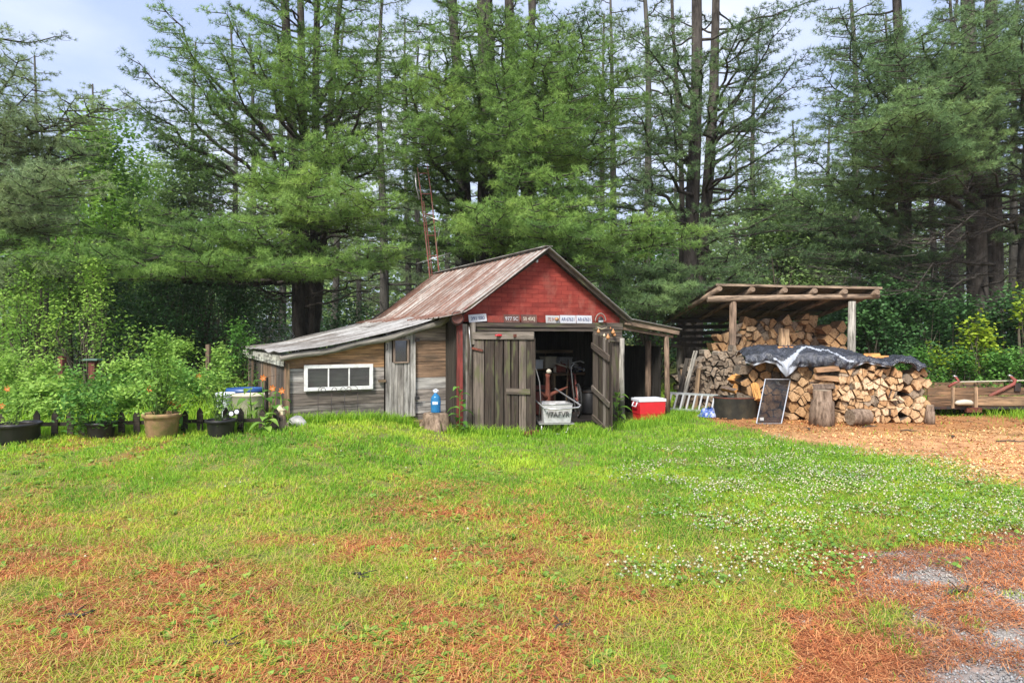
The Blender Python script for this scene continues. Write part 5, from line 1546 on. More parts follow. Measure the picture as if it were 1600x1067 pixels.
def yard_things():
    # cooler
    c = P(1015, 648, 12.95)
    e = thing('cool_box', 'red cool box with white lid on the grass before the open bay', 'cool box', (c.x, 13.05, .0), R(14))
    mb = MB(); n = len(mb.v)
    w0, w1, d0, d1, h = .245, .265, .17, .185, .36
    for (w, d, z) in ((w0, d0, .0), (w0 + .004, d0 + .004, .12), (w0 + .012, d0 + .012, .125), (w1, d1, h)):
        for sx, sy in ((-1, -1), (1, -1), (1, 1), (-1, 1)): mb.v.append((sx * w, sy * d, z)); mb.t.append(.5)
    for r in range(3):
        for i in range(4): j = (i + 1) % 4; mb.face([r*4+i, r*4+j, r*4+4+j, r*4+4+i], [(0, 0), (1, 0), (1, 1), (0, 1)])
    mb.face([3, 2, 1, 0], [(0, 0)] * 4); mb.face([12, 13, 14, 15], [(0, 0)] * 4)
    mb.build('body', M['red_plastic'], e, bevel=.012)
    mb = MB(); mb.box((0, 0, h + .028), (.55, .39, .055)); mb.box((0, 0, h + .06), (.47, .31, .012)); mb.build('lid', M['white_plastic'], e, bevel=.012)
    for sx in (-1, 1):
        mb = MB(); mb.tube([(sx * .27, -.08, h - .01), (sx * .30, -.09, h - .09), (sx * .30, .09, h - .09), (sx * .27, .08, h - .01)], .011, 7); mb.build('handle', M['white_plastic'], e)
    mb = MB(); mb.box((0, -.178, .245), (.14, .012, .03)); mb.build('grip', M['red_plastic'], e, bevel=.003)
    # ladder on its side
    a0, a1 = P(1045, 614, 14.1), P(1122, 618, 13.7)
    e = thing('ladder', 'aluminium ladder lying on its long edge beside the bay post', 'ladder', (a0.x, a0.y, 0))
    b0 = Vector((0, 0, a0.z)); b1 = Vector((a1.x - a0.x, a1.y - a0.y, a1.z)); dn = Vector((.0, -.22, 0))
    c0 = Vector((-.12, -.16, .12)); c1 = Vector((b1.x - .12, b1.y - .16, .10))
    for p, q in ((b0, b1), (c0, c1)):
        mb = MB(); mb.bar(p, q, .03, .045); mb.build('rail', M['alu'], e, bevel=.003)
    for k in range(8):
        t = (k + .5) / 8
        mb = MB(); mb.bar(b0.lerp(b1, t), c0.lerp(c1, t), .035, .02); mb.build('rung', M['alu'], e)
    # blue-white cloth heap
    c = P(1108, 641, 13.4)
    mb = MB()
    def cf(u, v):
        a = u * 2 * math.pi; r = .03 + .17 * v
        return (math.cos(a) * r * (1 + .25 * math.sin(3 * a)), math.sin(a) * r * .7, .17 * (1 - v ** 2) * (.6 + .7 * float(vnoise(u * 7, v * 4, 5))) )
    mb.sheet(cf, 40, 14, smooth=True)
    o = mb.build('cloth_bundle', M['cloth'], loc=(c.x, 13.4, .02)); setp(o, 'crumpled blue and white cloth bundle before the ladder end', 'cloth')
    # black tub
    c = P(1152, 650, 13.25)
    e = thing('old_tub', 'wide blackened metal tub on the ground below the orange logs', 'tub', (c.x, 13.35, 0))
    mb = MB(); mb.lathe([(.40, 0), (.41, .02), (.415, .38), (.43, .40), (.425, .42), (.40, .41), (.39, .05), (0, .04)], (0, 0, 0), 30, sx=1.0, sy=.75, close=False); mb.build('body', M['tub_metal'], e)
    mb = MB(); mb.lathe([(.425, .395), (.437, .405), (.425, .418)], (0, 0, 0), 30, sx=1.0, sy=.75, close=False); mb.build('rim', M['rust'], e)
    mb = MB(); mb.lathe([(.0, .33), (.39, .33), (.39, .31)], (0, 0, 0), 24, sx=1, sy=.74, close=False); mb.build('filling', M['dark_wood'], e)
    # fly screen
    q = [P(1196, 592, 13.0), P(1235, 592.5, 13.0), P(1221, 655.5, 12.35), P(1182, 653, 12.35)]
    q[2].z = q[3].z = .02
    e = thing('fly_screen', 'white framed fly screen leaning against the shaded stack', 'screen', q[3])
    l = [p - q[3] for p in q]
    for a, b in ((0, 1), (1, 2), (2, 3), (3, 0)):
        mb = MB(); mb.bar(l[a], l[b], .017, .014); mb.build('frame', M['alu'], e)
    mb = MB(); mb.v = [tuple(l[0]), tuple(l[1]), tuple(l[2]), tuple(l[3])]; mb.t = [.5] * 4; mb.face([0, 1, 2, 3], [(0, 0), (1, 0), (1, 1), (0, 1)]); mb.build('mesh_panel', M['mesh'], e)
    p = l[3].lerp(l[2], .17).lerp(l[0].lerp(l[1], .17), .09)
    mb = MB(); mb.box(p + Vector((0, -.012, 0)), (.07, .004, .07)); mb.build('sticker', M['white_enamel'], e)
    # trailer
    Yt = 13.7
    x0, x1 = X_(1449, Yt), X_(1660, Yt)
    e = thing('trailer', 'old wooden sided trailer with faded red metal brackets behind the firewood', 'trailer', ((x0 + x1) / 2, Yt, 0))
    ox = (x0 + x1) / 2
    def zz(py): return Z_(py, Yt)
    def bx(px): return X_(px, Yt) - ox
    mb = MB(); mb.box(((bx(1449) + bx(1525)) / 2, 0, (zz(605) + zz(618)) / 2), (bx(1525) - bx(1449), .03, zz(605) - zz(617)), None, .35, .004)
    mb.box(((bx(1449) + bx(1524)) / 2, .0, (zz(618) + zz(633)) / 2), (bx(1524) - bx(1449), .03, .19), None, .25, .004)
    mb.box(((bx(1526) + bx(1655)) / 2, -.02, (zz(619) + zz(633)) / 2), (bx(1655) - bx(1526), .03, zz(619) - zz(634)), None, .65, .004)
    mb.box(((bx(1526) + bx(1655)) / 2, .04, (zz(605) + zz(618)) / 2), (bx(1655) - bx(1526), .03, zz(606) - zz(618)), None, .15, .004)
    mb.build('side_board', M['trailer_wood'], e)
    mb = MB(); mb.box(((bx(1526) + bx(1640)) / 2, 1.3, (zz(603) + zz(632)) / 2), (bx(1640) - bx(1526), .03, .34), None, .3, .004)
    mb.box(((bx(1449) + bx(1526)) / 2, 1.3, (zz(603) + zz(632)) / 2), (bx(1526) - bx(1449), .03, .34), None, .4, .004); mb.build('far_side', M['trailer_wood'], e)
    mb = MB(); mb.box((0, .65, zz(634)), (x1 - x0, 1.3, .04), None, .3); mb.build('bed', M['trailer_wood'], e)
    for px in (1487, 1523):
        mb = MB(); mb.box((bx(px), -.035, (zz(605) + zz(637)) / 2), (.055, .03, zz(605) - zz(638)), None, .95, .003); mb.build('stake', M['trailer_wood'], e)
    mb = MB(); mb.box((0, .0, zz(637)), (x1 - x0, .05, .05)); mb.box((0, 1.3, zz(637)), (x1 - x0, .05, .05)); mb.build('chassis_rail', M['iron'], e)
    mb = MB(); mb.box((bx(1520), -.01, zz(640)), (.3, .08, .10)); mb.build('spring', M['rust'], e)
    for s in (0.0, 1.3):
        mb = MB(); mb.tube([(bx(1522), s + .10, .23), (bx(1522), s + .26, .23)], .23, 22); w = mb.build('wheel', M['rubber'], e)
        mb = MB(); mb.tube([(bx(1522), s + .09, .23), (bx(1522), s + .11, .23)], .12, 16); mb.build('hub', M['rust'], w)
    mb = MB(); mb.bar((bx(1497), .1, zz(597)), (bx(1640), .1, zz(594)), .02, .02, .9); mb.build('top_rail', M['beige_plastic'], e)
    for pts in ([(1482, 604), (1492, 598), (1499, 596), (1492, 588)], [(1545, 619), (1566, 609), (1584, 600), (1586, 594), (1578, 587)]):
        mb = MB(); mb.tube([(bx(a), .0, zz(b)) for a, b in pts], [.035 if len(pts) == 5 else .025] * (len(pts) - 1) + [.02], 6, jit=.1); mb.build('bracket', M['red_metal'], e)
        mb = MB(); a, b = pts[-1]; mb.tube([(bx(a) - .03, 0, zz(b) + .01), (bx(a) + .04, 0, zz(b) - .01)], .02, 7); mb.build('pin', M['galv'], e)
    mb = MB(); mb.box((bx(1590), .02, zz(605)), (.12, .06, .16)); mb.build('latch_plate', M['iron'], e)
    # a pale sack under the boards
    c = P(1505, 629, 13.66); e2 = thing('sack', 'pale stuffed sack showing between the two upright stakes of the trailer', 'sack', (c.x, 13.62, c.z))
    mb = MB(); mb.tube([(-.19, 0, -.01), (-.14, 0, 0), (0, 0, .01), (.12, 0, 0), (.17, 0, -.01)], [.015, .05, .06, .055, .02], 12); mb.build('cloth', M['beige_plastic'], e2)
    mb = MB(); mb.tube([(-.16, 0, 0), (-.155, 0, 0)], .035, 10); mb.build('tie', M['deck_wood'], e2)
    # little stump wood beside the lean-to wall step stone
    # trellis before the window
    g = W((-2.2, .22, 0)); z0 = gzf(g.x, g.y)
    a, b = L(497, 640, .26), L(559, 640, .26)
    e = thing('wire_trellis', 'thin dark wire trellis with curled top before the white window', 'trellis', W(((a.x + b.x) / 2, .26, 0)), BA)
    w = (b.x - a.x) / 2; zt = L(520, 615, .26).z
    mb = MB()
    for k in range(4):
        x = -w + 2 * w * k / 3; mb.tube([(x, 0, z0 - .05), (x, 0, zt)], .005, 5)
    mb.tube([(-w, 0, zt), (w, 0, zt)], .005, 5); mb.tube([(-w, 0, zt - .22), (w, 0, zt - .22)], .004, 5)
    mb.tube([(-w, 0, zt), (-w + .01, 0, zt + .09), (-w + .07, 0, zt + .12)], .004, 5); mb.tube([(w, 0, zt), (w - .01, 0, zt + .09), (w - .08, 0, zt + .12)], .004, 5)
    mb.build('wires', M['iron'], e)
    for x in (-w + .08, -w * .2, w * .25, w * .55):
        mb = MB(); mb.tube([(x + math.cos(k * .52) * .035, 0, zt + .06 + math.sin(k * .52) * .035) for k in range(13)], .005, 5)
        mb.build('scroll', M['iron'], e)
    # pale round stone
    c = L(463, 655, .12); wc = W((c.x, .10, 0)); 
    mb = MB()
    def sf(u, v):
        a = u * 2 * math.pi; p = v * math.pi / 2
        r = 1 + .12 * (float(vnoise(u * 6 % 6, v * 4, 2)) - .5)
        return (math.cos(a) * math.sin(p) * .15 * r, math.sin(a) * math.sin(p) * .10 * r, math.cos(p) * .15 * r)
    mb.sheet(sf, 24, 10, smooth=True)
    o = mb.build('field_stone', M['stone'], loc=(wc.x, wc.y, gzf(wc.x, wc.y) - .0)); setp(o, 'pale rounded stone at the left foot of the lean-to wall', 'stone')
    # stump with tiny cottage ornament
    c = P(436, 655, 9.75); z0 = gzf(c.x, 9.75)
    e = thing('tree_stump', 'dark flared stump carrying a tiny cottage at the lean-to corner', 'stump', (c.x, 9.75, z0 - .03))
    mb = MB(); mb.lathe([(.16, 0), (.12, .06), (.095, .16), (.085, .24), (.075, .25), (0, .25)], (0, 0, 0), 16, .4, wob=.1); mb.build('trunk', M['stump_side'], e)
    for k in range(4):
        a = 1.6 * k; mb = MB(); mb.tube([(math.cos(a) * .08, math.sin(a) * .08, .12), (math.cos(a) * .15, math.sin(a) * .15, .03), (math.cos(a) * .2, math.sin(a) * .2, 0)], [.03, .04, .02], 6, .4); mb.build('root', M['stump_side'], e)
    e2 = thing('cottage_ornament', 'tiny cream cottage ornament standing on the dark flared stump', 'ornament', (c.x + .02, 9.75, z0 + .22))
    mb = MB(); mb.box((0, 0, .035), (.10, .07, .07)); mb.build('wall', M['cream'], e2, bevel=.006)
    mb = MB(); mb.poly([(-.065, -.045, .07), (.065, -.045, .07), (0, -.045, .14)], (0, -1, 0), .09); mb.build('roof', M['cream'], e2)
    mb = MB(); mb.box((0, -.037, .03), (.025, .006, .04)); mb.box((-.032, -.037, .045), (.016, .006, .018)); mb.build('door', M['deck_wood'], e2)
    mb = MB(); mb.box((.03, -.01, .12), (.016, .016, .05)); mb.build('chimney', M['deck_wood'], e2)
    # planters behind the fence: white bucket, beige tub with blue inside, dark post
    c = P(352, 648, 10.6); z0 = gzf(c.x, 10.6)
    e = thing('white_bucket', 'white plastic bucket left of the beige planter tub', 'bucket', (c.x, 10.6, z0)); 
    mb = MB(); mb.lathe([(.12, 0), (.14, .44), (.15, .45), (.145, .48), (.13, .46), (.12, .05), (0, .04)], (0, 0, 0), 22, close=False); mb.build('body', M['white_plastic'], e)
    mb = MB(); mb.tube([(math.cos(a) * .15, -.15 * math.sin(a), .45 - .06 * math.sin(a)) for a in [k * math.pi / 10 for k in range(11)]], .004, 5); mb.build('handle', M['galv'], e)
    c = P(391, 650, 10.45); z0 = gzf(c.x, 10.45)
    e = thing('planter_tub', 'wide beige planter tub standing behind the low picket fence', 'tub', (c.x, 10.45, z0 + .02), R(8))
    mb = MB(); mb.lathe([(.24, 0), (.27, .41), (.29, .42), (.29, .45), (.265, .45), (.25, .3), (0, .3)], (0, 0, 0), 28, sx=1.0, sy=.7, close=False); mb.build('body', M['beige_plastic'], e)
    mb = MB(); mb.lathe([(0, .40), (.26, .40), (.26, .38)], (0, 0, 0), 24, sx=1, sy=.7, close=False); mb.build('soil', M['soil'], e)
    c = P(383, 614, 11.2); z0 = gzf(c.x, 11.2)
    e = thing('blue_tub', 'blue rimmed plastic tub behind the beige planter tub', 'tub', (c.x, 11.2, z0)); 
    mb = MB(); mb.lathe([(.24, 0), (.28, .40), (.30, .41), (.30, .50), (.28, .50), (.25, .1), (0, .1)], (0, 0, 0), 26, sy=.8, close=False); mb.build('body', M['blue_plastic'], e)
    mb = MB(); mb.lathe([(.302, .44), (.312, .455), (.302, .47)], (0, 0, 0), 26, sy=.8, close=False); mb.build('rim', M['blue_plastic'], e)
yard_things()

def fence():
    random.seed(14)
    xs = [2, 59, 86, 111, 129, 191, 215, 240, 264, 288, 313, 353, 376, 409, 432]
    def FY(px): return 9.05 + .55 * px / 430
    e = thing('picket_fence', 'low dark picket edging fence running behind the flower pots', 'fence', (-5.2, 9.3, .24))
    o = e.location
    for i, px in enumerate(xs):
        Y = FY(px); x = X_(px, Y); z0 = gzf(x, Y) - .03; h = .375 + random.uniform(-.02, .02); w = .085
        mb = MB(); lean = random.uniform(-.015, .015)
        pts = [(-w / 2, 0, 0), (w / 2, 0, 0), (w / 2 + lean, 0, h - .07), (lean, 0, h), (-w / 2 + lean, 0, h - .07)]
        mb.poly([(x - o.x + p[0], Y - o.y - .02, z0 - o.z + p[2]) for p in pts], (0, -1, 0), .02, random.random())
        mb.build('picket', M['fence_wood'], e)
    for z in (.17,):
        mb = MB()
        pr = None
        for px in range(-60, 441, 50):
            Y = FY(px); x = X_(px, Y); p = Vector((x - o.x, Y - o.y + .015, gzf(x, Y) + z - o.z))
            if pr: mb.bar(pr, p, .022, .05, .4)
            pr = p
        mb.build('rail', M['fence_wood'], e)
    # taller posts and wires of the garden fence behind
    for px, t, b, Y, w, m, lab in ((97, 557, 600, 13.2, .11, 'post_brown', 'dark red brown fence post at the far left of the garden'), (325, 538, 600, 12.6, .085, 'log_wood', 'reddish brown post standing right of the tall potted bush'), (416, 590, 655, 10.2, .06, 'dark_wood', 'short black post behind the orange lilies'), (146, 563, 600, 12.8, .14, 'post_brown', 'thick peeling red post with green cap left in the garden')):
        x = X_(px, Y); z0 = gzf(x, Y)
        e = thing('garden_post', lab, 'post', (x, Y, z0 - .05))
        h = Z_(t, Y) - z0 + .05
        mb = MB(); mb.bar((0, 0, 0), (.0, 0, h), w, w * .8, random.random(), jit=.01); mb.build('post', M[m], e)
        if px == 146:
            mb = MB(); mb.box((0, 0, h + .015), (w * 1.9, w * 1.6, .03)); mb.build('cap', M['green_metal'], e)
        else:
            mb = MB(); mb.tube([(0, -w * .6, h * .7), (.012, -w * .62, h * .7 + .03), (.0, -w * .6, h * .7 + .04)], .004, 5); mb.build('staple', M['iron'], e)
    for zz, lab in ((572, 'upper sagging garden fence wire'), (598, 'lower sagging garden fence wire')):
        a, b, c = P(-40, zz + 8, 13.0), P(325, zz, 12.55), P(442, zz - 14, 10.9)
        mb = MB(); mb.tube([a, a.lerp(b, .5) - Vector((0, 0, .04)), b, b.lerp(c, .5) - Vector((0, 0, .06)), c], .003, 5)
        o = mb.build('fence_wire', M['iron']); setp(o, lab, 'wire')
fence()

def antenna():
    Y = 17.3
    base = P(684, 600, Y); base.z = gzf(base.x, Y)
    e = thing('lattice_tower', 'thin rusty red lattice mast leaning behind the shed roof', 'mast', base)
    def q(px, py, dy=0): return P(px, py, Y + dy) - base
    mb = MB(); mb.tube([q(686, 600), q(670, 415), q(658, 305), q(652, 262)], [.022, .020, .016, .008], 7); mb.build('pole', M['tower_metal'], e)
    mb = MB(); mb.tube([q(702, 600), q(685, 415), q(674, 305), q(667, 255)], [.022, .020, .014, .007], 7); mb.build('pole', M['tower_metal'], e)
    mb = MB(); mb.tube([q(690, 600, .3), q(674, 415, .28), q(662, 315, .24)], [.02, .018, .014], 7); mb.build('pole', M['tower_metal'], e)
    for py, a, b in ((271, 655, 669), (303, 658, 674), (335, 660, 677), (368, 665, 680), (400, 668, 684), (430, 671, 687)):
        mb = MB(); mb.tube([q(a, py), q(b, py)], .010, 6); mb.tube([q(b, py), q((a + b) / 2, py + 1, .27)], .009, 6); mb.tube([q(a, py), q((a + b) / 2, py + 1, .27)], .009, 6)
        mb.build('rung', M['tower_metal'], e)
    for pts, r in (([(651, 412), (705, 395)], .014), ([(660, 335), (689, 346), (682, 384)], .016), ([(649, 272), (650, 290), (655, 312)], .022)):
        mb = MB(); mb.tube([q(*p) for p in pts], r, 7); mb.build('arm', M['galv'], e)
antenna()

def wire_bale():
    c = P(425, 520, 18.0)
    c.z = gzf(c.x, 18.0)
    e = thing('wire_bale', 'tangled grey bale of chicken wire heaped behind the lean-to roof', 'wire', c)
    mb = MB(); rnd = random.Random(3); top = Z_(500, 18.0) - c.z
    for k in range(60):
        a = rnd.random() * math.pi; rr = rnd.uniform(.25, .75); zc = rnd.uniform(.2, top - .25)
        pts = [(math.cos(t) * rr * math.cos(a) + rnd.uniform(-.05, .05), math.cos(t) * rr * math.sin(a) * .6, zc + math.sin(t) * rnd.uniform(.15, .3) * (1 if zc + .3 < top else .5)) for t in [j * math.pi / 6 for j in range(13)]]
        mb.tube(pts, .006, 4, cap=False)
    mb.build('coils', M['galv'], e)
    mb = MB(); mb.tube([P(388, 530, 17.9) - c, P(415, 514, 17.9) - c, P(436, 505, 17.9) - c], .012, 5); mb.build('loose_strand', M['galv'], e)
    # bent hoop seen over the ridge
    b = P(805, 420, 18.2); b.z = gzf(b.x, 18.2)
    e = thing('bent_sapling', 'bare grey hooped stem arching just above the shed ridge', 'sapling', b)
    mb = MB(); q = lambda px, py: P(px, py, 18.2) - b
    mb.tube([Vector((-.4, 0, 0)), q(783, 440), q(786, 392), q(797, 380), q(810, 379), q(822, 386), q(828, 393)], [.03, .022, .018, .016, .014, .012, .008], 6); mb.build('trunk', M['bark_grey'], e)
    mb = MB(); mb.tube([q(797, 380), q(802, 384), q(812, 384)], .008, 5); mb.build('twig', M['bark_grey'], e)
wire_bale()
# ------------------------------------------------------------------ leaves, needles, limbs
def unit(v): return v / np.maximum(np.linalg.norm(v, axis=-1, keepdims=True), 1e-9)

class Segs:
    """tapered limb pieces, joined into one mesh"""
    def __init__(s): s.a = []; s.b = []; s.ra = []; s.rb = []
    def add(s, a, b, ra, rb):
        a = np.atleast_2d(a); b = np.atleast_2d(b); n = len(a)
        s.a.append(a); s.b.append(b); s.ra.append(np.broadcast_to(ra, (n,)).astype(float)); s.rb.append(np.broadcast_to(rb, (n,)).astype(float))
    def chain(s, pts, rad):
        pts = np.asarray(pts, float); rad = np.asarray(rad, float)
        s.add(pts[:-1], pts[1:], rad[:-1], rad[1:])
    def mesh(s, k=5):
        a = np.concatenate(s.a); b = np.concatenate(s.b); ra = np.concatenate(s.ra); rb = np.concatenate(s.rb)
        n = len(a); d = unit(b - a); ref = np.where(np.abs(d[:, 2:3]) < .9, np.array([[0, 0, 1.0]]), np.array([[1.0, 0, 0]]))
        u = unit(np.cross(d, ref)); v = np.cross(d, u)
        an = np.arange(k) * 2 * np.pi / k
        cs, sn = np.cos(an)[None, :, None], np.sin(an)[None, :, None]
        A = a[:, None] + (u[:, None] * cs + v[:, None] * sn) * ra[:, None, None]
        B = b[:, None] + (u[:, None] * cs + v[:, None] * sn) * rb[:, None, None]
        V = np.concatenate([A, B], 1).reshape(-1, 3)
        j = np.arange(k); j2 = (j + 1) % k
        f = np.stack([j, j2, j2 + k, j + k], -1)
        F = ((np.arange(n) * 2 * k)[:, None, None] + f[None]).reshape(-1, 4)
        return V, F

class Fol:
    def __init__(s): s.p = []; s.d = []; s.t = []
    def add(s, p, d, t): s.p.append(p); s.d.append(d); s.t.append(t)
    def n(s): return sum(len(q) for q in s.p)
    def needles(s, k, L, Wd, rng):
        P0 = np.repeat(np.concatenate(s.p), k, 0); D = np.repeat(np.concatenate(s.d), k, 0); T = np.repeat(np.concatenate(s.t), k)
        n = len(P0)
        d = unit(D * .75 + unit(rng.normal(size=(n, 3))) * .85)
        l = L * (.65 + .6 * rng.random(n))
        c = unit(np.cross(d, rng.normal(size=(n, 3)))) * (Wd / 2)
        tip = P0 + d * l[:, None]; tip[:, 2] -= .12 * l
        V = np.stack([P0 - c, P0 + c, tip], 1).reshape(-1, 3)
        F = np.arange(n * 3).reshape(-1, 3)
        t = np.clip(T + (rng.random(n) - .5) * .22, 0, 1)
        t3 = np.stack([t - .06, t - .06, t + .10], 1).ravel()
        return V, F, np.clip(t3, 0, 1)
    def leaves(s, k, L, rng, asp=.55, flat=.6):
        P0 = np.repeat(np.concatenate(s.p), k, 0); T = np.repeat(np.concatenate(s.t), k)
        n = len(P0)
        P0 = P0 + rng.normal(size=(n, 3)) * L * .9
        a = rng.random(n) * 2 * np.pi
        d = unit(np.stack([np.cos(a), np.sin(a), rng.normal(-.25, .45, n)], -1))
        nr = unit(np.stack([rng.normal(0, 1 - flat, n), rng.normal(0, 1 - flat, n), np.ones(n)], -1))
        sd = unit(np.cross(d, nr))
        l = (L * (.6 + .7 * rng.random(n)))[:, None]
        V = np.stack([P0, P0 + d * l * .45 + sd * l * asp * .5, P0 + d * l, P0 + d * l * .45 - sd * l * asp * .5], 1).reshape(-1, 3)
        F = np.arange(n * 4).reshape(-1, 4)
        t = np.repeat(np.clip(T + (rng.random(n) - .5) * .35, 0, 1), 4)
        return V, F, t

def bough(sg, fo, s, e, r0, rng, lift=.10, start=.35, dens=1.0, tone=.5, spread=1.0, tips=True, jag=.075):
    """a pine bough from s to e: limb, side twigs lying nearly level, needle tufts along them"""
    s = np.asarray(s, float); e = np.asarray(e, float)
    Ln = np.linalg.norm(e - s); d = (e - s) / Ln
    c = (s + e) / 2 + np.array([0, 0, -lift * Ln])
    t = np.linspace(0, 1, 9)[:, None]
    pts = (1 - t) ** 2 * s + 2 * t * (1 - t) * c + t * t * e
    pts[1:-1] += rng.normal(size=(7, 3)) * jag * Ln * .25
    rad = r0 * (1 - t[:, 0]) ** .8 + .006
    sg.chain(pts, rad)
    h = unit(np.array([d[0], d[1], 0.0])); side = np.array([-h[1], h[0], 0])
    n = max(4, int(Ln * 6.0 * (1 - start)))
    ts = start + (1 - start) * (np.arange(n) + rng.random(n) * .8) / n
    ts = np.clip(ts, 0, 1)
    idx = np.minimum((ts * 8).astype(int), 7); fr = (ts * 8 - idx)[:, None]
    base = pts[idx] * (1 - fr) + pts[idx + 1] * fr
    sgn = np.where(np.arange(n) % 2 == 0, 1.0, -1.0)
    l = np.clip(.26 * Ln, .45, 1.25) * (1.05 - .6 * (ts - start) / (1 - start + 1e-6)) * (.6 + .6 * rng.random(n)) * spread
    dr = unit(h[None] * (.55 + .5 * rng.random(n))[:, None] + side[None] * sgn[:, None] * (.45 + .6 * rng.random(n))[:, None] + np.array([0, 0, 1.0])[None] * (rng.normal(.10, .14, n))[:, None])
    mid = base + dr * (l * .55)[:, None] - np.array([0, 0, 1.0]) * (l * .05)[:, None]
    end = base + dr * l[:, None] + np.array([0, 0, 1.0]) * (l * .06)[:, None]
    tr = .004 + r0 * .16
    sg.add(base, mid, tr, tr * .6); sg.add(mid, end, tr * .6, .002)
    if dens <= 0:
        # bare: finer twigs only
        m = 4
        b2 = np.repeat(mid, m, 0) + (np.repeat(end - mid, m, 0)) * rng.random((n * m, 1))
        e2 = b2 + (np.repeat(dr, m, 0) + rng.normal(size=(n * m, 3)) * .6) * (.18 + .25 * rng.random((n * m, 1)))
        sg.add(b2, e2, .0035, .0015)
        return
    # tufts
    k = np.maximum(3, (l * 27 * dens).astype(int))
    rep = np.repeat(np.arange(n), k); m = len(rep)
    q = rng.random(m) ** .75
    off = unit(np.cross(dr[rep], np.array([0, 0, 1.0])))
    lat = (rng.random(m) - .5) * 2 * (.10 + .20 * l[rep]) * (1.15 - q * .8)
    p = base[rep] + dr[rep] * (l[rep] * q)[:, None] + off * lat[:, None]
    p[:, 2] += rng.normal(0, .03, m) + .06 * l[rep] * (q - .5)
    td = unit(dr[rep] * .8 + off * np.sign(lat)[:, None] * .45 + np.array([0, 0, .45]))
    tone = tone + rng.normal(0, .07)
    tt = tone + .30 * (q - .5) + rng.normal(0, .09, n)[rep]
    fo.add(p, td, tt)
    # leader tufts along the end of the limb
    m2 = int(Ln * (1 - start) * 12 * dens) + 3
    q2 = start + (1 - start) * rng.random(m2); i2 = np.minimum((q2 * 8).astype(int), 7); f2 = (q2 * 8 - i2)[:, None]
    p2 = pts[i2] * (1 - f2) + pts[i2 + 1] * f2 + rng.normal(size=(m2, 3)) * .04
    fo.add(p2, unit(np.broadcast_to(d, (m2, 3)) + np.array([0, 0, .4])), np.full(m2, tone + .05))

def trunk_pts(x, y, z0, H, lean=(0, 0), wob=.12, rng=None, n=9):
    t = np.linspace(0, 1, n)
    p = np.stack([x + lean[0] * t + np.sin(t * 7 + x) * wob * t, y + lean[1] * t + np.cos(t * 5 + y) * wob * t, z0 + H * t], -1)
    return p

def add_trunk(mb, pts, r0, r1, flare=1.15):
    n = len(pts); rad = [r0 + (r1 - r0) * (i / (n - 1)) for i in range(n)]; rad[0] *= flare
    mb.tube([tuple(p) for p in pts], rad, 12, .5, jit=.05)

def finish_tree(e, mbt, sg, fo, ndl, bark, leafm, rng, leaf=None):
    o = e.location
    # trunk: tubes + limbs in one mesh
    V1 = np.array(mbt.v).reshape(-1, 3); F1 = [f for f in mbt.f]
    V2, F2 = sg.mesh(4)
    # limbs become quads, trunk faces quads; caps dropped
    F1q = np.array([f for f in F1 if len(f) == 4], np.int64).reshape(-1, 4)
    V = np.concatenate([V1, V2]) - np.array(o)
    F = np.concatenate([F1q, F2 + len(V1)])
    np_obj('trunk', V, F, None, M[bark], e, smooth=True)
    if fo.n():
        if leaf: V, F, t = fo.leaves(leaf[0], leaf[1], rng, leaf[2] if len(leaf) > 2 else .55)
        else: V, F, t = fo.needles(ndl[0], ndl[1], ndl[2], rng)
        np_obj('crown', V - np.array(o), F, t, M[leafm], e)

def at(p, z):
    """point of a trunk polyline at height z"""
    return np.array([np.interp(z, p[:, 2], p[:, 0]), np.interp(z, p[:, 2], p[:, 1]), z])

def pine(label, stems, boughs, auto=None, ndl=(12, .125, .0105), bark='bark', leafm='needle', seed=1, group=None, name='pine_tree'):
    """stems: (px at base, px at frame top, distance, base radius, height)
       boughs: (stem, px, py, distance of the tip, rise of tip over root, tone, density)"""
    rng = np.random.default_rng(seed)
    Y0 = stems[0][2]; x0 = X_(stems[0][0], Y0)
    e = thing(name, label, 'pine', (x0, Y0, gzf(x0, Y0) - .05), 0, group)
    mb = MB(); random.seed(seed); sg = Segs(); fo = Fol(); tp = []
    for (pb, pt, Y, r, H) in stems:
        zt = Z_(0, Y); xb, xt = X_(pb, Y), X_(pt, Y)
        t = trunk_pts(xb, Y, gzf(xb, Y) - .05, H, ((xt - xb) * H / zt, rng.normal(0, .25)), .17, rng)
        add_trunk(mb, t, r, r * .30); tp.append(t)
    for (si, px, py, Y, rise, tone, dens) in boughs:
        if 612 < px < 735 and py > 225: Y = max(Y, 18.0)
        e_ = np.array(P(px, py, Y)); T = tp[si]
        s = at(T, max(.8, e_[2] - rise))
        Ln = np.linalg.norm(e_ - s)
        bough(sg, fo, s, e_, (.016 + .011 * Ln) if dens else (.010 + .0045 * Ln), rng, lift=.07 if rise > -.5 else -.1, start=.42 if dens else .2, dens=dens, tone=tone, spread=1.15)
    if auto:
        for (si, z0, z1, n, Lm, dens, tone, a0, a1) in auto:
            T = tp[si]
            for k in range(n):
                z = z0 + (z1 - z0) * (k + rng.random()) / n
                a = R(a0 + (a1 - a0) * rng.random())
                l = Lm * (.55 + .6 * rng.random()) * (1 if z < .75 * z1 else .75)
                s = at(T, z); up = rng.normal(.12, .12)
                e_ = s + np.array([math.cos(a) * l, math.sin(a) * l, l * up])
                bough(sg, fo, s, e_, .012 + .009 * l, rng, lift=.06, start=.35 if dens else .15, dens=dens, tone=tone + rng.normal(0, .07))
    finish_tree(e, mb, sg, fo, ndl, bark, leafm, rng)
    return e

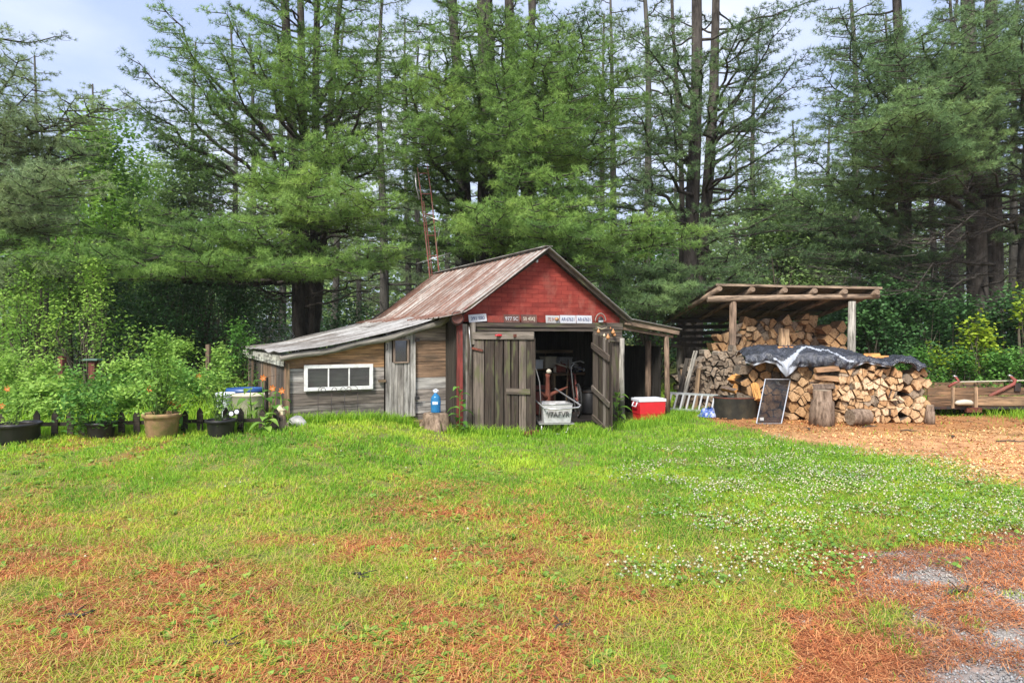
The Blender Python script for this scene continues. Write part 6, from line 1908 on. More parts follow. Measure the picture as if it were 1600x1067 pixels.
def shrub(label, x, y, z0, rx, ry, h, n, leaf, leafm, seed, name='shrub', cat='shrub', group=None, tone=.5, stems=5, lean=0, clumps=14, asp=.55, trunkh=None, bark='bark_light'):
    """leafy bush or small broad-leaved tree: stems to clump centres, leaves round the clumps"""
    rng = np.random.default_rng(seed)
    e = thing(name, label, cat, (x, y, z0 - .03), 0, group)
    sg = Segs(); fo = Fol(); mb = MB()
    zb = trunkh if trunkh is not None else h * .12
    C_ = []
    for k in range(clumps):
        a = rng.random() * 2 * np.pi; q = rng.random() ** .5; zz = zb + (h - zb) * rng.random() ** .8
        w = math.sin(min(1, .35 + (zz - zb) / (h - zb + 1e-6) * .9) * math.pi) ** .5 if h > .8 else 1
        w = max(w, .35)
        c = np.array([x + math.cos(a) * rx * q * w + lean * zz, y + math.sin(a) * ry * q * w, z0 + zz])
        C_.append(c)
    for k in range(stems):
        b = np.array([x + rng.normal(0, rx * .12), y + rng.normal(0, ry * .12), z0 - .03])
        for c in C_[k::stems]:
            m = (b + c) / 2 + rng.normal(size=3) * .06 * h + np.array([0, 0, .08 * h])
            sg.chain([b, m, c], [.003 + (.008 if h > 1.3 else .004) * h, .002 + .004 * h, .002])
    per = max(6, n // clumps)
    for c in C_:
        m = int(per * (.6 + .8 * rng.random()))
        r = np.array([rx, ry, h * .55]) * (.22 + .16 * rng.random())
        v = unit(rng.normal(size=(m, 3))) * (rng.random((m, 1)) ** .45)
        p = c + v * r
        p[:, 2] = np.maximum(p[:, 2], z0 + .02)
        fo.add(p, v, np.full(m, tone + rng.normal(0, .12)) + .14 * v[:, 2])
    if trunkh:
        add_trunk(mb, trunk_pts(x, y, z0, h * .9, (lean * h, 0), .06, rng), .03 + .012 * h, .012)
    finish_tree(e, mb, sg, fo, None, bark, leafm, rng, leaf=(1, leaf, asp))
    return e
# ------------------------------------------------------------------ the pines that stand round the sheds
PG = 'pines at the edge of the wood'
# big many-stemmed pine left of the shed
pine('large pine of several dark stems rising behind the grey lean-to roof',
     [(468, 452, 19, .19, 17), (472, 478, 19.2, .16, 18), (480, 505, 19.3, .15, 17), (484, 545, 19.6, .14, 15)],
     [(0, 60, 392, 14.5, .2, .62, 1.3), (0, 10, 372, 15, .3, .5, 1.1), (0, 150, 398, 14.2, .1, .68, 1.4), (0, 230, 372, 14.6, .3, .6, 1.3), (0, 120, 350, 16, .5, .45, .9), (0, 300, 395, 14.5, .2, .66, 1.3),
      (0, 210, 318, 16, .6, .45, 1), (0, 330, 340, 15, .4, .55, 1.2), (0, 380, 405, 14.6, 0, .62, 1.3), (1, 450, 410, 14.2, .0, .66, 1.3), (1, 530, 398, 14.5, .0, .64, 1.3), (2, 600, 385, 15, .2, .6, 1.2), (2, 655, 395, 15.5, .1, .5, 1.1),
      (0, 395, 275, 15, .5, .66, 1.3), (1, 450, 262, 14.6, .4, .78, 1.5), (1, 500, 272, 14.4, .4, .80, 1.5), (2, 555, 292, 14.6, .3, .76, 1.5), (2, 590, 312, 15, .3, .66, 1.2), (1, 480, 305, 14.3, .2, .70, 1.4), (0, 420, 310, 14.6, .3, .66, 1.3),
      (1, 520, 205, 15.2, .4, .72, 1.3), (2, 575, 215, 15.5, .4, .66, 1.2), (3, 610, 232, 16, .4, .55, 1), (0, 465, 235, 15, .3, .6, 1.1),
      (0, 345, 365, 15.2, .3, .6, 1.2), (0, 270, 352, 15, .4, .58, 1.2), (0, 60, 420, 15.5, .0, .4, .8), (2, 620, 345, 15, .4, .5, 1), (1, 400, 350, 14.5, .3, .62, 1.2),
      (0, 270, 45, 16.5, 3.2, .50, 1), (0, 215, 95, 16.5, 3.0, .45, .9), (0, 195, 145, 17, 2.6, .42, .9), (0, 225, 185, 17, 2.0, .45, 1), (0, 290, 110, 16, 2.4, .6, 1.1), (0, 330, 60, 16, 2.8, .62, 1.1), (0, 240, 225, 17.5, 1.4, .4, .7), (0, 330, 160, 16.2, 1.5, .5, 1.0), (0, 250, 10, 17, 3.4, .5, .9),
      (1, 350, 15, 16, 2.5, .62, 1.2), (1, 420, 30, 15.5, 1.6, .68, 1.3), (1, 400, 85, 15.5, 1.3, .64, 1.2), (1, 490, 60, 15.2, 1.0, .7, 1.3), (2, 540, 20, 15.5, 1.2, .62, 1.2), (2, 560, 95, 15.6, .9, .62, 1.1), (3, 610, 50, 16, 1.2, .55, 1), (3, 590, 140, 16, .9, .5, 1), (2, 450, 120, 15.6, .7, .6, 1.1), (3, 640, 90, 17, 1.2, .45, .9),
      (0, 380, 210, 16.5, 1.2, .2, 0), (0, 330, 300, 16, .8, .2, 0), (1, 560, 160, 16.5, .8, .2, 0), (2, 600, 180, 17, .8, .2, 0), (0, 350, 430, 16.5, .3, .2, 0), (1, 540, 440, 17, .3, .2, 0), (0, 400, 455, 17, .2, .2, 0), (2, 590, 425, 17, .4, .2, 0), (2, 560, 350, 16.5, .4, .2, 0), (1, 430, 330, 16.8, .3, .2, 0), (1, 520, 335, 16.8, .3, .2, 0)],
     auto=[(0, 2.0, 8.5, 12, 2.2, 0, .2, 0, 360), (1, 3, 9, 10, 2.0, 0, .2, 0, 360), (2, 3.5, 9, 10, 2.0, 0, .2, -90, 90), (1, 9, 17, 16, 3.0, .7, .5, 0, 360), (3, 7, 14, 12, 2.6, .7, .5, -120, 60), (0, 4.5, 10, 12, 2.2, .8, .45, 90, 330), (2, 5, 10, 10, 2.0, .8, .45, -120, 60), (1, 6.3, 11, 20, 2.6, .95, .52, 170, 360), (2, 6, 11, 16, 2.6, .95, .5, 200, 380)],
     seed=2, group=PG)
# the central cluster
pine('tall cluster of dark pine stems directly behind the red gable',
     [(742, 705, 21, .24, 19), (752, 754, 20.5, .22, 19), (770, 768, 21, .20, 18), (786, 800, 20.6, .24, 19), (800, 838, 21.4, .20, 18)],
     [(3, 700, 318, 15, .3, .64, 1.3), (3, 745, 322, 14.6, .3, .70, 1.4), (3, 790, 312, 14.6, .3, .76, 1.5), (3, 830, 318, 14.4, .3, .80, 1.5), (4, 880, 322, 14.6, .3, .78, 1.5), (4, 930, 338, 14.8, .3, .74, 1.4), (4, 975, 352, 15.2, .2, .66, 1.3), (4, 850, 350, 14.4, .1, .72, 1.4), (4, 905, 372, 14.6, .0, .62, 1.3), (4, 950, 385, 15, .0, .55, 1.2), (3, 770, 345, 14.6, .1, .66, 1.3), (3, 720, 345, 15, .2, .6, 1.2), (4, 860, 385, 14.8, .0, .5, 1.1), (4, 920, 410, 15, -.1, .45, 1.1),
      (4, 880, 272, 15.2, .5, .64, 1.3), (4, 925, 290, 15.4, .5, .6, 1.2), (3, 820, 255, 15.4, .4, .55, 1.1),
      (3, 800, 180, 15.5, .7, .62, 1.3), (4, 850, 165, 15.3, .8, .72, 1.5), (4, 900, 170, 15.5, .8, .68, 1.4), (4, 870, 195, 15.3, .6, .62, 1.3), (3, 830, 210, 15.5, .5, .56, 1.2), (4, 940, 190, 16, .8, .55, 1.2), (4, 960, 225, 16, .6, .5, 1.1), (4, 790, 155, 16, .6, .6, 1.2),
      (4, 870, 75, 16, 1.2, .66, 1.4), (4, 920, 62, 16, 1.5, .62, 1.3), (4, 960, 78, 16.4, 1.4, .56, 1.2), (4, 985, 110, 16.8, 1.2, .5, 1.1), (3, 845, 45, 16, .9, .6, 1.2), (4, 940, 25, 16.6, 1.8, .52, 1.1), (4, 900, 115, 15.8, 1.0, .6, 1.3), (4, 970, 150, 16.4, 1.0, .5, 1.1), (4, 890, 15, 16.5, 1.4, .5, 1.1),
      (0, 640, 135, 16, .9, .62, 1.2), (0, 680, 118, 15.8, .7, .66, 1.3), (0, 625, 180, 16.2, .8, .56, 1.1), (0, 660, 200, 16, .6, .6, 1.2), (0, 700, 165, 15.8, .5, .62, 1.2), (0, 640, 250, 16, .5, .5, 1.1), (1, 690, 230, 16, .4, .52, 1.1), (0, 610, 110, 16.6, 1.0, .5, 1), (0, 665, 275, 15.6, .3, .56, 1.2), (0, 615, 285, 15.8, .4, .6, 1.2),
      (0, 650, 40, 16.5, 1.3, .5, 1.1), (0, 690, 70, 16.2, 1.0, .55, 1.1), (1, 720, 30, 16.2, 1, .5, 1.1), (1, 735, 90, 16.2, .8, .5, 1.0), (3, 775, 45, 16.2, .8, .5, 1.1), (3, 770, 110, 16, .7, .5, 1),
      (1, 740, 200, 16.5, .5, .5, .9), (2, 775, 235, 16.5, .5, .48, .9), (0, 630, 350, 16, .3, .55, 1.2), (0, 680, 370, 16, .2, .5, 1.1), (1, 715, 385, 16.5, .2, .42, 1), 
      (4, 1010, 345, 15.8, .4, .72, 1.4), (4, 1050, 350, 16, .5, .70, 1.3), (4, 1095, 356, 16.2, .5, .66, 1.2)],
     auto=[(0, 1.5, 9, 16, 2.2, 0, .2, 0, 360), (1, 1.5, 9, 16, 2.0, 0, .2, 0, 360), (3, 1.5, 9, 16, 2.2, 0, .2, 0, 360), (4, 2, 9, 12, 2.4, 0, .2, 0, 360), (0, 9, 19, 18, 3.2, .7, .5, 0, 360), (3, 9, 19, 18, 3.2, .7, .5, 0, 360), (2, 5, 12, 10, 2.2, .8, .48, 0, 360), (0, 4, 10, 12, 2.4, .8, .46, 120, 320), (3, 4, 10, 10, 2.2, .8, .48, 0, 360), (4, 4, 11, 12, 2.4, .8, .46, -90, 60), (1, 6, 11, 20, 3.0, .95, .5, 180, 360), (3, 6, 11, 20, 3.0, .95, .52, 180, 360), (4, 6, 11, 14, 2.8, .9, .5, 200, 380)],
     seed=3, group=PG)
# twin pine right of the gable
pine('twin stemmed pine with thin crown standing between the shed and the wood store',
     [(1072, 1086, 20, .25, 19), (1082, 1120, 20.2, .21, 18), (1066, 1062, 21, .11, 15)],
     [(1, 1180, 95, 17.5, 1.2, .36, .8), (1, 1235, 30, 17.5, 2.0, .36, .8), (1, 1220, 150, 17.5, 1.3, .34, .8), (1, 1160, 30, 17.5, 1.5, .4, .9), (1, 1265, 85, 17.8, 1.8, .32, .7), (1, 1205, 250, 17.5, .8, .36, .7), (1, 1240, 320, 17.6, .6, .34, .6), (1, 1170, 215, 17.5, .8, .4, .8), (1, 1245, 205, 18, 1.0, .32, .6), (1, 1190, 8, 17.5, 2, .36, .8), (1, 1145, 140, 17.5, 1, .42, .8),
      (0, 1000, 40, 17, 1.4, .46, 1), (0, 1030, 110, 16.8, 1.2, .5, 1.1), (0, 985, 170, 17, 1.1, .42, .9), (0, 1010, 215, 16.8, .9, .45, .9), (0, 1045, 45, 17, 1.1, .5, 1.1), (0, 960, 250, 17.2, .8, .4, .8), (0, 1020, 160, 17, .9, .46, .9), (0, 990, 290, 17, .6, .42, .8), (0, 1050, 190, 17, .6, .46, .9), (0, 1100, 80, 17.2, .6, .5, 1), (1, 1110, 150, 17, .5, .46, .9), (1, 1115, 230, 17, .5, .42, .7),
      (0, 1010, 440, 16.5, .1, .58, 1.2), (0, 1060, 455, 16, .0, .66, 1.3), (0, 1095, 448, 16, .0, .60, 1.2), (0, 990, 415, 16.5, .1, .52, 1.1), (0, 1035, 415, 16.5, .1, .5, 1.1), (0, 965, 455, 16.8, .1, .6, 1.2), (1, 1130, 415, 17, .2, .42, .9), (0, 1000, 475, 16, .0, .55, 1.1),
      (1, 1150, 385, 17, .4, .40, .8), (1, 1190, 400, 17, .5, .36, .7), (1, 1120, 345, 16.6, .3, .62, 1.1), (0, 950, 430, 17, .2, .5, 1.0)],
     auto=[(0, 2.5, 9, 6, 2.0, 0, .2, 100, 260), (1, 2.5, 9, 6, 2.2, 0, .2, -80, 80), (0, 3.5, 10, 14, 2.8, .7, .42, 90, 270), (1, 4, 11, 14, 2.8, .7, .42, -100, 100), (0, 9, 18, 14, 3, .6, .42, 0, 360), (1, 9, 17, 14, 3, .6, .42, 0, 360), (1, 3, 10, 10, 3.0, .5, .36, -70, 70)],
     seed=4, group=PG, leafm='needle_blue')
# pine right of the store
pine('single dark stemmed pine standing behind the right end of the wood store',
     [(1412, 1404, 21, .24, 18)],
     [(0, 1255, 240, 17.5, 1.0, .38, .9), (0, 1300, 165, 17.2, .9, .46, 1), (0, 1280, 110, 17.5, 1.5, .4, .8), (0, 1330, 50, 17.2, 1.5, .44, 1), (0, 1350, 120, 17, .9, .5, 1.1), (0, 1230, 300, 17.8, .9, .34, .8), (0, 1290, 270, 17.2, .7, .42, 1), (0, 1330, 225, 17, .7, .50, 1.1), (0, 1260, 345, 17.5, .5, .34, .8), (0, 1345, 275, 17, .5, .50, 1.1), (0, 1380, 190, 17, .6, .5, 1.1), (0, 1310, 10, 17.5, 1.6, .4, .9), (0, 1380, 20, 17, 1.0, .48, 1), (0, 1375, 90, 17, .8, .48, 1),
      (0, 1310, 330, 17, .4, .38, .9), (0, 1350, 370, 17, .3, .36, .9), (0, 1290, 395, 17.5, .3, .32, .7), (0, 1400, 400, 17.5, .2, .36, .9), (0, 1440, 330, 17.5, .3, .38, .9), (0, 1450, 240, 17.5, .4, .4, .9), (0, 1455, 400, 18, .2, .34, .8), (0, 1360, 430, 17.8, .1, .34, .8), (0, 1430, 445, 18, 0, .34, .8), (0, 1235, 380, 18, .6, .3, .7)],
     auto=[(0, 2, 9, 16, 2.4, 0, .2, 0, 360), (0, 9, 18, 16, 2.8, .6, .42, 0, 360), (0, 3, 9, 12, 2.6, .6, .4, 120, 300)],
     seed=5, group=PG, leafm='needle_blue')
# dark stand at right edge
pine('dark right hand pine clump with long bare drooping limbs above the trailer',
     [(1530, 1520, 20, .30, 19), (1556, 1560, 20.5, .26, 19), (1598, 1605, 21, .3, 19)],
     [(0, 1385, 185, 15, .9, .56, 1.3), (0, 1350, 205, 15.2, 1.1, .52, 1.2), (0, 1415, 150, 14.8, .9, .66, 1.4), (0, 1450, 130, 14.8, .8, .68, 1.5), (0, 1430, 175, 14.6, .7, .62, 1.3), (1, 1480, 110, 15, .7, .6, 1.3), (0, 1400, 95, 15.4, 1.0, .52, 1.2), (0, 1440, 55, 15.5, .9, .5, 1.2), (1, 1490, 30, 15.8, .9, .48, 1.2), (0, 1390, 40, 15.8, 1.2, .46, 1.1), (1, 1535, 60, 15.8, .6, .48, 1.2), (2, 1580, 40, 16, .6, .46, 1.2), (2, 1590, 100, 16, .5, .44, 1.1), (0, 1470, 190, 15, .5, .56, 1.1), (0, 1340, 150, 15.6, 1.3, .48, 1.1), (1, 1530, 12, 16, .8, .46, 1.1), (0, 1370, 225, 15.4, .6, .5, 1.1),
      (2, 1440, 210, 15.5, -.5, .2, 0), (2, 1400, 250, 15.5, -.6, .2, 0), (2, 1430, 400, 15.5, -1.2, .2, 0), (2, 1455, 375, 15.5, -1.1, .2, 0), (1, 1420, 330, 16, -.9, .2, 0), (1, 1400, 460, 16, -1.2, .2, 0), (2, 1450, 290, 15.5, -.8, .2, 0), (0, 1430, 280, 16, -.5, .2, 0), (0, 1440, 440, 16.5, -.8, .2, 0), (1, 1470, 470, 16, -.9, .2, 0)],
     auto=[(0, 2, 9.5, 14, 2.2, 0, .2, 60, 300), (1, 4.6, 10, 26, 3.0, .95, .52, 180, 360), (2, 4.4, 10, 26, 3.4, .95, .50, 150, 300), (0, 4.8, 10, 18, 2.8, .9, .5, 180, 340), (1, 2, 9.5, 12, 2.2, 0, .2, 0, 360), (2, 2, 9.5, 12, 2.4, 0, .2, 90, 270), (0, 9.5, 19, 14, 3, .7, .45, 0, 360), (2, 9.5, 19, 14, 3, .7, .45, 0, 360)],
     seed=6, group=PG, leafm='needle_blue')
# left edge pine, most of it out of the frame
pine('pale blue green pine at the far left whose boughs reach in from the frame edge',
     [(-60, -80, 19, .24, 17), (75, 60, 21, .08, 8)],
     [(0, 60, 130, 15.2, 1.2, 0.65, .9), (0, 120, 150, 15.0, 1.4, 0.62, .8), (0, 30, 90, 15.2, 1.2, 0.62, .9), (0, 95, 185, 15.2, 1.0, 0.62, .9), (0, 20, 160, 15.2, .7, 0.65, 1), (0, 165, 165, 15.2, 1.8, 0.62, .8), (0, 20, 250, 14.7, .6, 0.72, 1.3), (0, 80, 262, 14.5, .6, 0.74, 1.3), (0, 50, 295, 14.5, .5, 0.70, 1.3), (0, 110, 285, 14.7, .6, 0.68, 1.2), (0, 20, 325, 14.7, .3, 0.66, 1.2), (0, 75, 335, 14.8, .3, 0.64, 1.1), (0, 40, 405, 15.2, .1, 0.64, 1.1), (0, 100, 420, 15.2, .1, 0.66, 1.0), (0, 0, 440, 15.2, .0, 0.60, 1),
      (0, -20, 40, 15.2, 1, 0.62, 1), (0, 10, 205, 15.2, .7, 0.62, 1), (0, 130, 240, 15.7, .8, 0.64, 1)],
     auto=[(0, 2, 9, 12, 2.5, .8, .42, -60, 60), (0, 9, 17, 12, 2.8, .6, .42, 0, 360), (1, 3, 7.5, 10, 1.4, .8, .45, 0, 360)],
     seed=7, group=PG, leafm='needle_far')  # far needle colour stands in for haze over this pine

# ------------------------------------------------------------------ the wood behind: copies of a few pines
def proto_pine(seed, H, bare, Lm, dens=.55, leafm='needle_far', ndl=(9, .20, .018), n=34, tone=.45, name='pine_tree', label='', group=''):
    rng = np.random.default_rng(seed)
    e = thing(name, label, 'pine', (0, 0, 0), 0, group)
    random.seed(seed); mb = MB(); sg = Segs(); fo = Fol()
    T = trunk_pts(0, 0, 0, H, (rng.normal(0, .4), rng.normal(0, .4)), .15, rng)
    add_trunk(mb, T, .20, .04)
    for k in range(n):
        q = (k + rng.random()) / n; z = bare + (H - bare) * q
        a = k * 2.4 + rng.random(); l = Lm * (1 - .75 * q ** 1.5) * (.7 + .5 * rng.random())
        s = at(T, z); e_ = s + np.array([math.cos(a) * l, math.sin(a) * l, l * rng.normal(.12 + .2 * q, .1)])
        bough(sg, fo, s, e_, .012 + .008 * l, rng, lift=.07, start=.3, dens=dens, tone=tone + rng.normal(0, .08), spread=1.2)
    for k in range(int(bare * 4)):
        z = 1 + (bare - .5) * rng.random(); a = rng.random() * 6.3; l = .8 + 1.2 * rng.random(); s = at(T, z)
        bough(sg, fo, s, s + np.array([math.cos(a) * l, math.sin(a) * l, l * .1]), .015, rng, dens=0, start=.3)
    finish_tree(e, mb, sg, fo, ndl, 'bark_far', leafm, rng)
    return e

def wood_behind():
    rnd = random.Random(17)
    GA, GB, GC = 'pale pines deep in the wood', 'bare stemmed pines inside the wood', 'tall feathery pines deep in the wood'
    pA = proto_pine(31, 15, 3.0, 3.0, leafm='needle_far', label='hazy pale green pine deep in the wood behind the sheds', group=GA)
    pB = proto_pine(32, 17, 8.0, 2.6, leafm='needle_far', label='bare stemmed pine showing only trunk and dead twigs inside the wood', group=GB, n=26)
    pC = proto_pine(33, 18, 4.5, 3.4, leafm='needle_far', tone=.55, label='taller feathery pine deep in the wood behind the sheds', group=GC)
    spots = {id(pA): [], id(pB): [], id(pC): []}
    A = [(-20, 42), (60, 38), (140, 40), (200, 52), (260, 44), (330, 46), (395, 30), (600, 27), (655, 30), (560, 34), (960, 29), (1010, 34), (1150, 36), (1190, 42), (1240, 34), (1300, 33), (1340, 46), (1460, 28), (1500, 32), (1640, 26), (1090, 44), (900, 36), (860, 28), (700, 40), (-120, 34), (1750, 30)]
    B = [(298, 33), (372, 30), (835, 25), (940, 28), (1020, 27), (1170, 30), (1345, 26), (1475, 24), (1495, 26), (1580, 24.5), (1625, 24), (520, 27)]
    Cc = [(440, 36), (500, 40), (640, 34), (720, 33), (800, 34), (870, 40), (1050, 38), (1395, 38), (1530, 36), (1600, 34), (20, 55), (110, 60), (230, 66), (290, 62), (1130, 55), (1210, 58), (1290, 60)]
    marks = [(-100, 'far beyond the left frame edge'), (0, 'at the left frame edge'), (60, 'over the far left pot'), (110, 'over the dark red garden post'), (150, 'over the peeling red post'), (205, 'left of the terracotta pot'), (253, 'over the terracotta pot'), (300, 'between terracotta pot and reddish post'), (325, 'over the reddish brown post'), (350, 'over the white bucket'), (385, 'over the planter tub'), (430, 'over the wire bale'), (470, 'behind the big left pine'),
             (525, 'over the white window'), (575, 'right of the white window'), (625, 'over the narrow lean-to door'), (655, 'left of the lattice mast'), (690, 'right of the lattice mast'), (720, 'over the red corner post'), (750, 'left behind the central stems'), (790, 'right behind the central stems'), (830, 'over the left barn door'), (865, 'over the gable peak'), (905, 'over the tub cart'), (945, 'over the right barn door'), (1010, 'over the red cool box'), (1045, 'over the bay post'), (1090, 'behind the twin pine'),
             (1135, 'over the black tub'), (1170, 'left over the store roof'), (1215, 'over the fly screen'), (1250, 'over the middle of the store roof'), (1295, 'over the tall chopping stump'), (1340, 'over the grey store post'), (1390, 'behind the single dark pine'), (1450, 'over the left end of the trailer'), (1490, 'over the trailer stakes'), (1530, 'over the yellow green sapling'), (1585, 'at the right frame edge'), (1630, 'just past the right frame edge'), (1760, 'far past the right frame edge')]
    for pr, lst in ((pA, A), (pB, B), (pC, Cc)):
        base = {id(pA): 'hazy pale pine', id(pB): 'bare stemmed pine', id(pC): 'tall feathery pine'}[id(pr)]
        made = []
        for i, (px, Y) in enumerate(lst):
            o = pr if i == 0 else copy_tree(pr)
            made.append([min(range(len(marks)), key=lambda k: abs(marks[k][0] - px)), Y, o])
            o['label'] = base + ' deep in the wood ' + marks[made[-1][0]][1]
            same = [q for q in made if q[0] == made[-1][0]]
            if len(same) > 1:
                same.sort(key=lambda q: q[1])
                for q, w in zip(same, ('nearer ', 'farther ', 'farthest ')): q[2]['label'] = w + base + ' in the wood ' + marks[q[0]][1]
            x = X_(px, Y); s = rnd.uniform(.82, 1.12)
            if pr is pA: s *= .8 if 140 < px < 340 or 1120 < px < 1300 else 1.0
            if Y > 50: s *= .8
            o.location = (x, Y, gzf(x, Y) - .1); o.rotation_euler = (0, 0, rnd.random() * 6.28); o.scale = (s, s, s)
wood_behind()

# ------------------------------------------------------------------ broad-leaved growth
def undergrowth():
    # left side: garden edge and sunlit saplings
    S = lambda lab, px, Y, rx, h, n, leaf, mat, seed, **k: shrub(lab, X_(px, Y), Y, gzf(X_(px, Y), Y), rx, rx * .8, h, n, leaf, mat, seed, **k)
    sap = dict(name='sapling', cat='sapling')
    S('light green sapling with slim stem behind the peeling red post', 146, 15, .95, 3.1, 2600, .085, 'leaf_light', 41, trunkh=.9, clumps=22, tone=.7, **sap)
    S('slender light sapling left of the dark red garden post', 60, 15.5, 1.2, 3.2, 2800, .085, 'leaf_light', 42, trunkh=.8, clumps=22, tone=.6, **sap)
    S('thin green sapling at the very left of the garden', 5, 16, 1.1, 2.6, 2600, .085, 'leaf_light', 43, trunkh=.5, clumps=18, tone=.55, **sap)
    S('mid green sapling between the peeling post and the dark thicket', 110, 18, 1.3, 3.4, 3200, .10, 'leaf_light', 44, trunkh=.8, clumps=20, tone=.6, **sap)
    S('tall bright broad leaved tree glowing behind the low pine boughs at left', 165, 25, 3.2, 8.8, 15000, .19, 'leaf_light', 45, trunkh=1.2, clumps=46, tone=.5, name='broadleaf_tree', cat='tree', stems=6)
    S('yellow green broad leaved tree at far left beyond the pine', 60, 28, 3.6, 8.2, 14000, .20, 'leaf_light', 46, trunkh=1.2, clumps=44, tone=.42, name='broadleaf_tree', cat='tree', stems=6)
    S('loose pale broad leaved tree left of the big pine stems', 285, 29, 3.6, 8.4, 13000, .20, 'leaf_far', 47, trunkh=1.5, clumps=40, tone=.5, name='broadleaf_tree', cat='tree', stems=6)
    S('low pale tree at the back of the garden gap', 215, 36, 4.6, 9.5, 12000, .26, 'leaf_far', 48, trunkh=1.5, clumps=40, tone=.55, name='broadleaf_tree', cat='tree', stems=6)
    for i, (px, Y, rx, h, lab) in enumerate(((215, 16.5, 1.3, 2.3, 'dark leafy thicket bush right of the light saplings'), (268, 17, 1.5, 3.0, 'dark glossy bush behind the tall potted bush'), (320, 17.5, 1.5, 3.2, 'dark bush behind the reddish brown post'), (365, 17.5, 1.3, 2.9, 'dark bush touching the low end of the lean-to roof'),
                                            (410, 20.5, 1.6, 3.0, 'dark bush behind the wire bale'), (245, 20, 1.9, 3.9, 'taller dark bush at the back of the left thicket'), (330, 21, 2.0, 3.9, 'tall dark bush left of the big pine trunk'), (180, 19.5, 1.6, 3.2, 'deep green bush behind the left saplings'), (540, 22, 1.6, 2.6, 'bush in the gloom right of the big pine trunk'))):
        S(lab, px, Y, rx, h, 4200, .095, 'leaf_dark', 50 + i, clumps=26, tone=.45, group='dark bushes behind the garden')
    # garden plants behind the picket fence
    G = 'garden plants behind the picket fence'
    rnd = random.Random(5)
    labs = ['feathery yellow green plant at the far left behind the fence', 'tall green garden plant left of the dark red post', 'bushy garden plant between the two red posts', 'pale leaved squash plant under the fence wire', 'leafy garden plant right of the peeling red post', 'low spreading garden plant behind the terracotta pot', 'dense green plant left of the tall potted bush', 'bushy garden plant around the reddish brown post', 'tangled green plant left of the white bucket', 'leafy plant against the dark thicket at garden middle', 'low bright plant just behind the left pickets', 'tall wispy garden plant beside the lean-to corner', 'soft green plant behind the middle pickets', 'broad garden plant far left under the saplings']
    pos = [(15, 11, .5, .95), (70, 12, .6, .9), (115, 12, .5, .7), (60, 11, .5, .5), (190, 12.2, .6, .85), (240, 12.5, .6, .8), (205, 11.2, .5, .55), (335, 12.9, .6, 1.15), (310, 11.4, .45, .75), (270, 13.5, .8, 1.2), (110, 10.4, .45, .4), (375, 13.5, .55, 1.5), (165, 10.6, .4, .45), (20, 13.2, .9, 1.1)]
    for i, ((px, Y, rx, h), lab) in enumerate(zip(pos, labs)):
        S(lab, px, Y, rx, h, 1500, .075 if i != 3 else .13, ['leaf_light', 'leaf_light', 'leaf'][i % 3], 70 + i, clumps=14, tone=.6 + .25 * rnd.random(), stems=7, name='garden_plant', cat='plant', group=G, bark='green_stem')
    X = RNG.uniform(-13, -3.6, 26000); Y = RNG.uniform(9.9, 17.5, 26000)
    lx, ly = barn_local(X, Y); k = ~((lx > -2.8) & (ly > .2)); X, Y = X[k], Y[k]
    blades('meadow', X, Y, .18 + .5 * RNG.random(len(X)) * fbm(X, Y, 12, 3), .016 * np.ones(len(X)), .30 + .35 * RNG.random(len(X)), M['grass'], .6, label='tall rough growth of the unmown garden', cat='meadow growth')
    X = RNG.uniform(8.0, 16, 9000); Y = RNG.uniform(13.9, 18.5, 9000)
    blades('understory_growth', X, Y, .15 + .35 * RNG.random(9000), .02 * np.ones(9000), .20 + .3 * RNG.random(9000), M['grass'], .7, label='rough ground growth beyond the trailer', cat='ground cover')
    # right side thicket
    R_ = [(1362, 17.0, 1.1, 2.6, 'dark leaved bush just right of the grey store post'), (1400, 17.6, 1.3, 2.8, 'deep green bush behind the right end of the firewood'), (1445, 17.2, 1.3, 2.5, 'broad dark bush above the left end of the trailer'), (1490, 17.6, 1.3, 2.3, 'mid green bush left of the yellow sapling'), (1585, 16.8, 1.3, 2.5, 'dark maple leaved bush at the right frame edge'),
          (1380, 20.5, 1.9, 3.3, 'tall dark bush behind the store post'), (1450, 20.8, 1.8, 3.2, 'tall dark bush below the bare limbs'), (1640, 17, 1.5, 2.6, 'dark bush beyond the right frame edge'), (1545, 18.6, 1.4, 2.0, 'shaded bush under the right pine clump'), (1320, 21, 1.6, 2.3, 'bush seen through the open back of the wood store'), (1290, 22, 1.8, 2.4, 'green bush behind the wood store'), (1500, 15.4, .8, 1.25, 'low green bush right behind the trailer'), (1420, 15.2, .8, 1.2, 'low bright bush behind the end of the firewood'), (1560, 15.3, .9, 1.1, 'low light bush behind the right half of the trailer'), (1610, 15.2, .9, 1.3, 'low bush behind the trailer at the frame edge')]
    for i, (px, Y, rx, h, lab) in enumerate(R_):
        S(lab, px, Y, rx, h, 4600 if h > 1.5 else 2200, .10 if h > 1.5 else .07, 'leaf_dark' if h > 1.5 else 'leaf', 100 + i, clumps=28 if h > 1.5 else 16, tone=.55, asp=.75, group='bushes right of the wood store')
    S('bright yellow green sapling glowing over the trailer', 1528, 15.9, .75, 1.95, 1300, .10, 'leaf_yellow', 130, clumps=20, tone=.5, asp=.7, trunkh=.3, **sap)
    S('small yellow green sapling at the right frame edge', 1596, 16.0, .35, 2.5, 260, .11, 'leaf_yellow', 131, clumps=6, tone=.5, asp=.7, trunkh=1.6, **sap)
    S('yellowish low sapling left of the bright yellow one', 1462, 16.2, .4, 1.3, 260, .09, 'leaf_yellow', 132, clumps=7, tone=.4, asp=.7, **sap)
    S('soft green broad leaved tree between the two roofs', 1010, 23, 2.6, 5.2, 6000, .13, 'leaf', 133, clumps=34, tone=.6, trunkh=1.2, name='broadleaf_tree', cat='tree')
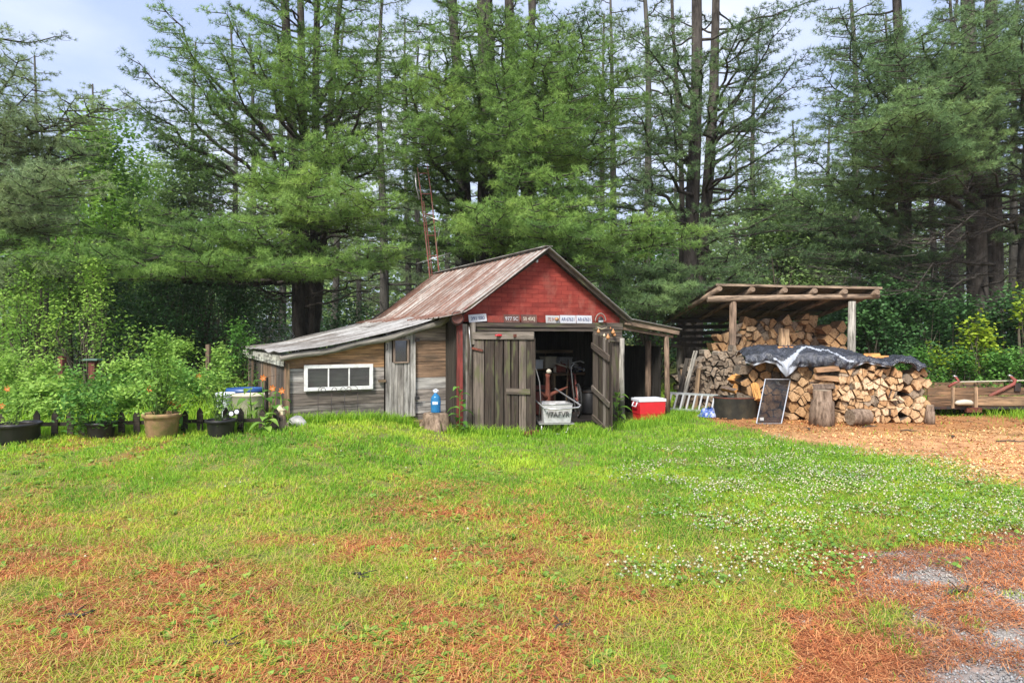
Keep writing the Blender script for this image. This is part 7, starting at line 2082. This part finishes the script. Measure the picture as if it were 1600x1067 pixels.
    S('pale green broad leaved tree over the wood store roof', 1215, 30, 3.8, 7.6, 13000, .21, 'leaf_far', 134, clumps=40, tone=.55, trunkh=1.5, name='broadleaf_tree', cat='tree')
    S('pale leafy tree right over the wood store roof', 1310, 29, 3.6, 6.8, 11000, .21, 'leaf_far', 135, clumps=40, tone=.45, trunkh=1.5, name='broadleaf_tree', cat='tree')
    S('low yellow green tree behind the left of the store roof', 1150, 26, 2.4, 4.4, 5000, .13, 'leaf_far', 136, clumps=30, tone=.6, trunkh=1.0, name='broadleaf_tree', cat='tree')
    # far wood that reads as one mass
    rng = np.random.default_rng(8); fo = Fol()
    n = 900
    a = rng.uniform(-.95, .95, n); Y = rng.uniform(48, 85, n); x = a * Y
    h = np.where((a > -.62) & (a < -.40), 8.5, 11) + rng.normal(0, 1.2, n); z = h * rng.random(n) ** .8 + 1
    for i in range(n):
        m = 150; v = unit(rng.normal(size=(m, 3))) * rng.random((m, 1)) ** .4
        fo.add(np.array([x[i], Y[i], z[i]]) + v * np.array([2.6, 2.0, 1.6]), v, np.full(m, .5 + rng.normal(0, .15)))
    V, F, t = fo.leaves(1, .42, rng, .7, .3)
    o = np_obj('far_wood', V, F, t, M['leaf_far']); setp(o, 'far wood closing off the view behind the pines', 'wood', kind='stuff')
    # mid wood undergrowth, dark and countless
    fo = Fol(); n = 420
    a = rng.uniform(-.9, .9, n); Y = rng.uniform(23, 34, n)
    for i in range(n):
        m = 130; v = unit(rng.normal(size=(m, 3))) * rng.random((m, 1)) ** .4
        fo.add(np.array([a[i] * Y[i], Y[i], .5 + 1.7 * rng.random()]) + v * np.array([1.4, 1.2, .9]), v, np.full(m, .45 + rng.normal(0, .15)))
    V, F, t = fo.leaves(1, .15, rng, .6, .4)
    o = np_obj('forest_understory', V, F, t, M['leaf_dark']); setp(o, 'low leafy understory filling the floor of the wood', 'undergrowth', kind='stuff')
undergrowth()

# a scrap of pale wall seen far through the left gap
c = P(170, 528, 30)
e = thing('distant_shed', 'small pale building glimpsed far through the left saplings', 'building', (c.x, 30, gzf(c.x, 30)))
mb = MB(); mb.box((0, 0, .8), (3.2, 2.2, 1.6)); mb.build('wall', M['far_white'], e)
mb = MB(); mb.poly([(-1.8, -1.3, 1.6), (1.8, -1.3, 1.6), (0, -1.3, 2.2)], (0, -1, 0), 2.6); mb.build('roof', M['roof_grey'], e)

# ------------------------------------------------------------------ potted plants, lilies, sunflowers
def pots():
    def pot(name, px, py_rim, py_bot, wpx, Y, mat, label, prof=None):
        x = X_(px, Y); z0 = gzf(x, Y); r = wpx / 2 / FPX * Y; h = Z_(py_rim, Y) - z0
        e = thing(name, label, 'flower pot', (x, Y, z0 - .015), 0, 'flower pots along the fence')
        mb = MB(); mb.lathe([(r * .74, 0), (r * .78, .01), (r * .90, h * .80), (r * .92, h * .82), (r * 1.0, h * .83), (r * 1.02, h * .96), (r * .98, h), (r * .90, h * .98), (r * .86, h * .86)], (0, 0, 0), 28, close=False); mb.build('body', M[mat], e)
        mb = MB(); mb.lathe([(0, h * .9), (r * .5, h * .91), (r * .88, h * .88)], (0, 0, 0), 24, close=False); mb.build('soil', M['soil'], e)
        return x, Y, z0 + h * .9, e
    p = pot('flower_pot', 28, 658, 690, 66, 8.75, 'black_plastic', 'wide black pot at the far left of the fence')
    shrub('sprawling green pot plant in the far left black pot', p[0] - .05, p[1], p[2], .26, .2, .42, 420, .05, 'leaf_light', 201, name='pot_plant', cat='plant', bark='green_stem', clumps=12, stems=8, tone=.6)
    p = pot('flower_pot', 158, 657, 682, 44, 9.1, 'black_plastic', 'black pot mostly hidden by its bushy plant')
    shrub('dense dark leaved bushy plant in the second black pot', p[0] - .12, p[1] - .02, p[2] - .12, .36, .28, .72, 1300, .066, 'leaf', 202, name='pot_plant', cat='plant', bark='green_stem', clumps=22, stems=9, tone=.42)
    p = pot('flower_pot', 253, 643, 682, 56, 9.15, 'terracotta', 'mossy terracotta coloured pot holding the tall bush')
    shrub('tall light green bush growing from the mossy terracotta pot', p[0] - .02, p[1], p[2], .42, .34, 1.12, 1700, .062, 'leaf_light', 203, name='pot_plant', cat='plant', bark='green_stem', clumps=34, stems=10, tone=.62)
    p = pot('flower_pot', 345, 653, 679, 46, 9.22, 'black_plastic', 'black pot with the white dialled ornament hung on its rim')
    shrub('upright airy green plant in the black pot near the lean-to', p[0] - .04, p[1], p[2], .24, .2, .78, 650, .055, 'leaf_light', 204, name='pot_plant', cat='plant', bark='green_stem', clumps=18, stems=8, tone=.65)
    for px, py, lab in ((362, 646, 'round white faced dial clipped to the left of the pot rim'), (370.5, 643, 'round white faced dial clipped to the right of the pot rim')):
        c = P(px, py, 9.0); e = thing('garden_dial', lab, 'ornament', c)
        mb = MB(); mb.tube([(0, .02, 0), (0, -.012, 0)], .040, 16); mb.build('case', M['black_plastic'], e)
        mb = MB(); mb.tube([(0, -.013, 0), (0, -.018, 0)], .028, 16); mb.build('face', M['white_plastic'], e)
        mb = MB(); mb.bar((0, -.02, 0), (.012, -.02, .014), .004, .003); mb.build('pointer', M['ink_black'], e)
    p = pot('flower_pot', 206, 609, 628, 34, 11.5, 'black_plastic', 'black pot standing back in the garden grass')
    shrub('small leafy plant in the black pot back in the garden', p[0], p[1], p[2], .2, .18, .3, 300, .05, 'leaf', 205, name='pot_plant', cat='plant', bark='green_stem', clumps=8, tone=.6)

    def broad_plant(name, label, cat, x, y, z0, h, leaves, lf, mat, seed, flower=None, group=None):
        rng = np.random.default_rng(seed)
        e = thing(name, label, cat, (x, y, z0 - .02), 0, group)
        mb = MB(); pts = [(0, 0, 0), (rng.normal(0, .01), 0, h * .4), (rng.normal(0, .02), 0, h * .8), (rng.normal(0, .03), 0, h)]
        mb.tube(pts, [.010, .009, .007, .005], 6); mb.build('stem', M['leaf_light'], e)
        for k in range(leaves):
            q = (k + .6) / leaves; z = h * (.12 + .88 * q); a = k * 2.4 + rng.random(); l = lf * (1.15 - .5 * abs(q - .5)) * (.8 + .4 * rng.random())
            mb = MB(); tn = .35 + .5 * rng.random(); dr = Vector((math.cos(a), math.sin(a), 0)); sd = Vector((-math.sin(a), math.cos(a), 0)); u0 = .3 + .3 * rng.random(); dp = .5 + .5 * rng.random()
            def lf_(u, v):
                w = math.sin(min(1, .12 + u * .95) * math.pi) ** .8 * l * .32
                return tuple(Vector((0, 0, z)) + dr * (.03 + l * u * .95) + sd * (v - .5) * 2 * w + Vector((0, 0, l * (u0 * u - dp * u * u) + abs(v - .5) * w * .5)))
            mb.sheet(lf_, 6, 4, tonef=lambda u, v: tn, smooth=True); mb.tube([(0, 0, z), tuple(Vector((0, 0, z)) + dr * .04 + Vector((0, 0, .01)))], .003, 4, tn)
            mb.build('leaf', M[mat], e)
        if flower:
            for k, (fx, fz, r) in enumerate(flower):
                mb = MB(); n = 6
                for j in range(n):
                    a = 2 * math.pi * j / n + .3
                    b = len(mb.v); d = Vector((math.cos(a), -.5, math.sin(a))).normalized(); s = Vector((-math.sin(a), 0, math.cos(a)))
                    c = Vector((fx, 0, fz))
                    for pnt, t in ((c, .9), (c + d * r * .6 + s * r * .28, .6), (c + d * r * 1.15 + Vector((0, .25 * r, 0)), .2), (c + d * r * .6 - s * r * .28, .5)): mb.v.append(tuple(pnt)); mb.t.append(t)
                    mb.face([b, b + 1, b + 2, b + 3], [(0, 0), (1, 0), (1, 1), (0, 1)])
                mb.build('flower', M['petal'], e)
                if abs(fx) > .01:
                    mb = MB(); mb.tube([(0, 0, h * .75), (fx * .6, 0, fz - .06), (fx, 0.01, fz)], .004, 5); mb.build('flower_stalk', M['leaf_light'], e)
        return e
    # sunflower-like plants by the doors
    c = W(L(719, 672, -.38)); broad_plant('young_sunflower', 'tall young sunflower plant growing against the left barn door jamb', 'plant', c.x, c.y, 0, .82, 13, .17, 'leaf', 211)
    c = W(L(966, 664, -.30)); broad_plant('young_sunflower', 'leafy plant with yellow green leaves at the foot of the right birch pole', 'plant', c.x, c.y, 0, .60, 12, .20, 'leaf_light', 212)
    for (px, py, Y, h, n, lf, lab, fl, sd) in ((393, 645, 9.9, .62, 7, .20, 'tall single stemmed plant before the beige planter tub', None, 213), (413, 664, 9.45, .28, 9, .17, 'low broad leaved plant left of the dark flared stump', None, 214)):
        x = X_(px, Y); broad_plant('garden_seedling', lab, 'plant', x, Y, gzf(x, Y), h, n, lf, 'leaf_light', sd)
    for (px, py, Y, lab, sd) in ((411.5, 588, 10.1, 'orange lily furthest left of the three by the lean-to', 215), (426, 604, 9.9, 'orange lily in the middle of the three by the lean-to', 216), (440.5, 608, 9.9, 'orange lily nearest to the lean-to wall', 217), (271, 627, 9.3, 'peach lily cluster between the terracotta pot and the next pot', 218), (234, 605, 10.2, 'orange bloom left of the tall potted bush', 219), (12, 605, 10.4, 'peach bloom at the far left of the garden', 220), (4, 632, 9.6, 'orange bloom at the very left frame edge', 221), (311, 586, 11.5, 'small orange bloom right of the tall potted bush', 222)):
        x = X_(px, Y); z0 = gzf(x, Y); h = Z_(py, Y) - z0
        broad_plant('lily', lab, 'lily', x, Y, z0, max(.2, h), 5, .16, 'leaf', sd, flower=[(0, h, .055)] if sd != 218 else [(0, h, .06), (.07, h - .03, .055), (-.06, h + .02, .05)], group='lilies')
pots()
# ------------------------------------------------------------------ thin damp air between the trees
def haze():
    m, nt, out = nodes('damp_air')
    v = nt.nodes.new('ShaderNodeVolumePrincipled')
    v.inputs['Color'].default_value = (.95, .97, .93, 1)
    v.inputs['Density'].default_value = .0005
    v.inputs['Anisotropy'].default_value = .2
    nt.links.new(v.outputs[0], out.inputs['Volume'])
    mb = MB(); mb.box((0, 110, 9), (330, 320, 22))
    o = mb.build('haze', m)
    setp(o, 'thin pale air over yard and wood', 'haze', kind='stuff')
haze()
